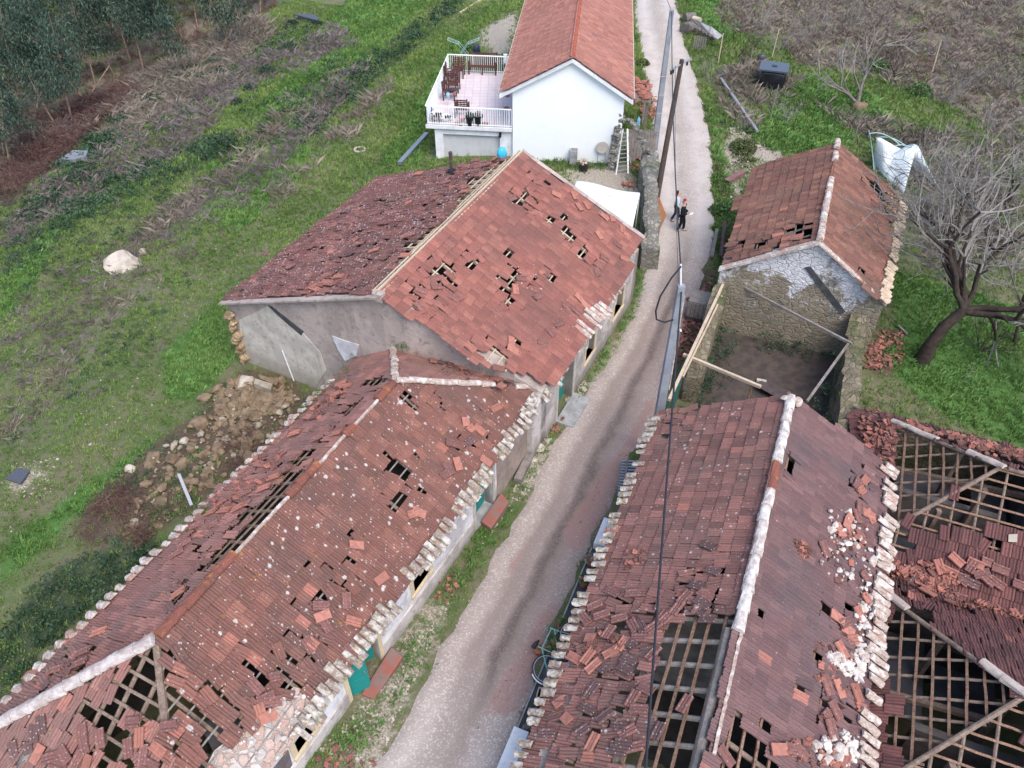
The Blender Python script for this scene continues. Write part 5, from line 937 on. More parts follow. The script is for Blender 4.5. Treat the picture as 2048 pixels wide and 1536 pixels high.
KCl = [(x / 2.926, 500 + y / 2.926, *r) for x, y, *r in ((1855,920,0,60),(1900,925,1,20),(1815,985,0,-5),(1850,985,1,0),(1965,855,0,40),(2000,790,0,30),(2030,800,0,10),(1730,1080,0,30),(1865,1110,1,40),(1980,1080,0,20),(1430,1300,0,30),(1490,1230,0,20),(1545,1215,1,-30),(1600,1225,1,20),(1645,1215,1,70),(1610,1335,0,25),(1680,1290,1,30),(1720,1230,1,10),(1465,1310,1,40),(1550,1400,0,30),(1250,1450,0,20),(1290,1490,0,70),(1330,1500,1,40),(1400,1510,0,10),(1440,1430,1,50),(1390,1380,1,20))] + \
 [(x / 2.926, 1011 + y / 2.926, *r) for x, y, *r in ((1240,45,0,20),(1320,35,0,10),(1160,120,1,50),(1190,175,0,10),(1275,105,1,50),(1085,230,1,60),(1040,290,1,60),(590,745,0,40),(395,805,0,-10),(185,995,0,20),(475,930,1,40),(335,965,1,30),(500,860,1,30),(1450,110,1,60),(1400,20,0,30),(1045,465,1,30),(1050,520,0,40))]
loose_on(plCl, KCl, lab3('on the shaded back slope of the long house'), 'loose tiles on the back slope of the long house')
KCn = [(x / 5.12, 1236 + y / 5.12, *r) for x, y, *r in ((410,1390,0,0),(540,1420,1),(920,1430,0,20),(880,1290,1,50),(1040,1230,1,40),(860,1180,1,50),(1380,1060,1,-60),(1440,1220,0,30),(1640,1340,0,85),(1750,1100,1,-60),(680,1400,1,70),(810,1450,1,0),(1330,1330,1,40),(620,1480,1),(370,1180,2,40),(440,1090,2,40),(300,1290,2,50),(160,1360,2,50),(1480,1400,1,30),(1560,1500,1))]
loose_on(plCn, KCn, lab3('around the collapsed near hip of the long house'), 'loose tiles around the collapsed hip of the long house')
KD = [(1000 + x / 2.926, 1011 + y / 2.926, *r) for x, y, *r in ((785,520,1,5),(660,510,1,-20),(560,590,1,30),(500,670,1,-40),(600,645,1,30),(705,665,1,20),(785,710,1,-50),(830,715,2,-50),(955,660,1,75),(985,660,1,60),(905,720,1,50),(640,750,1,80),(820,780,1,5),(545,785,0,0),(655,865,0,40),(520,895,0,70),(440,900,0,-20),(550,945,0,50),(690,850,0,40),(790,830,2,-20),(720,820,0,75),(760,910,2,-15),(740,965,2,-20),(630,980,2,-25),(365,1150,0,50),(405,1265,0,-30),(545,1395,0,75),(540,1480,0,5),(540,1090,2,75),(520,1200,2,-15),(700,1300,2,0),(820,1200,1,5),(780,1140,1,75),(730,1405,2,0),(790,1420,1,20),(280,1340,2,10),(480,1330,2,40),(860,1080,1,-20),(750,1330,1,40),(1220,670,2,0),(1085,545,1,65),(1210,530,1,-25),(1190,580,2,-25),(1040,610,1,70),(1160,620,2,-30),(1225,245,2,-25),(1250,390,2,-20),(1160,480,2,-15),(660,150,0,0),(1085,1170,1,70),(620,1240,2),(930,1330,2),(700,1440,2,0),(900,870,1,60))]
loose_on(plDl, KD, lab3('on the dark left slope of the tiled house'), 'loose tiles on the dark slope of the tiled house')
KDr = [(1348 + x / 2.926, 1011 + y / 2.926, *r) for x, y, *r in ((1105,530,0,-50),(1075,640,0,-40),(1035,790,0,40),(965,850,0,-40),(955,1075,0,-50),(1055,1100,0,-60),(1065,1180,0,10),(1000,110,0,80),(960,150,0,-40),(1125,60,0,10),(1060,70,1,-60),(1090,400,1,-40),(880,1060,1,-50),(930,1200,1,-40),(870,1240,1,60),(985,1500,0,80),(720,1440,1,-20),(600,1430,0,30),(290,1470,1,-30),(985,690,1,50),(940,660,0,0),(1080,190,1,-50),(870,260,1,-50),(905,1310,1,-50),(680,1430,1,20),(1005,735,0))] + [(1248 + x / 2.56, 600 + y / 2.56, *r) for x, y, *r in ((1185,945,1,80),(1220,930,0,70),(1205,980,0,60),(1250,1110,0),(1140,1130,0,80),(1195,1070,1),(1090,1180,0))]
loose_on(plDr, KDr, lab3('among white rubble along the right eave of the tiled house'), 'loose tiles on the right slope of the tiled house', lift=.07)
KE = [(1648 + x / 5.12, 1050 + y / 5.12, *r) for x, y, *r in ((1170,430,0,30),(1345,360,0,60),(1240,545,0,0),(1100,615,0,5),(1375,530,1,85),(1500,420,1,-20),(1600,500,1,-60),(1490,600,2,80),(1660,560,1,60),(1760,600,1,70),(1560,720,0,-5),(1720,720,0,-5),(1600,830,0,-30),(1790,460,1,85),(1620,370,1,85),(1050,720,0,60),(1300,690,1,85),(1360,730,1,90),(1180,700,0,40),(1730,810,1),(1870,830,1,-40),(1900,740,2,50),(1960,880,1,50),(1950,960,0,-35),(2000,620,1,85),(1310,830,1,70),(1010,650,0,50),(1270,480,0,80),(1540,400,0,80),(640,340,1,80),(870,480,1,80),(920,560,2,-20),(850,470,0))]
for q in KE:
    plq = plE1n if q[1] < 1050 + 640 / 5.12 else plE2f
    loose_on(plq, [q], lab3('in the tile filled valley of the hipped house'), 'loose tiles in the valley of the hipped house', lift=.10)
KEl = [(1648 + x / 5.12, 780 + y / 5.12, *r) for x, y, *r in ((380,270,0,80),(480,330,1,0),(400,430,0,40),(520,530,0,20),(420,380,0,60),(560,600,2,10),(680,560,1,-60),(700,610,2,30),(660,660,2,20),(520,690,0,20),(640,720,2,10),(590,500,0,0),(480,520,0),(440,600,0),(600,470,2),(740,440,1),(1080,960,1,0),(1040,700,0,80),(1100,810,0,60),(1330,850,0,60))]
loose_on(plE1l, KEl, lab3('on the bare batten slope of the hipped house'), 'loose tiles on the far batten slope of the hipped house', lift=.06)
KE2 = [(1648 + x / 5.12, 1236 + y / 5.12, *r) for x, y, *r in ((575,430,0,15),(965,1110,0,10),(1140,990,2,-20),(1290,800,0,-60),(1980,1010,1,15),(1940,1220,1,60),(1890,1330,0,20),(640,1450,2),(600,-40,0,0),(650,-20,0))]
loose_on(plE2l, KE2, lab3('on the near batten grid of the hipped house'), 'loose tiles on the near batten slope of the hipped house', lift=.05)
KEf = [(1648 + x / 5.12, 780 + y / 5.12, *r) for x, y, *r in ((830,270,0,0),(1110,410,0,-20),(1590,440,0,-20),(1640,530,0,40),(1480,510,1,-10),(1780,560,2,-40),(1960,640,0,-20),(2020,690,1),(1550,580,1,20),(700,310,0))]
loose_on(plE1f, KEf, lab3('on the far eave strip beside the grass'), 'loose tiles on the far eave of the hipped house', lift=.06)
KF = [(1248 + x / 2.926, 250 + y / 2.926, *r) for x, y, *r in ((715,660,0,20),(930,685,0,20),(715,750,0,20),(990,650,1,10),(790,325,1),(660,720,1,30),(850,680,1,-10),(755,495,0),(695,620,1,0),(640,770,1,20))]
loose_on(plFl, KF, lab3('on the road slope of the stone barn'), 'loose tiles on the left slope of the barn')
KFr = [(1248 + x / 2.926, 250 + y / 2.926, *r) for x, y, *r in ((1450,470,0),(1480,470,0),(1400,455,0),(1405,360,1),(1540,415,0),(1480,650,1),(1440,910,0,-40))]
loose_on(plFr, KFr, lab3('on the tree side slope of the stone barn'), 'loose tiles on the right slope of the barn')
loose_ground([(298,845,0),(440,660,0),(380,775,1),(356,778,1),(265,895,0),(92,890,0),(396,782,0),(735,280,0),(690,310,1)], lab3('in the grass left of the houses'), 'tiles in the left field')
loose_ground([(1100,855,0),(1112,860,1),(905,1165,0),(880,1215,0),(862,1220,0),(660,1530,0),(645,1500,1),(700,1510,1),(735,1430,1),(910,1175,1),(1190,700,0),(1090,860,0)], lab3('on the verge below the left houses'), 'tiles on the road verge')
loose_ground([(985,50,0),(1000,30,0),(1020,28,0),(1010,55,1),(995,60,0),(1030,60,0),(975,55,1),(1080,20,0)], lab3('on the ground behind the terrace'), 'tiles behind the terrace')
# ================================================================ rubble (too many to count)
RT = [rock_tpl(i, 1, .6, 3) for i in range(6)]
def pile(name, label, cat, mat, polys, n, s0, s1, pl=None, seed=1, h=.05, extra=None):
    rg = np.random.RandomState(seed); P = []
    for poly in polys:
        q = [(pl.px(*p) if pl else tuple(G(*p)[:2])) for p in poly]; a = np.array(q); m = 0; need = n // len(polys)
        while m < need:
            x = rg.uniform(a[:, 0].min(), a[:, 0].max(), 400); y = rg.uniform(a[:, 1].min(), a[:, 1].max(), 400); ok = inpoly(x, y, q); 
            for s_, t_ in zip(x[ok][:need - m], y[ok][:need - m]): P.append(pl.w(s_, t_, h * rg.rand() + .01) if pl else np.array([s_, t_, float(hgt(s_, t_)) + h * rg.rand()])); m += 1
    P = np.array(P); sc = s0 + (s1 - s0) * rg.rand(len(P)) ** 2.5; sc3 = sc[:, None] * rg.uniform(.6, 1.3, (len(P), 3)); V, F, I = scatter(RT, P, sc3, tilt=.3, seed=seed)
    o = link(name, npmesh(name, V - P.mean(0), F, mat), None, P.mean(0)); return tag(o, label, cat, kind='stuff')
FT = [(LV * np.array([1, .45, 1]), LF), (broken(9) * np.array([.7, .8, 1]), LF), (LV * np.array([.45, .6, 1]), LF)]
def shards(name, label, mat, polys, n, pl=None, seed=1, sc=(.4, 1.0), h=.08, tilt=.35):
    rg = np.random.RandomState(seed); P = []
    for poly in polys:
        q = [(pl.px(*p) if pl else tuple(G(*p)[:2])) for p in poly]; a = np.array(q); m = 0; need = n // len(polys)
        while m < need:
            x = rg.uniform(a[:, 0].min(), a[:, 0].max(), 400); y = rg.uniform(a[:, 1].min(), a[:, 1].max(), 400); ok = inpoly(x, y, q)
            for s_, t_ in zip(x[ok][:need - m], y[ok][:need - m]): P.append(pl.w(s_, t_, h * rg.rand() + .03) if pl else np.array([s_, t_, float(hgt(s_, t_)) + .02 + h * rg.rand()])); m += 1
    P = np.array(P); V, F, I = scatter(FT, P, rg.uniform(*sc, len(P)), tilt=tilt, seed=seed); r = rg.rand(len(P))
    o = link(name, npmesh(name, V - P.mean(0), F, mat, {'tint': r[I], 'fresh': (rg.rand(len(P)) < .3)[I] * .8}), None, P.mean(0)); return tag(o, label, 'tile shards', kind='stuff')
M['shard'] = tile_mat('broken clay shards', (.14, .068, .058), (.22, .10, .08), (.32, .15, .12), 0, 5, grime=.3)
pile('mortar_rubble', 'white mortar and stone rubble strewn along the right eave of the tiled house', 'rubble', M['rubble_white'], [k13b((900,0),(960,0),(1140,130),(1160,300),(1110,560),(1020,480),(860,400),(820,280),(900,230)), k13b((1060,560),(1150,520),(1120,900),(1060,1100),(1000,950),(1040,780)), k13b((880,880),(960,860),(1060,980),(1000,1010)), k13b((800,1380),(1000,1330),(1080,1360),(1090,1480),(1000,1536),(820,1480))], 420, .03, .14, plDr, 3, .10)
pile('mortar_rubble', 'small plaster crumbs scattered over the right slope of the stone house', 'rubble', M['rubble_white'], [k430((1560,690),(1720,720),(1640,900),(1500,860)), k430((1300, 560), (1500, 540), (1480, 700))], 60, .015, .05, plBr, 4, .03)
pile('wall_rubble', 'broken mortar and stone along the open wall top of the long house', 'rubble', M['rubble_white'], [[(575,1385),(640,1400),(590,1470),(500,1530),(430,1530),(520,1440)]], 36, .03, .10, plCr, 5, .08)
pile('barn_rubble', 'ochre stone rubble on the broken right eave of the barn', 'rubble', M['ochre_stone'], [k12((1500,400),(1640,400),(1640,500),(1590,600),(1560,640),(1530,500))], 60, .05, .15, plFr, 6, .12)
shards('tile_shards', 'heap of broken clay tile shards lying in the valley of the hipped house', M['shard'], [k16((590,400),(1000,380),(1250,450),(1500,560),(1300,760),(1000,640),(700,560)), k16((800,700),(1050,640),(1500,800),(2050,900),(2050,1000),(1500,900),(1000,820))], 260, plE1n, 7, (.4, 1.0), .12)
shards('tile_shards', 'broken tile shards scattered on the left end of the far hip', M['shard'], [[(1714,830),(1800,850),(1790,930),(1735,930)]], 110, plE1l, 8)
shards('tile_shards', 'loose shards along the far eave strip of the hipped house', M['shard'], [[(1720,818),(1830,850),(2048,905),(2048,925),(1990,915),(1800,850)]], 130, plE1f, 9, (.5, 1.0), .06)
shards('tile_shards', 'orange tile fragments on the dark slope of the tiled house', M['shard'], [k10b((740,270),(860,260),(840,380),(740,380)), k10b((380,820),(600,760),(740,800),(600,960))], 46, plDl, 10, (.3, .7), .06)
shards('tile_shards', 'scattered tile fragments over the white rubble slope', M['shard'], [k13b((900,100),(1150,60),(1120,560),(900,420)), k13b((740,860),(1080,620),(1060,1200),(860,1300)), k13b((640,1380),(1000,1400),(960,1536),(640,1500)), k13b((690, 200), (790, 230), (770, 330), (730, 280))], 150, plDr, 11, (.3, .8), .06)
shards('tile_shards', 'red tile debris spread on the ground between the concrete pole and the ruin', M['shard'], [[(1372,600),(1405,580),(1425,545),(1420,600),(1395,690),(1372,740),(1355,720)]], 260, None, 12, (.3, .8), .12)
shards('tile_shards', 'red tile debris on the grass beside the big bare tree', M['shard'], [[(1752,660),(1800,670),(1812,735),(1770,740),(1745,700)], [(1725,690),(1750,690),(1760,740),(1720,740)]], 200, None, 13, (.3, .9), .10)
shards('tile_shards', 'crushed tile dust and shards on the right side of the road', M['shard'], [[(1035,1440),(985,1400),(1050,1300),(1090,1210),(1110,1220),(1075,1340)], [(1150,1120),(1160,1040),(1200,960),(1260,880),(1300,810),(1270,900),(1210,1030)]], 420, None, 14, (.08, .3), .03, .2)
shards('tile_shards', 'broken tiles on the verge at the foot of the long house', M['shard'], [[(640,1500),(700,1490),(760,1536),(640,1536)], [(870,1160),(920,1140),(910,1190),(870,1220)], [(1080,850),(1125,840),(1120,870),(1090,870)]], 60, None, 15, (.3, .8), .08)
shards('tile_shards', 'heap of salvaged orange tiles stacked against the roadside bank', M['loose_orange'], [[(1282,205),(1312,200),(1312,240),(1300,250),(1280,235)], [(1255,195),(1280,200),(1270,215)]], 150, None, 16, (.6, 1.0), .55)
shards('tile_shards', 'small heap of orange tile pieces near the stone arch', M['loose_orange'], [[(1262,325),(1278,325),(1276,343),(1264,340)], [(1245,370),(1268,366),(1270,374),(1248,378)]], 30, None, 17, (.5, 1.0), .2)
shards('tile_shards', 'tile shards slid down the back slope of the long house', M['shard'], [k0h((1200,1480),(1400,1300),(1640,1180),(1700,1250),(1500,1400),(1300,1536)), k0h((1800, 960), (2000, 800), (2048, 850), (1860, 1000))], 70, plCl, 18, (.5, 1.0), .05)
pile('stone_rubble', 'brown stone rubble of a fallen outbuilding behind the long house', 'rubble', M['rock_brown'], [[(400,830),(470,760),(600,790),(560,870),(430,980),(320,1060),(240,1080),(300,960)], [(460,760),(560,760),(600,800),(500,840),(420,840)], [(420,780),(560,770),(590,810),(470,870)]], 900, .05, .26, None, 21, .12)
pile('stone_rubble', 'pale broken stones mixed in the rubble behind the long house', 'rubble', M['rock'], [[(400,830),(470,760),(600,790),(540,880),(400,960),(260,1060),(300,930)]], 140, .04, .17, None, 22, .16)
pile('wayside_stones', 'loose stones along the bank right of the road', 'stones', M['rock_pale'], [[(1440,330),(1470,290),(1500,300),(1560,330),(1500,350),(1465,420),(1445,420)], [(1445,260),(1480,255),(1550,300),(1500,300)]], 420, .03, .12, None, 23, .04)
pile('verge_stones', 'pale stones scattered on the verge by the long house', 'stones', M['rock_pale'], [[(640,1500),(730,1400),(800,1340),(880,1200),(850,1280),(760,1440),(720,1536)], [(700,1536),(760,1420),(850,1250),(890,1190),(900,1210),(860,1300),(800,1420),(760,1536)], [(1020,990),(1090,870),(1110,880),(1060,980),(990,1060),(930,1140)], [(1130, 800), (1170, 760), (1180, 770), (1140, 830)]], 1500, .012, .065, None, 24, .02)
pile('field_stones', 'small pale stones dotted over the left field', 'stones', M['rock_pale'], [[(0,560),(230,540),(480,700),(440,820),(240,940),(0,1100)], [(280,560),(560,420),(640,480),(470,640)], [(20,930),(120,910),(100,1000),(20,990)]], 900, .012, .055, None, 25, .01)
pile('road_pebbles', 'loose pale gravel along both edges of the road', 'gravel', M['rock_pale'], [[(740,1536),(850,1370),(950,1180),(1020,1060),(1050,1060),(985,1180),(910,1370),(830,1536)], [(960,1536),(1020,1370),(1090,1180),(1180,1010),(1230,1000),(1130,1190),(1064,1370),(1012,1536)], [(1110,870),(1190,770),(1270,620),(1310,430),(1330,430),(1290,620),(1220,770),(1140,880)]], 2400, .008, .028, None, 26, .07)
# bigger stones one by one
def stone(px, py, r, mat, seed, label, flat=.7, sub=2, group=None, name='stone', cat='stone', sx=1.0):
    V, F = rock_tpl(seed, sub, flat, 7); p = G(px, py); o = link(name, npmesh(name, V * r * np.array([sx, 1, 1]), F, mat), None, p + [0, 0, r * flat * .35]); o.rotation_euler = (0, 0, seed * 1.7); return tag(o, label, cat, group)
bo = stone(253, 532, .92, M['rock_pale'], 4, 'huge smooth pale boulder alone on the grassy slope', .58, 3, None, 'boulder', 'boulder', 1.15)
stone(288, 508, .26, M['rock'], 8, 'small ochre stone resting beside the huge boulder', .9)
for k, (x, y, r, lb) in enumerate([(490,768,.42,'flat pale grey stone lying above the rubble heap'),(370,885,.22,'whitish stone low in the rubble heap'),(260,940,.22,'pale rounded stone at the edge of the grass bank'),(398,850,.42,'large brown block in the middle of the rubble'),(470,810,.30,'ochre block in the upper rubble'),(410,800,.36,'broad tan stone at the top of the rubble bank'),(530,800,.26,'dark wet stone near the foot of the gable'),(305,915,.3,'brown stone half buried in the rubble slope'),(440,900,.34,'mossy block near the eave of the long house'),(300,930,.25,'greyish rubble stone below the grass edge'),(1078,898,.26,'cream stone fallen on the verge by the long house'),(1095,885,.2,'square pale stone near the broken tiles on the verge'),(1068,920,.16,'small pale stone at the end of the timber on the verge'),(530,303,.35,'flat pale stone in the upper left field'),(1378,770,.45,'grey boulder by the near corner of the ruin yard')]):
    stone(x, y, r, M['rock_pale'] if k in (0, 1, 2, 10, 11, 12, 13) else M['rock_brown'] if k not in (14,) else M['concrete'], 30 + k, lb, .6)
def slab(name, label, cat, px4, z0, th, mat, lift=0.0):
    P = [G(*p) + [0, 0, lift] for p in px4]; m = MB(); m.prism(P, (0, 0, th)); c = sum(P) / len(P); return tag(m.build(name, mat, None, loc=c), label, cat)
slab('stone_slab', 'pale dressed stone block tilted on the rubble heap', 'stone', [(515, 772), (549, 783), (545, 795), (512, 782)], 0, .25, M['rock'], .15)
slab('stone_slab', 'long mossy lintel stone beside the dressed block', 'stone', [(520, 762), (560, 774), (556, 784), (524, 770)], 0, .25, M['rock_brown'], .1)
slab('dark_slab', 'dark blue grey sheet lying flat at the left edge', 'sheet', [(14, 962), (38, 941), (62, 946), (44, 972)], 0, .05, plain('dark slate sheet', (.07, .075, .095), .5), .08)
slab('grey_sheet', 'crumpled grey sheet dumped on the slope below the wood', 'sheet', [(122, 330), (150, 311), (180, 312), (176, 322), (150, 330)], 0, .35, plain('pale grey sheet', (.22, .23, .26), .6), .05)
slab('grey_sheet', 'long dark sheet lying high on the left slope', 'sheet', [(590, 37), (630, 37), (645, 52), (615, 44)], 0, .3, plain('dark grey sheet', (.07, .08, .10), .6), .1)
def lying(name, label, cat, a, b, r, mat, za=.1, zb=.1, sq=False, n=8):
    p, q = G(*a) + [0, 0, za], G(*b) + [0, 0, zb]; m = MB(); m.beam(p, q, r * 2, r * 1.6) if sq else m.tube([p, q], r, n); return tag(m.build(name, mat, None, loc=(p + q) / 2), label, cat)
lying('metal_channel', 'grey metal channel propped on the grass near the terrace', 'metal beam', (800, 332), (854, 274), .13, M['metal_grey'], .15, .2, True)
lying('metal_bar', 'pale metal bar standing in the brambles behind the long house', 'metal bar', (385, 1015), (366, 968), .05, M['alu'], .1, .5, True)
lying('timber', 'long pale timber lying on the grass at the top edge', 'timber', (920, 28), (962, 2), .08, M['wood_new'], .1, .1, True)
lying('timber', 'weathered beam lying along the wall of the long house', 'timber', (1035, 968), (1066, 905), .13, M['wood_grey'], .15, .15, True)
lying('gutter_pole', 'long pale metal pole lying on the bank beside the road', 'pole', (1440, 168), (1514, 268), .09, M['alu'], .35, .15)
lying('plank', 'dark red plank lying on the bank left of the barn', 'plank', (1452, 368), (1484, 352), .16, simple('dull red plank', (.20, .11, .10), (.14, .08, .075)), .1, .2, True)
lying('plank', 'thin grey plank leaning by the bare tree rubble', 'plank', (1795, 655), (1812, 672), .05, M['wood_grey'], .1, .1, True)
m = MB(); c0 = G(720, 301); m.tube([c0 + [.32 * math.cos(a), .32 * math.sin(a), .06] for a in np.linspace(0, 2 * math.pi, 17)], .07, 6, False); tag(m.build('concrete_ring', M['rock_pale'], None, loc=c0), 'small pale concrete ring on the grass above the stone house', 'ring')

# ================================================================ poles and cables
def pole_top(px, py, base): # height where the vertical through base crosses this pixel row
    d = ray(px, py); t = (base[1]) / d[1]; return CAMP[2] + d[2] * t
PL1 = np.array([4.92, 19.05, 0]); h1 = 7.22
pl1 = empty('concrete_pole', PL1, 'square grey concrete pole standing at the far corner of the tiled house', 'utility pole')
def tap(m):
    for s in (0,):
        a, b = .15, .10; m.hexa([PL1 + [-a, -a, -.5], PL1 + [a, -a, -.5], PL1 + [a, a, -.5], PL1 + [-a, a, -.5], PL1 + [-b, -b, h1], PL1 + [b, -b, h1], PL1 + [b, b, h1], PL1 + [-b, b, h1]])
part('pole_shaft', pl1, M['conc_pole'], tap); part('pole_strip', pl1, M['mortar'], lambda m: m.beam(PL1 + [.155, -.12, 3.2], PL1 + [.115, -.09, h1 - .3], .035, .03, (0, 1, 0)))
part('clamp', pl1, M['alu'], lambda m: (m.beam(PL1 + [-.02, .0, h1], PL1 + [-.05, .3, h1 + .55], .05, .04), m.beam(PL1 + [.12, -.12, h1 - 1.6], PL1 + [.16, -.2, h1 - 1.5], .06, .08)))
def loopc(m):
    pts = [PL1 + [-.04, .25, h1 + .5], PL1 + [-.30, .1, h1 + .2], PL1 + [-.58, -.05, h1 - .35], PL1 + [-.66, -.1, h1 - .85], PL1 + [-.6, -.12, h1 - 1.15], PL1 + [-.35, -.13, h1 - 1.25], PL1 + [-.1, -.13, h1 - 1.15]]; m.tube(pts, .028, 6)
part('cable_loop', pl1, M['cable'], loopc)
PL2 = G(1308, 300) * [1, 1, 0]; h2 = pole_top(1337, 20, PL2)
pl2 = empty('concrete_pole', PL2, 'tall grey concrete pole beside the road by the white house', 'utility pole')
part('pole_shaft', pl2, M['conc_pole'], lambda m: m.hexa([PL2 + [-.17, -.17, -.5], PL2 + [.17, -.17, -.5], PL2 + [.17, .17, -.5], PL2 + [-.17, .17, -.5], PL2 + [-.10, -.10, h2], PL2 + [.10, -.10, h2], PL2 + [.10, .10, h2], PL2 + [-.10, .10, h2]]))
part('pole_bands', pl2, M['mortar'], lambda m: [ubox(m, 0, PL2[1] - .16, PL2[1] + .16, PL2[0] - .16, PL2[0] + .16, z, z + .03) for z in (1.2, 2.2, 3.2, 4.2)])
PL3 = G(1312, 402); tw = CAMP + ray(1364, 119) * (36.9 / ray(1364, 119)[1])
pl3 = empty('wooden_pole', PL3, 'leaning dark wooden pole with a white insulator arm at its top', 'utility pole')
part('pole_shaft', pl3, M['wood_dark'], lambda m: m.tube([PL3 - [0, 0, .5], PL3 * .5 + tw * .5, tw], [.15, .13, .10], 10))
part('cross_arm', pl3, M['alu'], lambda m: m.beam(tw + [-.55, -.35, -.35], tw + [.45, .25, -.05], .09, .06))
for k in (-.95, -.75, .6): part('insulator', pl3, M['black_plastic'], lambda m: m.tube([tw + np.array([.5, .3, .15]) * k + [0, 0, -.2], tw + np.array([.5, .3, .15]) * k + [0, 0, -.42]], .05, 7))
def cable(label, a, b, sag, r=.02):
    a, b = np.array(a), np.array(b); pts = [a + (b - a) * k / 24 - np.array([0, 0, sag * 4 * (k / 24) * (1 - k / 24)]) for k in range(25)]; m = MB(); m.tube(pts, r, 5); c = (a + b) / 2; return tag(m.build('power_cable', M['cable'], None, loc=c), label, 'cable')
T1, T2 = PL1 + [-.05, .3, h1 + .5], PL2 + [0, 0, h2 - .05]
cable('thick black cable strung between the two concrete poles', T1, T2, .55, .022)
cable('thick black cable sagging over the tiled house roof toward the viewer', PL1 + [0, -.12, h1 - .15], PZ(1284, 1640, 7.3), .12, .026)
cable('thin wire running from the concrete pole to the house eave top', T2, G(1240, -60) + [0, 0, 6.5], .3, .015)
cable('thin wire from the wooden pole down the road', tw + [-.3, -.2, -.2], PL1 + [0, 0, h1 - .5], .4, .009)

# ================================================================ around the white house
def garden_chair():
    r = empty('garden_chair', (0, 0, 0))
    def slats(m, x0, x1, y0, y1, z, n, vert=False): [m.box((x0, y0 + (y1 - y0) * k / n, z), (x1, y0 + (y1 - y0) * (k + .72) / n, z + .02)) for k in range(n)]
    m = MB(); slats(m, -.27, .27, -.28, .26, .38, 6); m.build('seat', M['wood_furn'], r, local=True)
    m = MB(); [m.beam((-.27, .26 + .02 * 0, .42 + .09 * k), (.27, .26, .42 + .09 * k), .02, .055) for k in range(6)]
    [m.beam((x, .262, .40), (x, .30, .93), .03, .025, (0, 1, 0)) for x in (-.15, 0, .15)]; m.build('backrest', M['wood_furn'], r, local=True)
    for x in (-.29, .29):
        m = MB(); m.box((x - .035, -.30, .58), (x + .035, .28, .61)); m.build('armrest', M['wood_furn'], r, local=True)
        m = MB(); m.box((x - .03, -.30, 0), (x + .03, -.24, .58)); m.build('leg', M['wood_furn'], r, local=True)
        m = MB(); m.beam((x, .27, 0), (x, .32, .96), .055, .055, (0, 1, 0)); m.build('leg', M['wood_furn'], r, local=True)
    return r
ch0 = garden_chair()
TZ = 1.772
chairs = [((917, 153), 0, 'brown wooden garden armchair at the far end of the row, back to the rail'), ((903, 165), 90, 'brown garden armchair turned sideways behind the cushioned chair'), ((907, 182), 0, 'brown garden armchair with a dark cushion on its seat'), ((900, 197), 90, 'brown garden armchair nearest the left rail with a blue jug beside it'), ((925, 232), 180, 'brown garden armchair facing away from the viewer near the front rail')]
for k, (p, a, lb) in enumerate(chairs):
    c = ch0 if k == 0 else copy_tree(ch0); q = PZ(*p, TZ); c.location = tuple(q); c.rotation_euler = (0, 0, R(a) - R(PA)); c.scale = (1.15,) * 3; tag(c, lb, 'chair', 'garden chairs on the terrace')
bn = empty('garden_bench', PZ(966, 146, TZ), 'two seat slatted wooden bench by the far terrace rail', 'bench', None, -R(PA))
m = MB(); [m.box((-.75, -.28 + .09 * k, .4), (.75, -.22 + .09 * k, .42)) for k in range(6)]; m.build('seat', M['wood_furn'], bn, local=True)
for s in (-.37, .37):
    m = MB(); [m.beam((s - .34, .28, .44 + .09 * k), (s + .34, .28, .44 + .09 * k), .02, .055) for k in range(7)]; [m.beam((s + x, .283, .42), (s + x, .32, 1.02), .025, .025, (0, 1, 0)) for x in (-.2, -.07, .07, .2)]; m.build('backrest', M['wood_furn'], bn, local=True)
for x in (-.75, 0, .75):
    m = MB(); m.box((x - .035, -.30, 0), (x + .035, -.23, .6 if x else .4)); m.build('leg', M['wood_furn'], bn, local=True); m = MB(); m.box((x - .035, .25, 0), (x + .035, .31, 1.05)); m.build('leg', M['wood_furn'], bn, local=True)
for x in (-.75, .75): m = MB(); m.box((x - .035, -.3, .6), (x + .035, .28, .63)); m.build('armrest', M['wood_furn'], bn, local=True)
bn.scale = (1.1,) * 3
def blobmesh(name, label, cat, pos, r, mat, seed=1, sub=2, noise=.08, group=None, parent=None):
    V, F = (ICO1, ICO2, ICO3)[sub - 1]; rg = np.random.RandomState(seed); V = V * (1 + noise * np.sin(V @ rg.randn(3) * 4 + rg.rand() * 6) + noise * np.sin(V @ rg.randn(3) * 7))[:, None]; o = link(name, npmesh(name, V * np.array(r), F, mat, smooth=True), parent, pos); return tag(o, label, cat, group) if label else o
blobmesh('seat_cushion', 'dark grey seat cushion lying on the second armchair', 'cushion', PZ(906, 180, TZ + .5) , (.32, .3, .07), plain('dark grey cloth', (.05, .04, .045), .9), 3)
t = NT('black and white spotted cloth'); M['spotted'] = t.fin(t.mix(t.step(t.noise(5.5, 2, .5), .5, .53), (.78, .78, .78), (.012, .013, .014)), .8)
blobmesh('spotted_cushion', 'round black and white spotted cushion in the front left terrace corner', 'cushion', PZ(871, 229, TZ + .35), (.33, .22, .3), M['spotted'], 4, 3)
blobmesh('spotted_cushion', 'smaller black and white spotted cushion right of the round one', 'cushion', PZ(890, 234, TZ + .2), (.36, .22, .22), M['spotted'], 6, 3)
blobmesh('blue_bag', 'small blue bag against the left front rail post', 'bag', PZ(861, 219, TZ + .2), (.16, .13, .2), plain('blue cloth', (.05, .16, .4), .7), 5)
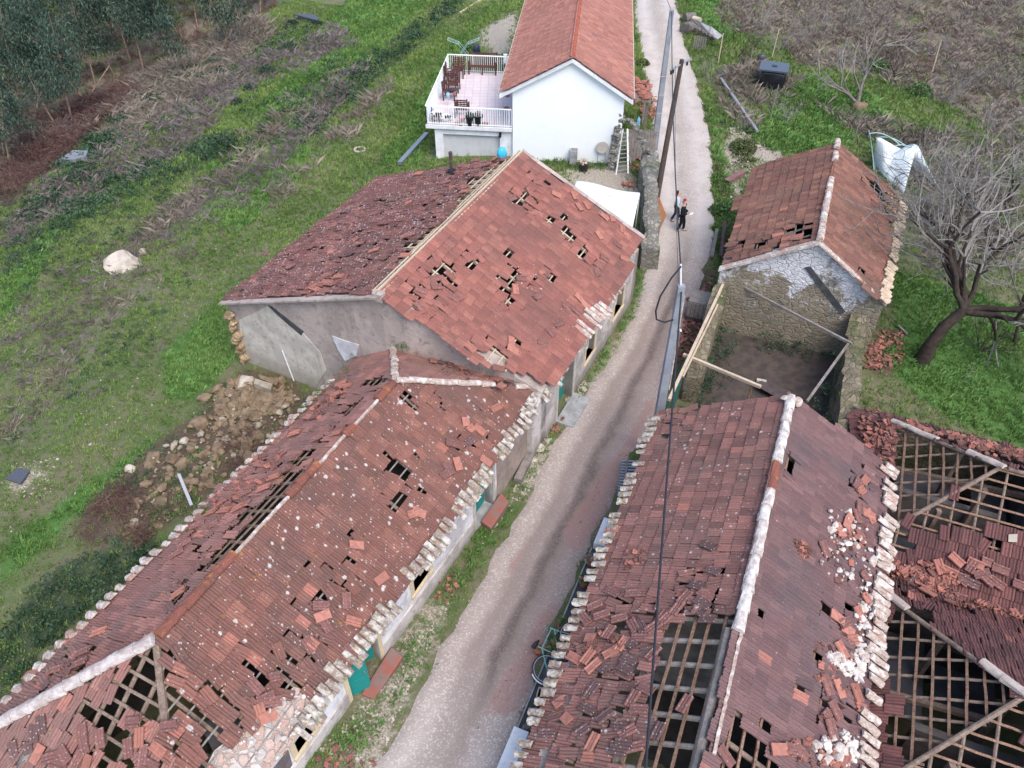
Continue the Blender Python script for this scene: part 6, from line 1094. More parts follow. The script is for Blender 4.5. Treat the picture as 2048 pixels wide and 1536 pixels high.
m = MB(); q = PZ(874, 245, TZ); [m.beam(q + [x, y, 0], q + [x * 1.1 - .05, y, .4], .05, .05, (0, 1, 0)) for x in (-.16, .16) for y in (-.12, .12)]; m.box(q + [-.22, -.18, .39], q + [.2, .18, .43]); tag(m.build('wooden_stool', M['wood_furn'], None, loc=q), 'low dark wooden stool under the spotted cushions', 'stool')
jg = empty('blue_jug', PZ(896, 196, TZ + .48), 'light blue plastic jug standing on the armchair by the left rail', 'jug'); m = MB(); m.tube([(0, 0, 0), (0, 0, .2), (0, 0, .3)], [.1, .12, .06], 10); m.build('body', plain('pale blue plastic', (.25, .42, .55), .4), jg, local=True); m = MB(); m.tube([(.1, 0, .05), (.3, .1, .25), (.5, .22, .32)], .018, 6); m.build('spout', M['terracotta'], jg, local=True)
# plants: leaf clumps used for pots, weeds, shrubs
def leafclump(n, rad, size, seed, up=.5, aspect=.5, flat=.0):
    rg = np.random.RandomState(seed); V = []; F = []
    for k in range(n):
        d = rg.randn(3); d /= np.linalg.norm(d); d[2] = abs(d[2]) if up else d[2]; c = d * rad * rg.rand() ** (1 / 3.) * np.array([1, 1, 1 - flat]); a = rg.randn(3); a /= np.linalg.norm(a); b = np.cross(a, rg.randn(3)); b /= np.linalg.norm(b); s = size * rg.uniform(.6, 1.3); i = len(V)
        V += [c - a * s * .5, c + b * s * .5 * aspect, c + a * s * .5, c - b * s * .5 * aspect]; F.append((i, i + 1, i + 2, i + 3))
    return np.array(V), np.array(F)
def potted(name, label, px, py, z, r, hp, mat, lm, leaf_r, seed, pot=True):
    o = empty(name, PZ(px, py, z), label, 'potted plant'); m = MB(); m.tube([(0, 0, 0), (0, 0, hp * .85), (0, 0, hp * .86), (0, 0, hp)], [r * .72, r, r * 1.12, r * 1.12], 14); m.build('pot', mat, o, local=True)
    V, F = leafclump(int(90), leaf_r, leaf_r * .5, seed); me = npmesh('foliage', V + [0, 0, hp], F, lm, {'tint': np.random.RandomState(seed).rand(len(F))}); link('foliage', me, o); return o
potted('potted_plant', 'black tub of dark greenery behind the front terrace rail, left of its twin', 940, 250, TZ, .22, .5, M['black_plastic'], M['bramble'], .25, 1)
potted('potted_plant', 'black tub with white flowers behind the front terrace rail, right of its twin', 957, 250, TZ, .24, .55, M['black_plastic'], M['dry'], .22, 2)
blobmesh('pink_cloth', 'crumpled pink cloth between the armchair and the black tubs', 'cloth', PZ(925, 235, TZ + .25), (.22, .15, .16), plain('pink cloth', (.6, .32, .3), .9), 9)
pile('brick_crumbs', 'orange tile crumbs on the terrace floor by the front rail', 'rubble', M['loose_orange'], [[(912, 249), (920, 249), (920, 253), (912, 253)]], 2, .02, .05, None, 31, .0)
for k, (x, y) in enumerate(((914, 247), (919, 249), (965, 248), (972, 249), (1016, 193), (1015, 216))):
    q = PZ(x, y, TZ); me = frag_me[0]; o = link('tile_fragment', me, None, q + [0, 0, .03]); o.rotation_euler = (.1, .1, k); tag(o, 'orange tile fragment on the pink terrace floor', 'tile fragment', 'tile fragments on the terrace')
bk = empty('black_bucket', PZ(1011, 141, TZ), 'black bucket holding a white roll in the far right terrace corner', 'bucket'); m = MB(); m.tube([(0, 0, 0), (0, 0, .45)], [.2, .27], 14); m.build('bucket', M['black_plastic'], bk, local=True); m = MB(); m.tube([(0, .05, .3), (0, .1, .95)], .13, 12); m.build('roll', M['tarp_white'], bk, local=True)
dr = empty('drying_rack', G(928, 112), 'pale blue winged clothes airer standing behind the terrace rail', 'clothes airer'); 
m = MB(); [m.tube([(x * 1.15, -.28, 1.25), (x * .35, -.28, .95), (x * .35, .28, .95), (x * 1.15, .28, 1.25), (x * 1.15, -.28, 1.25)], .014, 5) for x in (-1, 1)]; [m.tube([(x * .35, y, .95), (-x * .4, y, 0)], .014, 5) for x in (-1, 1) for y in (-.28, .28)]; m.build('frame', plain('pale blue paint', (.35, .55, .65), .5), dr, local=True)
m = MB(); [m.tube([(x * (.4 + .1 * k), -.28, .97 + .0375 * k), (x * (.4 + .1 * k), .28, .97 + .0375 * k)], .006, 4) for k in range(8) for x in (-1, 1)]; m.build('line', M['rail_white'], dr, local=True)
blobmesh('bin_bag', 'dark blue plastic bag beside the clothes airer', 'bag', G(953, 108) + [0, 0, .35], (.28, .28, .42), plain('dark blue plastic', (.03, .04, .08), .4), 8)
blobmesh('turquoise_tub', 'crumpled turquoise plastic tub against the terrace wall', 'tub', W(40.62, -4.85, .45, PA), (.28, .22, .36), M['blue_plastic'], 12, 3, .12)
cb = [empty('concrete_block', W(40.75, -.90, .02 + .42 * k, PA), ('lower' if k == 0 else 'upper') + ' hollow grey concrete block stacked against the white gable', 'concrete block', None, -R(PA)) for k in range(2)]
for k, c in enumerate(cb):
    m = MB(); w_, d_, h_ = .2, .2, .40; m.box((-w_, -d_, 0), (w_, -d_ + .05, h_)); m.box((-w_, d_ - .05, 0), (w_, d_, h_)); m.box((-w_, -d_ + .05, 0), (-w_ + .05, d_ - .05, h_)); m.box((w_ - .05, -d_ + .05, 0), (w_, d_ - .05, h_)); m.build('shell', M['concrete'], c, local=True)
    m = MB(); m.box((-w_ + .05, -.03, .001), (w_ - .05, .03, h_ - .02)); m.build('web', M['concrete'], c, local=True)
pp = empty('garden_pot', G(1167, 341), 'black pot of pale dried flowers in front of the white gable', 'potted plant'); m = MB(); m.tube([(0, 0, 0), (0, 0, .42)], [.22, .28], 14); m.build('pot', M['black_plastic'], pp, local=True); V, F = leafclump(70, .25, .14, 5); link('flowers', npmesh('flowers', V + [0, 0, .45], F, leafm('pale petals', (.5, .35, .2), (.62, .5, .4), (.7, .65, .6)), {'tint': np.random.RandomState(2).rand(len(F))}), pp)
dt = empty('round_table', W(40.80, .62, 0, PA), 'round grey table top standing on thin legs against the white gable', 'table', None, -R(PA)); m = MB(); m.tube([(0, .04, 1.0), (0, .0, 1.0)], .34, 22); m.build('disc', M['stone_frame'], dt, local=True)
for x in (-.2, .2): m = MB(); m.tube([(x, .02, 0), (x, .02, .8)], .015, 6); m.build('leg', M['metal_grey'], dt, local=True)
m = MB(); q = W(40.2, 1.05, .02, PA); m.tube([q, W(40.95, 1.52, 1.75, PA)], .022, 7); tag(m.build('garden_tool', M['metal_grey'], None, loc=q), 'long handled tool leaning on the right corner of the white gable', 'tool')
# arch and ladder
ar = empty('stone_arch', G(1228, 338), 'ruined arch of rough stones standing at the corner of the white house', 'arch')
def rubblecol(m, pts, r, seed, sc=1.0):
    for k, p in enumerate(pts):
        for j in range(3):
            V, F = rock_tpl(seed + k * 3 + j, 2, .8, 4); rg = np.random.RandomState(seed * 7 + k * 3 + j); m.add((V * r * rg.uniform(.75, 1.1) + np.array(p) + rg.randn(3) * r * .35).tolist(), F.tolist())
pb, pt = PZ(1224, 336, 0.05), PZ(1240, 226, 2.75)
part('pillar', ar, M['stone_grey'], lambda m: rubblecol(m, [pb + (pt - pb) * k / 19 for k in range(20)], .19, 3))
arc = [PZ(1242, 240, 2.9), PZ(1255, 240, 2.95), PZ(1268, 248, 2.85), PZ(1278, 264, 2.6), PZ(1284, 284, 2.2), PZ(1292, 300, 1.85), PZ(1300, 305, 1.7)]
part('arch_stones', ar, M['stone_grey'], lambda m: rubblecol(m, [arc[k // 2] * (.5 if k % 2 else 1) + (arc[min(k // 2 + 1, 6)] * .5 if k % 2 else 0) for k in range(13)], .14, 9))
ldr = empty('step_ladder', G(1243, 345), 'silver aluminium step ladder leaning in the stone arch', 'ladder')
la, lb, lc, ld = G(1232, 350), G(1256, 347), CAMP + ray(1246, 258) * (41.2 / ray(1246, 258)[1]), CAMP + ray(1255, 258) * (41.1 / ray(1255, 258)[1])
ll = np.linalg.norm(lc - la)
part('rail', ldr, M['alu'], lambda m: m.beam(la, lc, .07, .035)); part('rail', ldr, M['alu'], lambda m: m.beam(lb, ld, .07, .035))
for k in range(1, 11): part('rung', ldr, M['alu'], lambda m: m.beam(la + (lc - la) * k / 11, lb + (ld - lb) * k / 11, .07, .03))
part('back_leg', ldr, M['alu'], lambda m: (m.beam(lc, G(1262, 330), .03, .03), m.beam(ld, G(1275, 318), .03, .03), m.beam((lc + G(1262, 330)) / 2, (ld + G(1275, 318)) / 2, .03, .02)))
def planks(name, label, cat, P, Q, h, n, mat, gap=.015, th=.03):
    m = MB(); P, Q = np.array(P), np.array(Q); d = (Q - P) / n
    for k in range(n): m.beam(P + d * (k + .5), P + d * (k + .5) + [0, 0, h * (1 + .05 * math.sin(k * 3.1))], np.linalg.norm(d) - gap, th, np.cross(d, (0, 0, 1)))
    return tag(m.build(name, mat, None, loc=P), label, cat)
planks('plank_gate', 'grey plank gate behind the ladder in the stone arch', 'gate', W(41.1, 2.0, 0, PA), W(41.6, 3.5, 0, PA), 1.7, 9, M['wood_grey'])
# wall along the road
wl4 = [PZ(1284, 318, 1.5), PZ(1322, 300, 1.5), PZ(1308, 400, 1.5), PZ(1320, 482, 1.4), PZ(1288, 482, 1.4), PZ(1278, 400, 1.5)]
def roadwall():
    rg = np.random.RandomState(9); A0, B0 = (PZ(1300, 300, 1.5)), (PZ(1304, 486, 1.45)); n = 22; V = []; F = []; d = (B0 - A0); d[2] = 0; d /= np.linalg.norm(d); sd = np.array([-d[1], d[0], 0])
    for k in range(n):
        c = A0 + (B0 - A0) * k / (n - 1); hz = 1.5 + .12 * rg.randn() - .25 * (k > 19); w = .38 + .06 * rg.randn()
        for a, z in ((-w, -.6), (-w * .95, hz - .1), (-w * .4, hz + .06 * rg.rand()), (w * .4, hz + .08 * rg.rand()), (w * .95, hz - .08), (w, -.6)): V.append(np.r_[(c + sd * (a + rg.randn() * .03))[:2], z])
    for k in range(n - 1):
        for j in range(5): F.append((k * 6 + j, (k + 1) * 6 + j, (k + 1) * 6 + j + 1, k * 6 + j + 1))
    F += [tuple(range(6)), tuple((n - 1) * 6 + j for j in reversed(range(6)))]; m = MB(); m.add(V, F); return tag(m.build('stone_wall', M['stone_grey'], None, loc=(A0 + B0) / 2 * [1, 1, 0]), 'thick lichen covered stone wall between the white canopy and the road', 'wall')
roadwall()
# white canopy
cn = [PZ(1153, 362, 2.05), PZ(1279, 387, 2.0), PZ(1262, 470, 2.0)]; cn.append(cn[0] + cn[2] - cn[1])
can = empty('white_canopy', (cn[0] + cn[2]) / 2 * [1, 1, 0], 'square white tarpaulin canopy stretched over the yard behind the stone house', 'canopy')
n = 16; rg = np.random.RandomState(2); V = []
for i in range(n + 1):
    for j in range(n + 1):
        a, b = i / n, j / n; p = cn[0] * (1 - a) * (1 - b) + cn[1] * a * (1 - b) + cn[2] * a * b + cn[3] * (1 - a) * b
        e = 1.0 - .035 * math.sin(math.pi * a) * 0; V.append(p + [0, 0, -.22 * math.sin(math.pi * a) * math.sin(math.pi * b) + .02 * math.sin(9 * a + 4 * b) * math.sin(6 * b) + .05 * math.sin(7 * a) * (b < .05)])
V = np.array(V); F = np.array([(i * (n + 1) + j, (i + 1) * (n + 1) + j, (i + 1) * (n + 1) + j + 1, i * (n + 1) + j + 1) for i in range(n) for j in range(n)])
o = link('sheet', npmesh('sheet', V - wloc(can), F, M['tarp_white'], smooth=True), can); sm = o.modifiers.new('solid', 'SOLIDIFY'); sm.thickness = .012
for c in cn: part('pole', can, M['rail_white'], lambda m: m.tube([np.r_[c[:2], float(hgt(c[0], c[1])) - .1], c], .025, 8))
blobmesh('puddle_stone', 'small grey lump lying on the white canopy', 'stone', PZ(1219, 391, 1.92), (.07, .05, .03), M['concrete'], 3)
# plywood sheet
b0, b1, b3 = PZ(1319, 461, .06), PZ(1333, 431, .75), PZ(1303, 421, .85); b2 = b1 + b3 - b0
nb = np.cross(b1 - b0, b3 - b0); nb /= np.linalg.norm(nb); m = MB(); m.prism([b0, b1, b2 + (b1 - b2) * .08, b2 + (b3 - b2) * .15, b3], nb * .03); tag(m.build('plywood_sheet', M['plywood'], None, loc=b0), 'orange brown plywood sheet leaning on edge against the wooden pole', 'board')
# lean-to right of the white house
lt = empty('lean_to', W(46, 2.9, 0, PA), 'small open lean-to heaped with orange tiles beside the white house', 'shelter')
for u in (43.9, 46.2): part('post', lt, M['wood_grey'], lambda m: m.beam(W(u, 2.95, -.3, PA), W(u, 2.95, 2.3, PA), .12, .12, (1, 0, 0)))
part('roof_board', lt, M['wood_grey'], lambda m: m.prism([W(43.7, 2.1, 2.6, PA), W(46.4, 2.1, 2.6, PA), W(46.4, 3.15, 2.3, PA), W(43.7, 3.15, 2.3, PA)], (0, 0, .05)))
plLt = Plane(W(43.7, 3.15, 2.36, PA), W(46.4, 3.15, 2.36, PA), W(45, 2.1, 2.66, PA)); rg = np.random.RandomState(8)
V, F, I = scatter([(LV, LF)], np.array([plLt.w(rg.uniform(.1, 2.6), rg.uniform(.1, 1.0), .03 + .12 * rg.rand()) for k in range(55)]), np.ones(55), tilt=.2, seed=4); link('roof_tiles', npmesh('roof_tiles', V - wloc(lt), F, M['loose_orange']), lt)
m = MB(); q = W(43.3, 2.55, 1.2, PA); m.tube([q, q + [0, 0, .35], q + [0, 0, .5]], [.09, .09, .03], 10); tag(m.build('water_bottle', plain('blue clear plastic', (.15, .4, .55), .2), None, loc=q), 'blue plastic water bottle hanging on the lean-to post', 'bottle')
planks('plank_fence', 'low grey plank screen between the arch and the lean-to', 'fence', W(42.1, 2.0, 0, PA), W(42.1, 3.4, 0, PA), 1.5, 8, M['wood_grey'])

# ================================================================ yard timbers, boxes
tf = empty('timber_shelter', W(24, 0, 0, PF), 'makeshift shelter of pale timbers with green netting inside the roofless ruin', 'shelter')
def tb(p, q, w=.09, mat='wood_new'): part('beam', tf, M[mat], lambda m: m.beam(p, q, w, w * 1.1))
X1, X2 = W(27.7, -1.5, 2.25, PF), W(20.1, -2.05, 2.2, PF); tb(X1, X2, .10); tb(X1 + W(0, .14, -.1, PF) - W(0, 0, 0, PF) * 0, X2 + W(1.5, .18, -.15, PF), .06)
tb(W(22.85, -2.12, 2.0, PF), W(22.10, .75, 2.0, PF), .10); tb(W(27.65, -1.25, 2.3, PF), W(25.4, 3.5, 2.2, PF), .08, 'wood_grey'); tb(W(25.46, 3.40, 2.15, PF), W(21.75, 2.3, 2.15, PF), .08, 'wood_grey')
for u, v in ((22.75, -1.95), (22.2, .45), (20.3, -1.95)): part('post', tf, M['wood_old'], lambda m: m.beam(W(u, v, -.2, PF), W(u, v, 2.0, PF), .06, .06, (1, 0, 0)))
def net(m):
    a, b = W(22.7, -2.0, 0, PF), W(20.2, -2.1, 0, PF)
    for k in range(26): p = a + (b - a) * k / 25; m.tube([p + [0, 0, .05], p + [0, 0, 2.15]], .006, 3, False)
    for k in range(22): z = .1 + k * .095; m.tube([a + [0, 0, z], b + [0, 0, z]], .006, 3, False)
part('net', tf, plain('green netting', (.03, .12, .085), .8), net)
def net2(m):
    a, b = W(22.1, .9, 1.9, PF), W(27.2, -1.2, 2.1, PF)
m = MB(); P4 = [W(24.9, .9, .06, PF), W(24.4, 2.2, .06, PF), W(23.5, 1.9, .30, PF), W(24.1, .6, .30, PF)]; m.prism(P4, (0, 0, .03)); tag(m.build('dark_board', simple('dark purple board', (.10, .08, .08), (.07, .055, .055)), None, loc=P4[0]), 'dark weathered board lying on the floor of the ruin', 'board')
lying('stone_block', 'small pale squared block beside the dark board in the ruin', 'stone', (1512, 765), (1531, 769), .07, M['rock_pale'], .12, .12, True)
bx = empty('wooden_box', W(27.9, -2.35, 0, PF), 'grey wooden box attached to the road corner of the barn', 'box', None, -R(PF))
m = MB(); m.box((-.4, -.45, 1.0), (.42, .45, 1.06)); [m.box((-.4 + .165 * k, -.48, .3), (-.4 + .165 * k + .15, -.45, 1.0)) for k in range(5)]; m.build('front', M['wood_grey'], bx, local=True); m = MB(); m.box((-.4, -.45, .0), (.42, .45, .3)); m.build('base', M['wood_dark'], bx, local=True)
for k, (a, b, lb) in enumerate((((1432, 470), (1422, 520), 'weathered plank leaning on the bank left of the barn wall'), ((1447, 455), (1440, 520), 'red brown plank standing at the barn road corner'))): lying('plank', lb, 'plank', a, b, .08, M['wood_grey'] if k == 0 else M['loose_dark'], .3, .2, True)

# ================================================================ along the tiled house
ld_ = empty('garden_ledge', W(12, -3.1, .3, PD), 'dark damp concrete ledge with white painted ends along the tiled house', 'low wall')
part('ledge', ld_, M['conc_dark'], lambda m: (ubox(m, PD, 8.25, 14.5, -3.34, -2.6, -.3, .52)))
part('white_end', ld_, M['white_dirty'], lambda m: ubox(m, PD, 14.5, 15.55, -3.32, -2.92, -.3, .82)); part('white_end', ld_, M['white_dirty'], lambda m: ubox(m, PD, 5.2, 8.25, -3.36, -2.97, -.3, 1.12)); part('kerb', ld_, M['concrete'], lambda m: ubox(m, PD, 8.25, 14.5, -3.38, -3.342, -.3, .56))
part('end_stones', ld_, M['stone_grey'], lambda m: rubblecol(m, [W(8.6 + .15 * k, -3.1, .56, PD) for k in range(4)], .12, 44))
for x, y, z, r, lm, lr, lb in ((1182, 1128, .52, .15, 'dry', .24, 'terracotta pot of withered plants next to the white wall end'), (1167, 1170, .52, .14, 'bush', .2, 'terracotta pot with a bright green succulent on the concrete ledge'), (1110, 1300, .55, .15, 'euc_y', .3, 'terracotta pot with a yellow green geranium behind the bicycle'), (1130, 1258, .52, .2, 'bush', .25, 'wide terracotta pot of green leaves by the front wheel'), (1078, 1305, .35, .15, 'dry', .1, 'brown pot with dead leaves at the grass edge by the bicycle')):
    o = potted('potted_plant', lb, x, y, z, r, .24, M['terracotta'], M[lm], lr, int(x))
bz = .82; rw, fw = PZ(1094, 1338, bz), PZ(1147, 1270, bz + .1); e1 = (fw - rw); wb = np.linalg.norm(e1); e1 /= wb; nrm = np.array([-.25, -.55, .8]); nrm -= e1 * (nrm @ e1); nrm /= np.linalg.norm(nrm); e2 = np.cross(nrm, e1); k_ = wb / 1.05
if (PZ(1085, 1302, bz) - rw) @ e2 < 0: e2 = -e2
bi = empty('bicycle', (rw + fw) / 2, 'old pale green bicycle toppled against the concrete ledge', 'bicycle'); BP = lambda x, y, zz=0: rw + (e1 * x + e2 * y) * k_ + nrm * zz
def wheel(cx, cy):
    w_ = part('wheel', bi, M['alu'], lambda m: m.tube([BP(cx + .31 * math.cos(a), cy + .31 * math.sin(a)) for a in np.linspace(0, 2 * math.pi, 33)], .013, 6, False))
    part('tyre', w_, M['black_plastic'], lambda m: m.tube([BP(cx + .335 * math.cos(a), cy + .335 * math.sin(a)) for a in np.linspace(0, 2 * math.pi, 33)], .018, 6, False))
    part('spokes', w_, M['metal_grey'], lambda m: [m.tube([BP(cx, cy, .02 * (-1) ** k), BP(cx + .31 * math.cos(a), cy + .31 * math.sin(a))], .0022, 3, False) for k, a in enumerate(np.linspace(0, 2 * math.pi, 29)[:-1])])
wheel(0, 0); wheel(1.05, 0); M['bike'] = plain('pale green bicycle paint', (.20, .42, .36), .5)
part('frame', bi, M['bike'], lambda m: [m.tube([BP(*a), BP(*b)], .017, 7) for a, b in (((0, 0), (.42, -.03)), ((0, 0), (.30, .38)), ((.42, -.03), (.28, .48)), ((.42, -.03), (.85, .42)), ((.30, .38), (.83, .50)), ((.82, .54), (.90, .30)), ((.90, .30), (1.05, 0)))])
part('saddle', bi, M['black_plastic'], lambda m: m.tube([BP(.18, .55), BP(.30, .56), BP(.42, .55)], [.07, .06, .025], 7)); part('handlebar', bi, M['alu'], lambda m: m.tube([BP(.70, .62, .28), BP(.80, .62, .14), BP(.84, .60, 0), BP(.80, .62, -.14), BP(.70, .62, -.28)], .013, 6))
part('chainring', bi, M['alu'], lambda m: (m.tube([BP(.42 + .09 * math.cos(a), -.03 + .09 * math.sin(a), .05) for a in np.linspace(0, 2 * math.pi, 17)], .009, 5, False), m.tube([BP(.42, -.03, .06), BP(.53, -.14, .06), BP(.53, -.14, .14)], .011, 5), m.tube([BP(.42, -.03, -.06), BP(.31, .08, -.06), BP(.31, .08, -.14)], .011, 5)))
part('mudguard', bi, M['rail_white'], lambda m: m.tube([BP(.365 * math.cos(a), .365 * math.sin(a)) for a in np.linspace(2.6, 3.5, 8)], .02, 6))
cq = [PZ(1078, 1375, .95), PZ(1100, 1384, .95), PZ(1091, 1403, .95), PZ(1073, 1394, .95)]
cr = empty('open_crate', sum(cq) / 4 * [1, 1, 0] + [0, 0, .52], 'small open wooden frame box standing on the dark ledge', 'crate'); part('rim', cr, M['wood_new'], lambda m: [m.beam(cq[k], cq[(k + 1) % 4], .03, .05) for k in range(4)] + [m.beam(cq[0] * .3 + cq[1] * .7, cq[3] * .3 + cq[2] * .7, .02, .02)]); part('box', cr, M['wood_dark'], lambda m: [m.prism([cq[k], cq[(k + 1) % 4], cq[(k + 1) % 4] - [0, 0, .42], cq[k] - [0, 0, .42]], np.r_[((sum(cq) / 4 - (cq[k] + cq[(k + 1) % 4]) / 2) * .06)[:2], 0]) for k in range(4)])
gq = [PZ(1243, 923, .25), PZ(1282, 923, .25), PZ(1270, 1000, .25), PZ(1234, 990, .25)]
gr = empty('slatted_grid', sum(gq) / 4 * [1, 1, 0], 'grey slatted metal grid lying at the road edge under the eave', 'metal grid')
part('slats', gr, M['metal_grey'], lambda m: [m.tube([gq[0] + (gq[3] - gq[0]) * k / 12, gq[1] + (gq[2] - gq[1]) * k / 12], .045, 7) for k in range(13)]); part('bar', gr, M['wood_grey'], lambda m: m.beam(gq[0] * .7 + gq[1] * .3 + [0, 0, .07], gq[3] * .7 + gq[2] * .3 + [0, 0, .07], .06, .03))

# ================================================================ right hand side things
def wrapped():
    c = empty('wrapped_tank', G(1540, 174), 'square tank wrapped in shiny black plastic on the green bank', 'tank', None, R(-18)); V, F = ICO3; V = V.copy(); q = np.sign(V) * np.abs(V) ** .38; q = q / np.max(np.abs(q), axis=1, keepdims=True) ** .0; q = q * np.array([.80, .72, .62]) + [0, 0, .62]; q += .045 * np.sin(V @ np.array([9, 4, 14]))[:, None] * V + .03 * np.sin(V @ np.array([3, 17, 8]))[:, None] * V; link('body', npmesh('body', q, F, M['black_plastic'], smooth=True), c)
    m = MB(); m.box((-.85, -.75, 1.24), (.85, .75, 1.34)); m.build('lid', plain('blue grey lid', (.07, .085, .11), .4), c, local=True); m = MB(); m.box((-.15, -.08, 1.345), (.15, .12, 1.39)); m.build('cap', M['black_plastic'], c, local=True); c.scale = (1.05, 1.05, 1.0)
wrapped(); blobmesh('black_bag', 'small dark plastic bag behind the wrapped tank', 'bag', G(1521, 125) + [0, 0, .3], (.35, .3, .35), plain('dark grey plastic', (.05, .055, .065), .4), 4)
gh = empty('plastic_tunnel', G(1800, 352), 'collapsed white plastic grow tunnel behind the barn', 'tunnel')
def tunnel():
    base = wloc(gh); L0, L1, R0, R1, Q0, Q1 = G(1744, 335), G(1806, 392), PZ(1752, 275, 1.95), PZ(1834, 290, 1.5), G(1822, 302), G(1896, 408); n = 18; V = []
    for i in range(n + 1):
        f = i / n
        for j in range(n + 1):
            g = j / n; lo = L0 + (L1 - L0) * f; rd = R0 + (R1 - R0) * f + [0, 0, -.45 * math.sin(math.pi * f) ** 2 + .12 * math.sin(9 * f)]; hi = Q0 + (Q1 - Q0) * f
            p = lo + (rd - lo) * min(1, g * 2.2) if g < .4545 else rd + (hi - rd) * (g - .4545) / .5455
            V.append(p - base + [0, 0, .05 * math.sin(7 * f + 5 * g) + .035 * math.sin(17 * f - 9 * g) - .22 * math.sin(math.pi * f) * math.sin(math.pi * max(0, (g - .45) / .55))])
    F = [(i * (n + 1) + j, (i + 1) * (n + 1) + j, (i + 1) * (n + 1) + j + 1, i * (n + 1) + j + 1) for i in range(n) for j in range(n)]; o = link('cover', npmesh('cover', V, F, M['tarp_pale'], smooth=True), gh); sm = o.modifiers.new('solid', 'SOLIDIFY'); sm.thickness = .01
    def hoops(m):
        for (pa, pb_, pc) in (((1738, 268, 2.3), (1765, 258, 2.6), (1800, 290, 2.0)), ((1752, 276, 2.1), (1780, 268, 2.5), (1812, 292, 1.8)), ((1738, 262, 2.4), (1745, 300, 1.0), (1748, 340, .2)), ((1790, 292, 2.0), (1806, 286, 2.2), (1822, 296, 1.7))):
            a, b, c = PZ(*pa), PZ(*pb_), PZ(*pc); m.tube([a * (1 - t_) ** 2 + b * 2 * t_ * (1 - t_) + c * t_ ** 2 for t_ in np.linspace(0, 1, 12)], .03, 6)
    part('hoop', gh, M['green_tube'], hoops)
tunnel()
for k, (a, b, r, lb) in enumerate((((1366, 68), (1390, 60), .42, 'thick cut trunk section lying at the road edge, nearest the viewer'), ((1368, 46), (1388, 44), .40, 'thick cut trunk section behind its neighbour at the road edge'), ((1384, 52), (1398, 56), .22, 'pale sawn log resting on the thick trunk sections'))): lying('log', lb, 'log', a, b, r, M['bark'] if k < 2 else M['wood_new'], r * .8 + (.35 if k == 2 else 0), r * .8 + (.35 if k == 2 else 0), False, 12)
wp = empty('covered_woodpile', G(1420, 78), 'long woodpile covered by a bent grey sheet beside the road', 'woodpile')
def cov(m):
    P = [PZ(1378, 36, 1.2), PZ(1400, 44, 1.35), PZ(1422, 54, 1.3), PZ(1445, 72, .9)]; Q = [PZ(1385, 44, .9), PZ(1402, 56, 1.0), PZ(1420, 68, 1.0), PZ(1434, 80, .7)]
    for k in range(3): m.prism([P[k], P[k + 1], Q[k + 1], Q[k]], (0, 0, .04))
part('sheet', wp, M['concrete'], cov); part('logs', wp, M['bark'], lambda m: [m.tube([PZ(1388 + 7 * k, 58 + 4 * k, .3 + .25 * (k % 2)), PZ(1398 + 7 * k, 48 + 4 * k, .4 + .25 * (k % 2))], .16, 8) for k in range(6)])
planks('pallet_fence', 'short row of grey upright slats on the bank beside the road', 'fence', G(1384, 100), G(1410, 104), 1.0, 6, M['wood_grey'], .06)
for k, (x, y, h) in enumerate(((1493, 165, 2.2), (1543, 118, 2.0), (1539, 240, 2.1), (1436, 128, 2.0), (1740, 120, 2.2), (1863, 150, 2.2), (1706, 290, 2.0))):
    p = G(x, y); m = MB(); m.tube([p - [0, 0, .2], p + [.12 * math.sin(k), .1, h]], .035, 6); tag(m.build('fence_post', M['wood_new'] if k % 2 else M['wood_grey'], None, loc=p), 'thin wooden stake standing on the scrubby bank right of the road', 'stake', 'stakes on the right bank')
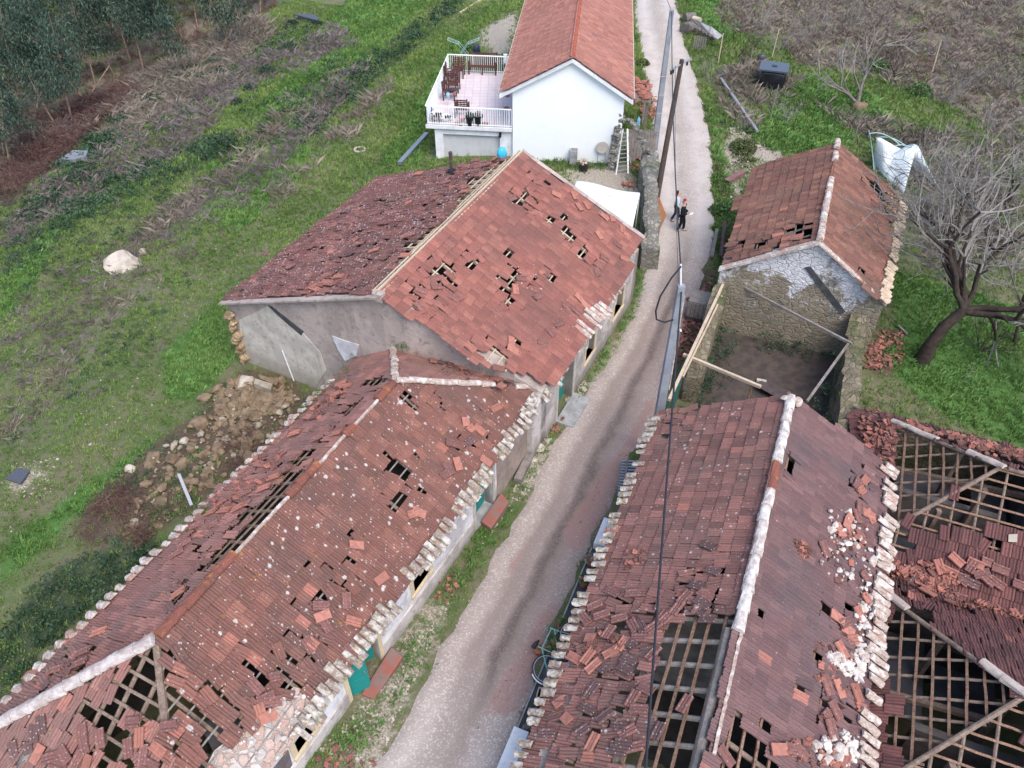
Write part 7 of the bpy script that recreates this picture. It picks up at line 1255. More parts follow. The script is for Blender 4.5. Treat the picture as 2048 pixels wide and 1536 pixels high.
# ================================================================ people
def skin_obj(name, pts, edges, rad, mat, parent, sub=2):
    me = bpy.data.meshes.new(name); me.from_pydata([tuple(p) for p in pts], edges, []); me.materials.append(mat); o = link(name, me, parent); md = o.modifiers.new('skin', 'SKIN'); md.use_smooth_shade = True
    for i, v in enumerate(me.skin_vertices[0].data): v.radius = (rad[i], rad[i]) if not isinstance(rad[i], tuple) else rad[i]; v.use_root = (i == 0)
    ss = o.modifiers.new('sub', 'SUBSURF'); ss.levels = sub; ss.render_levels = sub; return o
def person(label, pos, face, top, trousers, shoe, hair, hat=None, arms='down', stride=.12, h=1.0, hold=None, longhair=False):
    r = empty('person', pos, label, 'person', 'people on the road', face); SK = plain('skin', (.50, .30, .23), .6)
    # local axes: +x forward, +y left
    s = stride; hip = {1: (.0, .09, .90), -1: (.0, -.09, .90)}; knee = {1: (.06 + s * .4, .10, .50), -1: (.05 - s * .4, -.10, .50)}; ank = {1: (s, .10, .09), -1: (-s, -.10, .09)}; toe = {1: (s + .17, .11, .04), -1: (-s + .17, -.11, .04)}
    sh = {1: (.0, .19, 1.40), -1: (.0, -.19, 1.40)}; hd = (.02, 0, 1.60)
    if arms == 'front': el = {1: (-.02, .25, 1.13), -1: (.0, -.25, 1.12)}; wr = {1: (.24, .10, 1.06), -1: (.25, -.06, 1.05)}
    else: el = {1: (-.05, .26, 1.12), -1: (-.03, -.26, 1.12)}; wr = {1: (.06, .25, .90), -1: (.14, -.22, .92)}
    P = [(0, 0, .95), (0, 0, 1.15), (0, 0, 1.36), (.01, 0, 1.48), hd, (.02, 0, 1.70)]; E_ = [(0, 1), (1, 2), (2, 3), (3, 4), (4, 5)]; Rd = [(.12, .15), (.10, .13), (.10, .15), .055, (.095, .08), (.07, .065)]
    def add(p, r_, to): P.append(p); Rd.append(r_); E_.append((to, len(P) - 1)); return len(P) - 1
    add((.125, 0, 1.585), .016, 4)          # nose
    for q in (1, -1):
        a = add(sh[q], .055, 2); b = add(el[q], .042, a); c = add(wr[q], .03, b); d = np.array(wr[q]) - np.array(el[q]); d = d / np.linalg.norm(d); hnd = np.array(wr[q]) + d * .07; hh = add(tuple(hnd), (.032, .018), c); sd = np.cross(d, (0, 1, .2)); sd /= np.linalg.norm(sd)
        for k, (off, ln) in enumerate(((-.028, .075), (-.01, .088), (.01, .082), (.028, .065))): f1 = add(tuple(hnd + d * ln * .6 + sd * off * 1.1), .0095, hh); add(tuple(hnd + d * ln + sd * off * 1.2 + np.array([0, -q * .015, -.012])), .008, f1)
        t1 = add(tuple(np.array(wr[q]) + d * .05 - sd * .045 + np.array([0, -q * .015, 0])), .011, c)
        a = add(hip[q], .085, 0); b = add(knee[q], .06, a); c = add(ank[q], .042, b); add(toe[q], .035, c)
    skin_obj('body', P, E_, Rd, SK, r)
    # trousers
    T = [(0, 0, .98)]; TE = []; TR = [(.135, .165)]
    for q in (1, -1):
        T.append(hip[q]); TR.append(.108); TE.append((0, len(T) - 1)); T.append(knee[q]); TR.append(.078); TE.append((len(T) - 2, len(T) - 1)); T.append((ank[q][0], ank[q][1], .12)); TR.append(.066); TE.append((len(T) - 2, len(T) - 1))
    skin_obj('trousers', T, TE, TR, trousers, r)
    J = [(0, 0, .90), (0, 0, 1.12), (0, 0, 1.37), (.0, 0, 1.45)]; JE = [(0, 1), (1, 2), (2, 3)]; JR = [(.15, .18), (.135, .165), (.13, .18), .07]
    for q in (1, -1):
        J.append(sh[q]); JR.append(.080); JE.append((2, len(J) - 1)); J.append(el[q]); JR.append(.064); JE.append((len(J) - 2, len(J) - 1)); J.append(tuple(np.array(el[q]) + (np.array(wr[q]) - np.array(el[q])) * .92)); JR.append(.052); JE.append((len(J) - 2, len(J) - 1))
    skin_obj('jacket', J, JE, JR, top, r)
    for q in (1, -1): skin_obj('shoe', [(ank[q][0] - .03, ank[q][1], .07), (ank[q][0] + .08, ank[q][1], .05), toe[q]], [(0, 1), (1, 2)], [.055, .048, .040], shoe, r)
    for q in (.032, -.032): m = MB(); m.tube([(.098, q, 1.63), (.107, q, 1.63)], .011, 6); m.build('eye', M['black_plastic'], r, local=True)
    m = MB(); m.tube([(.108, -.022, 1.545), (.110, 0, 1.542), (.108, .022, 1.545)], .006, 5); m.build('mouth', plain('lips', (.4, .16, .14), .6), r, local=True)
    if hat is not None: skin_obj('hat', [(-.005, 0, 1.675), (-.01, 0, 1.73), (-.02, 0, 1.785)], [(0, 1), (1, 2)], [(.112, .10), (.10, .09), .035], hat, r)
    if longhair: skin_obj('hair', [(-.02, 0, 1.70), (-.06, 0, 1.64), (-.09, 0, 1.54), (-.085, 0, 1.45)], [(0, 1), (1, 2), (2, 3)], [(.085, .09), (.085, .095), (.055, .085), (.035, .06)], hair, r)
    elif hat is None: skin_obj('hair', [(-.01, 0, 1.71), (-.05, 0, 1.66), (-.06, 0, 1.58)], [(0, 1), (1, 2)], [(.095, .09), (.09, .09), (.05, .07)], hair, r)
    else: skin_obj('hair', [(-.05, 0, 1.62), (-.06, 0, 1.56)], [(0, 1)], [(.06, .085), (.05, .07)], hair, r)
    r.scale = (h, h, h); return r
CL = lambda n, c: simple(n, c, tuple(x * .7 for x in c), 9, .9)
q1, q2 = G(1349, 442), G(1360, 463)
person('person in a pale blue jacket and navy trousers with long reddish hair', q1, R(-12), CL('pale blue jacket', (.62, .74, .80)), CL('navy trousers', (.035, .045, .075)), CL('dark shoes', (.03, .028, .03)), CL('auburn hair', (.07, .02, .015)), None, 'down', .18, .97, None, True)
p2 = person('person in black clothes and a red knitted hat holding white paper', q2, R(-25), CL('black jacket', (.012, .014, .022)), CL('black trousers', (.011, .011, .014)), CL('black shoes', (.015, .014, .016)), CL('dark hair', (.04, .02, .015)), CL('red knit', (.42, .012, .03)), 'front', .12, 1.0)
pm = Matrix.Rotation(R(-25), 3, 'Z'); pc = np.array(q2) + np.array(pm @ Vector((.37, .02, 1.05))); m = MB(); m.prism([pc + np.array(pm @ Vector(v)) for v in ((-.06, -.1, -.02), (.1, -.1, .05), (.1, .1, .05), (-.06, .1, -.02))], (0, 0, .008)); tag(m.build('paper_sheet', M['tarp_white'], None, loc=pc), 'folded white paper held by the person in the red hat', 'paper')
# ================================================================ vegetation
FOOT = [[W(u, v, 0, ph)[:2] for u, v in q] for ph, q in ((PA, ((41, -9.1), (41, 1.6), (62, 1.6), (62, -4.3), (48.6, -4.3), (48.6, -9.1))), (PB, ((16.9, -20.2), (17.6, -7.5), (27.7, -7.5), (27.7, -20.2))), (PC, ((1.2, -14.6), (1.2, -8.2), (18, -8.2), (16.6, -14.6))), (PD, ((4, -3.4), (18.6, -3.4), (18.9, 4.3), (22, 3.3), (22, 15), (4, 15))), (PF, ((20.2, -1.95), (35.9, -1.9), (35.9, 4.5), (27.3, 4.5), (20.2, 4.0))))]
FOOT += [GP([(1150, 362), (1280, 386), (1262, 470), (1180, 440)])]
RP = road_poly(-.05)
def free(x, y, road=True):
    m = np.ones(len(x), bool)
    for q in FOOT: m &= ~inpoly(x, y, q)
    if road: m &= ~inpoly(x, y, RP)
    return m
def fill(poly, dens, seed, road=True):
    rg = np.random.RandomState(seed); a = np.array(poly); lo, hi = a.min(0), a.max(0); n = int((hi - lo).prod() * dens); x = rg.uniform(lo[0], hi[0], n); y = rg.uniform(lo[1], hi[1], n)
    m = inpoly(x, y, poly); x, y = x[m], y[m]; m = free(x, y, road); return x[m], y[m]
def blades(n, h, w, spread, seed, bend=.3):
    rg = np.random.RandomState(seed); V = []; F = []
    for k in range(n):
        a = rg.uniform(0, 6.28); r = spread * rg.rand() ** .5; c = np.array([r * math.cos(a), r * math.sin(a), 0]); l = np.array([math.cos(a + rg.randn() * .7), math.sin(a + rg.randn() * .7), 0]) * rg.uniform(.1, .6) * bend / .3; hh = h * rg.uniform(.5, 1.1); s = np.array([-l[1], l[0], 0]) / (np.linalg.norm(l) + 1e-6) * w * .5; i = len(V)
        V += [c - s, c + s, c + s * .8 + l * hh * .5 + [0, 0, hh * .62], c - s * .1 + l * hh * 1.2 + [0, 0, hh * (1 - .25 * bend)]]; F.append((i, i + 1, i + 2, i + 3))
    return np.array(V), np.array(F)
def arcs(n, L, w, seed, lift=.6):
    rg = np.random.RandomState(seed); V = []; F = []
    for k in range(n):
        a = rg.uniform(0, 6.28); d = np.array([math.cos(a), math.sin(a), 0]); s = np.array([-d[1], d[0], 0]) * w * .5; l = L * rg.uniform(.5, 1.1); up = lift * rg.uniform(.4, 1.2); c = rg.randn(3) * [.12, .12, 0]; k0 = rg.uniform(-.5, .5); prev = None
        for t_ in (0, .35, .7, 1.0):
            p = c + d * l * t_ * .8 + np.array([-d[1], d[0], 0]) * k0 * t_ * t_ * l * .4 + np.array([0, 0, up * l * (t_ * 1.6 - t_ * t_ * .9)]); i = len(V); V += [p - s * (1 - .7 * t_), p + s * (1 - .7 * t_)]
            if prev is not None: F.append((prev, prev + 1, i + 1, i))
            prev = i
    return np.array(V), np.array(F)
def field(name, label, cat, mat, polys, dens, tpls, s0, s1, seed, zoff=0.0, road=True, tilt=.12, keep=None, tb=(.25, .9)):
    X_, Y_ = [], []
    for k, p in enumerate(polys): x, y = fill(p, dens, seed * 31 + k, road); X_.append(x); Y_.append(y)
    x = np.concatenate(X_); y = np.concatenate(Y_); rg = np.random.RandomState(seed)
    if keep is not None: m = keep(x, y, rg); x, y = x[m], y[m]
    P = np.stack([x, y, hgt(x, y) + zoff], 1); sc = rg.uniform(s0, s1, len(P)) * np.clip(y / 34, .85, 1.5)
    V, F, I = scatter(tpls, P, sc, tilt=tilt, seed=seed); ti = np.clip(tb[0] + (tb[1] - tb[0]) * rg.rand(len(P)) + .25 * np.sin(x * .8 + seed) * np.sin(y * .7), 0, 1)
    c = P.mean(0); o = link(name, npmesh(name, V - c, F, mat, {'tint': np.clip(ti[I] + rg.randn(len(F)) * .12, 0, 1)}), None, c); return tag(o, label, cat, kind='stuff')
FRU = [tuple(G(*p)[:2]) for p in ((-60, 1560), (-60, 700), (-60, 250), (-40, 2), (500, 2), (1000, 2), (1300, 2), (1600, 2), (2080, 2), (2100, 500), (2100, 900), (1200, 1560))]
GT = [blades(8, .17, .022, .12, i) for i in range(5)]; LTU = [blades(10, .22, .030, .14, 10 + i, .5) for i in range(5)]; DT = [blades(12, .5, .009, .2, 20 + i, .6) for i in range(4)]
BR = [leafclump(26, .34, .13, i, 1, .65) for i in range(6)]; AR = [arcs(20, .8, .008, i) for i in range(5)]
def softz(k, x, y): return np.clip(zone(k, x, y, 2.2) * 1.7 - .55, 0, 1)
def nz(x, y, s): return np.clip(.62 + .75 * (np.sin(x * .9 + s + 1.7 * np.sin(y * .5 + s)) * np.sin(y * .8 - s + 1.3 * np.sin(x * .37))) + .3 * np.sin(x * 2.7 + s) * np.sin(y * 2.3), .04, 1)
def nzb(x, y, s, f=.55): u = x * S26 + y * C26; v = x * C26 - y * S26; return .5 + .6 * np.sin(v * f + s + .9 * np.sin(u * .11 + s * 2) + .5 * np.sin(u * .31)) + .3 * np.sin(x * 1.9 + s) * np.sin(y * 1.7) + .25 * np.sin(u * .5 + v * 1.3 + s)
TWG = [leafclump(90, .42, .30, 70 + i, 1, .05) for i in range(4)]
zl = lambda k: (lambda x, y: zone(k, x, y, .6))
ZG, ZB = zl('gravel'), zl('brown')
def keepgrass(x, y, rg):
    p = 1 - np.maximum.reduce([zone('gravel', x, y) * 1.0, zone('brown', x, y) * .85, zone('dirt', x, y) * .85, zone('bramble', x, y) * .5]); p *= .5 + .5 * (np.sin(x * 1.3 + 2 * np.sin(y * .6)) * np.sin(y * 1.1 + x * .3) * .5 + .5); p *= np.clip(38 / np.maximum(y, 1), .3, 1); return rg.rand(len(x)) < p
field('meadow_grass', 'short rough grass covering the fields around the houses', 'grass', M['grass'], [FRU], 62, GT, .6, 1.2, 1, keep=keepgrass)
lushp = ZW['lush'] + [GP(q) for q in ([(600,1536),(690,1440),(745,1400),(800,1320),(850,1230),(960,1060),(1050,930),(1110,830),(1130,830),(1070,950),(985,1090),(890,1240),(820,1360),(730,1500),(700,1536)], [(1150,790),(1240,640),(1285,540),(1312,450),(1318,480),(1290,580),(1255,650),(1180,780)], [(1000,1536),(1065,1370),(1130,1250),(1215,1040),(1300,860),(1312,860),(1250,1010),(1165,1210),(1095,1370),(1045,1500),(1040,1536)], [(1330,470),(1310,480),(1300,420),(1312,400)], [(1425,480),(1420,300),(1408,200),(1440,260),(1470,420),(1460,470),(1440,540)])]
vg = lambda x, y, rg: rg.rand(len(x)) < np.clip(.55 + .5 * np.sin(x * 2.1 + np.sin(y * 1.7)) * np.sin(y * 1.9), .1, 1) * np.clip(34 / np.maximum(y, 1), .35, 1)
field('lush_grass', 'bright green fresh grass in damp patches and along the verges', 'grass', M['lush'], lushp, 60, LTU, .55, 1.1, 2, keep=vg)
field('dry_grass', 'dry grey straw grass in bands across the left slope', 'dry grass', M['dry'], ZW['dry'], 16, DT, .5, 1.05, 3, keep=lambda x, y, rg: rg.rand(len(x)) < softz('dry', x, y) * nz(x, y, 1))
field('dead_brush', 'tangled grey dead bramble stems on the slopes', 'dead brush', M['dead'], ZW['dry'] + [GP([(1750,330),(1850,420),(2048,480),(2048,800),(1960,780),(1880,640),(1800,560)])], 2.0, AR, .5, 1.15, 4, keep=lambda x, y, rg: rg.rand(len(x)) < np.maximum(softz('dry', x, y), x > 12) * nz(x, y, 2))
field('hill_brush', 'dead scrub and litter on the brown hillside', 'dead brush', M['redtwig'], ZW['brown'][1:2] + ZW['brown'][:1], 2.2, TWG, .35, .8, 5, tilt=.3, keep=lambda x, y, rg: rg.rand(len(x)) < nz(x, y, 9) * np.where(x > 0, .55, 1)); field('hill_straw', 'pale straw and sticks on the brown hillside at the top right', 'dry grass', M['dry'], [ZW['brown'][1]], 11, DT, .3, .7, 15, keep=lambda x, y, rg: rg.rand(len(x)) < nz(x, y, 4))
field('hill_scrub', 'fine grey dead scrub on the brown hillside at the top right', 'dead brush', M['dead'], [ZW['brown'][1]], 2.2, TWG, .3, .65, 17, tilt=.3, keep=lambda x, y, rg: rg.rand(len(x)) < nz(x, y, 6))
field('bramble_thicket', 'low dark green bramble thickets in bands on the left slope', 'bramble', M['bramble'], ZW['bramble'], 7, BR, .5, 1.2, 6, tilt=.3, keep=lambda x, y, rg: rg.rand(len(x)) < softz('bramble', x, y) * nz(x, y, 3))
field('bramble_thicket', 'dense dark bramble thicket filling the bottom left corner below the long house', 'bramble', M['bramble'], [GP(q) for q in ([(-60,1330),(0,1270),(60,1180),(150,1115),(270,1070),(330,1085),(285,1150),(180,1235),(80,1320),(0,1420),(-60,1460)],)], 13, BR, .5, 1.1, 16, tilt=.4)
field('bramble_thicket', 'scattered small bramble tufts over the rough field', 'bramble', M['bramble'], [GP([(0,250),(330,130),(620,30),(700,120),(560,300),(440,480),(300,700),(0,900)])], 5.0, BR, .35, .9, 7, tilt=.3, keep=lambda x, y, rg: rg.rand(len(x)) < nzb(x, y, 3.9) - .3)
field('dry_grass', 'thin grey dead stalks mixed through the rough left field', 'dry grass', M['dead'], [GP([(0,250),(330,130),(620,30),(760,100),(600,300),(500,480),(320,700),(0,950)])], 9, DT, .4, .85, 27, tb=(0, .8), keep=lambda x, y, rg: rg.rand(len(x)) < nzb(x, y, 1.2) - .25)
field('dead_brush', 'low grey brown dead scrub in diagonal bands on the left slope', 'dead brush', M['dead'], [GP([(0,200),(330,90),(620,10),(800,60),(640,280),(500,480),(320,680),(0,900)])], 0.5, TWG, .35, .75, 28, tilt=.3, tb=(0, .6), keep=lambda x, y, rg: rg.rand(len(x)) < nzb(x, y, 1.2) - .5)
field('bright_weeds', 'bright leafy weeds around the rubble and below the left eave', 'weeds', M['bush'], [GP(q) for q in ([(0,1250),(40,1270),(70,1340),(20,1400),(0,1400)], [(400,810),(440,790),(440,840),(400,850)], [(290,1010),(390,960),(400,1010),(300,1080)], [(460,730),(500,735),(480,760)], [(330,960),(400,900),(430,920),(350,990)], [(300,990),(380,1000),(340,1060)])], 14, BR, .35, .75, 8, tilt=.3)
field('rubble_weeds', 'dark weeds and brambles growing over the rubble behind the long house', 'weeds', M['bramble'], [GP([(385,835),(470,742),(560,740),(640,800),(560,880),(400,1010),(300,1080),(170,1100),(160,1040),(230,960),(340,860)])], 5, BR, .25, .7, 18, tilt=.4, keep=lambda x, y, rg: rg.rand(len(x)) < nz(x, y, 2) - .1)
field('red_brush', 'reddish brown dead bramble mounds behind the long house', 'dead brush', M['redtwig'], [GP(q) for q in ([(150,1030),(250,960),(330,1030),(300,1090),(190,1100)], [(420,910),(500,860),(545,930),(470,960)], [(0,300),(60,240),(180,200),(260,170),(280,190),(150,300),(30,400),(0,420)])], 7, TWG, .6, 1.25, 9, tilt=.3)
field('bank_shrubs', 'green weeds and yellow green shoots on the bank right of the road', 'weeds', M['euc_y'], [GP(q) for q in ([(1465,290),(1500,285),(1510,330),(1475,350)], [(1430,330),(1460,330),(1470,430),(1440,440)])], 16, BR, .4, .9, 10)
field('wall_ivy', 'dark ivy along the wall feet inside the roofless ruin', 'ivy', M['bramble'], [GP(q) for q in ([(1432,660),(1470,670),(1465,730),(1430,760),(1405,760)], [(1520,690),(1600,705),(1600,725),(1530,715)])], 24, BR, .3, .6, 11, keep=None) if False else None
def ivy(pts, n, seed, lab, s=(.3, .6), mat='bramble', spread=.3):
    rg = np.random.RandomState(seed); P = np.array([p + rg.randn(3) * spread * np.array([1, 1, .6]) for p in pts for k in range(n)]); P[:, 2] = np.maximum(P[:, 2], .05); V, F, I = scatter(BR, P, rg.uniform(*s, len(P)), tilt=.6, seed=seed); c = P.mean(0); o = link('ivy', npmesh('ivy', V - c, F, M[mat], {'tint': rg.rand(len(F))}), None, c); tag(o, lab, 'weeds', kind='stuff')
ivy([W(u, -1.2, z, PF) for u in np.linspace(22.5, 26.5, 9) for z in (.1, .7)] + [W(27.1, v, .15, PF) for v in np.linspace(.6, 2.6, 6)], 7, 3, 'dark ivy along the wall feet inside the roofless ruin')
ivy([W(u, 3.3, z, PF) for u in np.linspace(21, 25, 6) for z in (.2, 1.2)], 5, 4, 'dark ivy on the right yard wall of the ruin')
ivy([W(u, v, 2.15, PF) for u, v in ((26.4, 3.6), (25.6, 3.6), (24.5, 3.7), (22.4, 3.6))], 5, 5, 'weeds sprouting on top of the right yard wall', (.2, .4), 'bush', .2)
ivy([plCl.w(*plCl.px(x, y), .02) for x, y in ((690, 745), (660, 775), (632, 800), (612, 815), (715, 715), (735, 695))], 12, 6, 'green weeds growing along the back gutter of the long house', (.14, .3), 'bush', .16)
ivy([plCl.w(*plCl.px(x, y), .03) for x, y in ((735, 690), (752, 684), (770, 682), (790, 686), (810, 690))], 10, 7, 'green moss and weeds at the foot of the stone house gable', (.15, .32), 'bush', .15)
ivy([W(40.5, v, .05, PA) for v in np.linspace(-2.2, 1.2, 12)], 8, 8, 'green weeds along the foot of the white gable', (.2, .4), 'bush', .2)
# ---------------------------------------------------------------- trees
def tubes3(segs, n=4):
    """segs: list of (p, q, r0, r1) -> V, F"""
    P = np.array([s[0] for s in segs]); Q = np.array([s[1] for s in segs]); r0 = np.array([s[2] for s in segs]); r1 = np.array([s[3] for s in segs]); d = Q - P; L = np.linalg.norm(d, axis=1)[:, None] + 1e-9; d = d / L
    ref = np.where(np.abs(d[:, 2:3]) < .9, np.array([[0, 0, 1.0]]), np.array([[1.0, 0, 0]])); a = np.cross(d, ref); a /= np.linalg.norm(a, axis=1)[:, None]; b = np.cross(a, d); V = []
    for (C, r) in ((P, r0), (Q + d * r1[:, None] * .5, r1)):
        for k in range(n): t_ = 2 * math.pi * k / n; V.append(C + (a * math.cos(t_) + b * math.sin(t_)) * r[:, None])
    V = np.stack(V, 1).reshape(-1, 3); m = len(segs); F = []
    for k in range(n): F.append(np.stack([np.arange(m) * 2 * n + k, np.arange(m) * 2 * n + (k + 1) % n, np.arange(m) * 2 * n + n + (k + 1) % n, np.arange(m) * 2 * n + n + k], 1))
    return V, np.concatenate(F)
def grow(rg, p, d, L, r, lev, out, thick, spread=.55, up=.12, nk=3, minr=.0045):
    k = max(2, int(L / .35)) if lev > 1 else 2; q = np.array(p, float); d = np.array(d, float)
    for i in range(k):
        d = d + rg.randn(3) * .13 + [0, 0, up * .25]; d /= np.linalg.norm(d); q2 = q + d * L / k; ra, rb = r * (1 - .35 * i / k), r * (1 - .35 * (i + 1) / k); (thick if ra > .045 else out).append((q, q2, ra, rb)); q = q2
        if lev > 0 and i > 0 and rg.rand() < .75:
            e = d + rg.randn(3) * spread; e /= np.linalg.norm(e); grow(rg, q, e, L * rg.uniform(.45, .75), max(minr, rb * .55), lev - 1, out, thick, spread, up, nk, minr)
    if lev > 0:
        for j in range(rg.randint(2, nk + 1)):
            e = d + rg.randn(3) * spread; e /= np.linalg.norm(e); grow(rg, q, e, L * rg.uniform(.55, .85), max(minr, r * .58), lev - 1, out, thick, spread, up, nk, minr)
def baretree(label, base, stems, seed, lev=4, mtr='bark_dark', mtw='twig', cat='tree', name='bare_tree', spread=.55, up=.12, group=None, minr=.0045):
    rg = np.random.RandomState(seed); o = empty(name, base, label, cat, group); tw, tk = [], []
    for d, L, r in stems: d = np.array(d, float); grow(rg, np.array([0, 0, -.1]), d / np.linalg.norm(d), L, r, lev, tw, tk, spread, up, 3, minr)
    if tk: V, F = tubes3(tk, 8); link('trunk', npmesh('trunk', V, F, M[mtr], smooth=True), o)
    V, F = tubes3(tw, 3); link('branches', npmesh('branches', V, F, M[mtw]), o); return o
bt = G(1842, 724)
big = empty('bare_tree', bt, 'big gnarled bare tree with a thick dark trunk beside the ruin', 'tree'); rg = np.random.RandomState(12); tw, tk = [], []
tp = [np.array(x, float) for x in ((0, 0, -.2), (.12, .1, .7), (.45, .3, 1.5), (1.0, .45, 2.2))]; 
for k in range(3): tk.append((tp[k], tp[k + 1], (.33, .25, .22)[k], (.25, .22, .19)[k]))
for d, L, r in (((-.5, .5, 1), 2.5, .12), ((.3, .8, 1.0), 2.7, .14), ((1, .1, .5), 2.4, .14), ((-.1, 1, .9), 2.7, .10), ((.8, .8, .9), 2.6, .11)): grow(rg, tp[3], np.array(d) / np.linalg.norm(d), L, r, 4, tw, tk, .5, .10, 2, .0035)
grow(rg, tp[3], np.array([.9, -.5, .1]), 1.8, .14, 3, tw, tk, .5, -.3)
V, F = tubes3(tk, 8); link('trunk', npmesh('trunk', V, F, M['bark_dark'], smooth=True), big); V, F = tubes3(tw, 3); link('branches', npmesh('branches', V, F, M['twig']), big)
baretree('bare grey tree behind the barn, its twigs over the plastic tunnel', G(1905, 470), [((-.2, .2, 1), 2.0, .09), ((.4, .4, 1), 2.0, .08), ((-.6, .0, .8), 1.9, .07)], 21, 4, minr=.0035)
baretree('bare grey tree at the right edge above the big gnarled tree', G(2010, 420), [((-.3, .1, 1), 2.0, .09), ((.2, .4, 1), 2.0, .08)], 22, 4, minr=.0035)
baretree('bare leafless tree low at the right edge of the picture', G(2030, 690), [((-.2, .3, 1), 1.7, .08)], 23, 3, minr=.0035)
baretree('leaning two stemmed bare tree pulled over on the green bank', G(1722, 216), [((-.8, .35, .75), 2.0, .12), ((-.45, .5, .95), 2.2, .13)], 24, 3, 'bark', spread=.45, minr=.004)
RB = G(1712, 218); blobmesh('root_ball', 'torn up earth root plate at the foot of the leaning tree', 'root', RB + [.1, -.1, .15], (.45, .35, .4), M['rock_brown'], 7, 2, .2)
for k, (x, y, h, lb) in enumerate(((1470, 120, 1.5, 'grey brown leafless shrub beside the woodpile'), (1560, 105, 1.7, 'wide leafless shrub above the wrapped tank'), (1625, 75, 1.6, 'leafless brown shrub at the top of the bank'), (1590, 225, 1.0, 'small reddish leafless shrub in the middle of the green bank'), (1570, 245, .9, 'small grey leafless shrub beside the reddish one'), (1420, 165, 1.1, 'heap like bare shrub at the end of the pale pole'), (1790, 155, 1.4, 'leafless shrub on the edge of the brown hillside'), (1885, 210, 1.5, 'tall thin leafless shrub below the brown hillside'), (1975, 290, 1.6, 'dense grey leafless shrub near the right edge'), (1830, 300, 1.2, 'leafless shrub behind the plastic tunnel'), (1520, 60, 1.5, 'brown leafless shrub near the top right of the road'), (1930, 560, 1.2, 'grey leafless thicket left of the right edge, level with the barn'), (1960, 700, 1.1, 'dark leafless bramble mound under the big bare tree'), (1700, 60, 1.2, 'low leafless shrub on the upper brown hillside'))):
    rg = np.random.RandomState(k); baretree(lb, G(x, y), [((rg.randn() * .6, rg.randn() * .6, .9), h * rg.uniform(.6, .9), .022) for j in range(9)], 40 + k, 2, 'bark', 'twig' if k % 3 else 'bark_dark', 'shrub', 'bare_shrub', .5, .1, None, .007)
for k, (x, y, r, lb, mt) in enumerate(((450, 292, 1.0, 'large round dark green broom bush in the left field', 'bramble'), (475, 208, .5, 'dark bush lowest in the diagonal row on the left slope', 'bramble'), (502, 180, .6, 'dark bush second from the bottom of the diagonal row', 'bramble'), (535, 146, .8, 'dark bush in the middle of the diagonal row', 'bramble'), (580, 102, .9, 'dark bush highest in the diagonal row on the left slope', 'bramble'), (585, 50, .6, 'small dark bush under the long dark sheet', 'bramble'), (1750, 140, 1.0, 'evergreen bush at the foot of the brown hillside', 'bush'), (1838, 190, .9, 'round green bush near the green bank corner', 'bush'), (1485, 300, .8, 'yellow green bush on the stony bank by the barn', 'euc_y'), (935, 100, .5, 'green bush by the clothes airer', 'bush'), (1440, 425, .6, 'dark green bush left of the barn', 'bush'), (1285, 130, .5, 'low yellowish bush at the wall of the white house', 'euc_y'))):
    o = empty('bush', G(x, y), lb, 'bush'); V, F = leafclump(900, r, .16, 60 + k, 1, .45, .15); link('foliage', npmesh('foliage', V, F, M[mt], {'tint': np.random.RandomState(k).rand(len(F))}), o); V, F = tubes3([(np.zeros(3), np.array([math.cos(a) * .4, math.sin(a) * .4, .9]) * r * .8, .03, .012) for a in np.arange(0, 6.2, .9)], 4); link('stems', npmesh('stems', V, F, M['bark']), o)
# eucalyptus wood at the upper left: a few tree kinds, copied
def euc(seed, h, mat, dense):
    rg = np.random.RandomState(seed); o = empty('eucalyptus_tree', (0, 0, 0)); tk = []; p = np.array([0, 0, -.3]); d = np.array([rg.randn() * .12, rg.randn() * .12, 1]); n = 8; pts = [p]
    for k in range(n): d = d + rg.randn(3) * .05; d /= np.linalg.norm(d); q = p + d * h / n; tk.append((p, q, .085 * (1 - .8 * k / n) + .015, .085 * (1 - .8 * (k + 1) / n) + .015)); p = q; pts.append(p)
    C = []
    for k in range(int(26 * dense)):
        f = rg.uniform(.38, 1.0); b = pts[min(n, int(f * n))]; a = rg.uniform(0, 6.28); rr = (1.15 - f * .75) * rg.uniform(.3, 1) * h * .2; e = b + [math.cos(a) * rr, math.sin(a) * rr, rg.randn() * .25 + .2]; tk.append((b, e, .02, .008)); C.append(e)
    V, F = tubes3(tk, 5); link('trunk', npmesh('trunk', V, F, M['bark_pale'], smooth=True), o); VV = []; FF = []; b = 0
    for k, c in enumerate(C):
        m = 60; L = .30; cc = c + rg.randn(m, 3) * np.array([.42, .42, .34]); dn = np.stack([rg.randn(m) * .5, rg.randn(m) * .5, -1 + rg.randn(m) * .45], 1); dn /= np.linalg.norm(dn, axis=1)[:, None]; s = np.cross(dn, rg.randn(m, 3)); s /= np.linalg.norm(s, axis=1)[:, None]; l = L * rg.uniform(.6, 1.3, m)[:, None]
        Q = np.stack([cc, cc + dn * l * .45 + s * .045, cc + dn * l, cc + dn * l * .45 - s * .045], 1).reshape(-1, 3); VV.append(Q); FF.append(np.arange(m * 4).reshape(m, 4) + b); b += m * 4
    V = np.concatenate(VV); F = np.concatenate(FF); link('crown', npmesh('crown', V, F, M[mat], {'tint': np.clip(np.repeat(rg.rand(len(C)), 60) * .6 + rg.rand(len(F)) * .4, 0, 1)}), o); return o
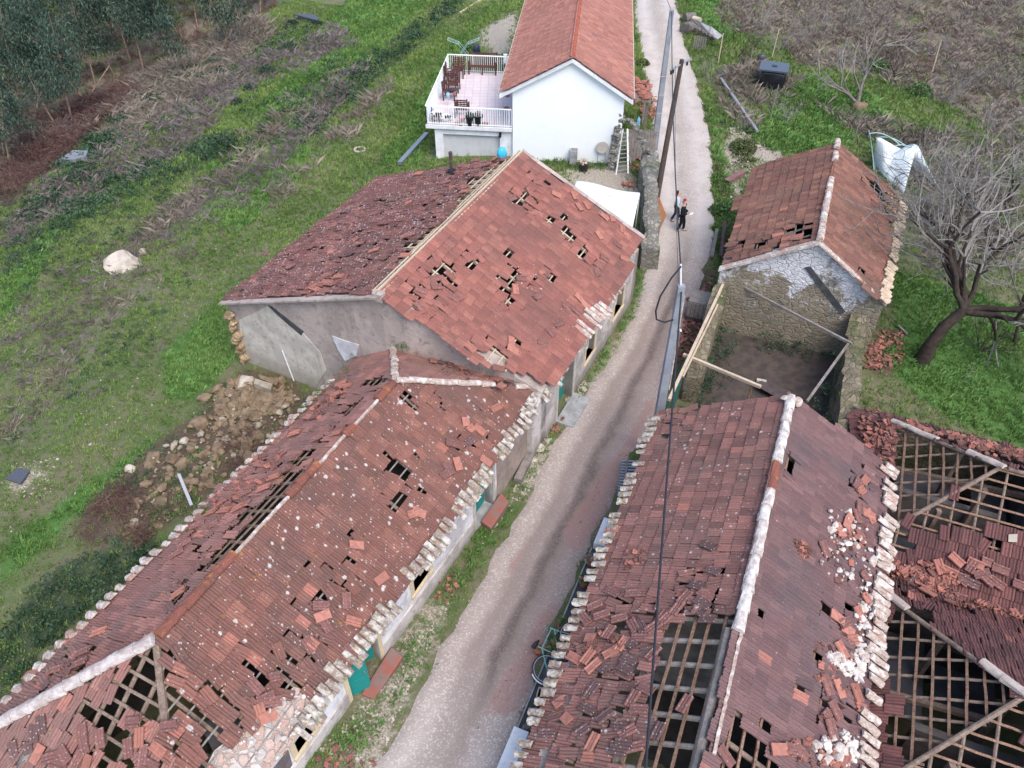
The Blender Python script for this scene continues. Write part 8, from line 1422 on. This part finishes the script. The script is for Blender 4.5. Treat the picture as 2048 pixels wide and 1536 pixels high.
M['bark_pale'] = simple('pale tan bark', (.26, .19, .13), (.15, .10, .075), 6, .9, .3)
kinds = [euc(1, 8.5, 'euc', 1.9), euc(2, 10, 'euc', 2.0), euc(3, 7, 'euc_y', 1.2), euc(4, 9, 'euc', 1.5), euc(5, 6, 'euc', .7)]
ELAB = ['dark blue green eucalyptus with a full crown in the upper left wood', 'tall dark eucalyptus in the upper left wood', 'yellow green young eucalyptus in the upper left wood', 'slender dark eucalyptus in the upper left wood', 'thin sparse eucalyptus sapling at the edge of the upper left wood']
rg = np.random.RandomState(6); used = [False] * 5
EP = [(79,290,4),(113,253,4),(147,246,3),(171,202,4),(287,146,3),(376,150,4),(448,103,4),(458,92,4),(44,236,3),(20,330,4),(10,270,0),(60,200,1),(105,205,0),(140,180,1),(190,170,3),(230,150,0),(260,120,1),(310,110,0),(345,120,3),(20,190,2),(55,150,1),(95,150,0),(130,120,1),(165,130,2),(205,105,0),(240,80,1),(290,75,3),(330,70,1),(370,85,2),(10,120,1),(45,100,2),(85,95,1),(125,70,0),(20,60,1),(65,50,2),(170,60,1),(215,45,0),(260,35,1),(310,30,0),(355,40,1),(395,55,2),(100,25,1),(10,15,2),(150,20,0),(400,20,3),(200,10,1),(440,40,4),(470,30,4),(250,5,0),(330,5,1),(50,10,1),(520,25,4)]
for x, y, k in EP:
    o = kinds[k] if not used[k] else copy_tree(kinds[k]); used[k] = True; o.location = tuple(G(x, y)); o.rotation_euler = (rg.randn() * .06, rg.randn() * .06, rg.uniform(0, 6.28)); s = rg.uniform(.8, 1.15) * (.9 if y > 140 else 1.1); o.scale = (s, s, s); tag(o, ELAB[k], 'tree', 'eucalyptus trees of the upper left wood')
for k, (a, b) in enumerate((((140, 170), (180, 135)), ((175, 205), (228, 160)), ((60, 130), (20, 170)), ((72, 240), (95, 185)))): lying('fallen_trunk', ('pale fallen sapling leaning across the edge of the wood', 'long pale fallen trunk on the reddish slope', 'fallen sapling inside the dark wood', 'thin broken trunk leaning left in the wood')[k], 'fallen trunk', a, b, .06, M['bark_pale'], .2, 1.2)
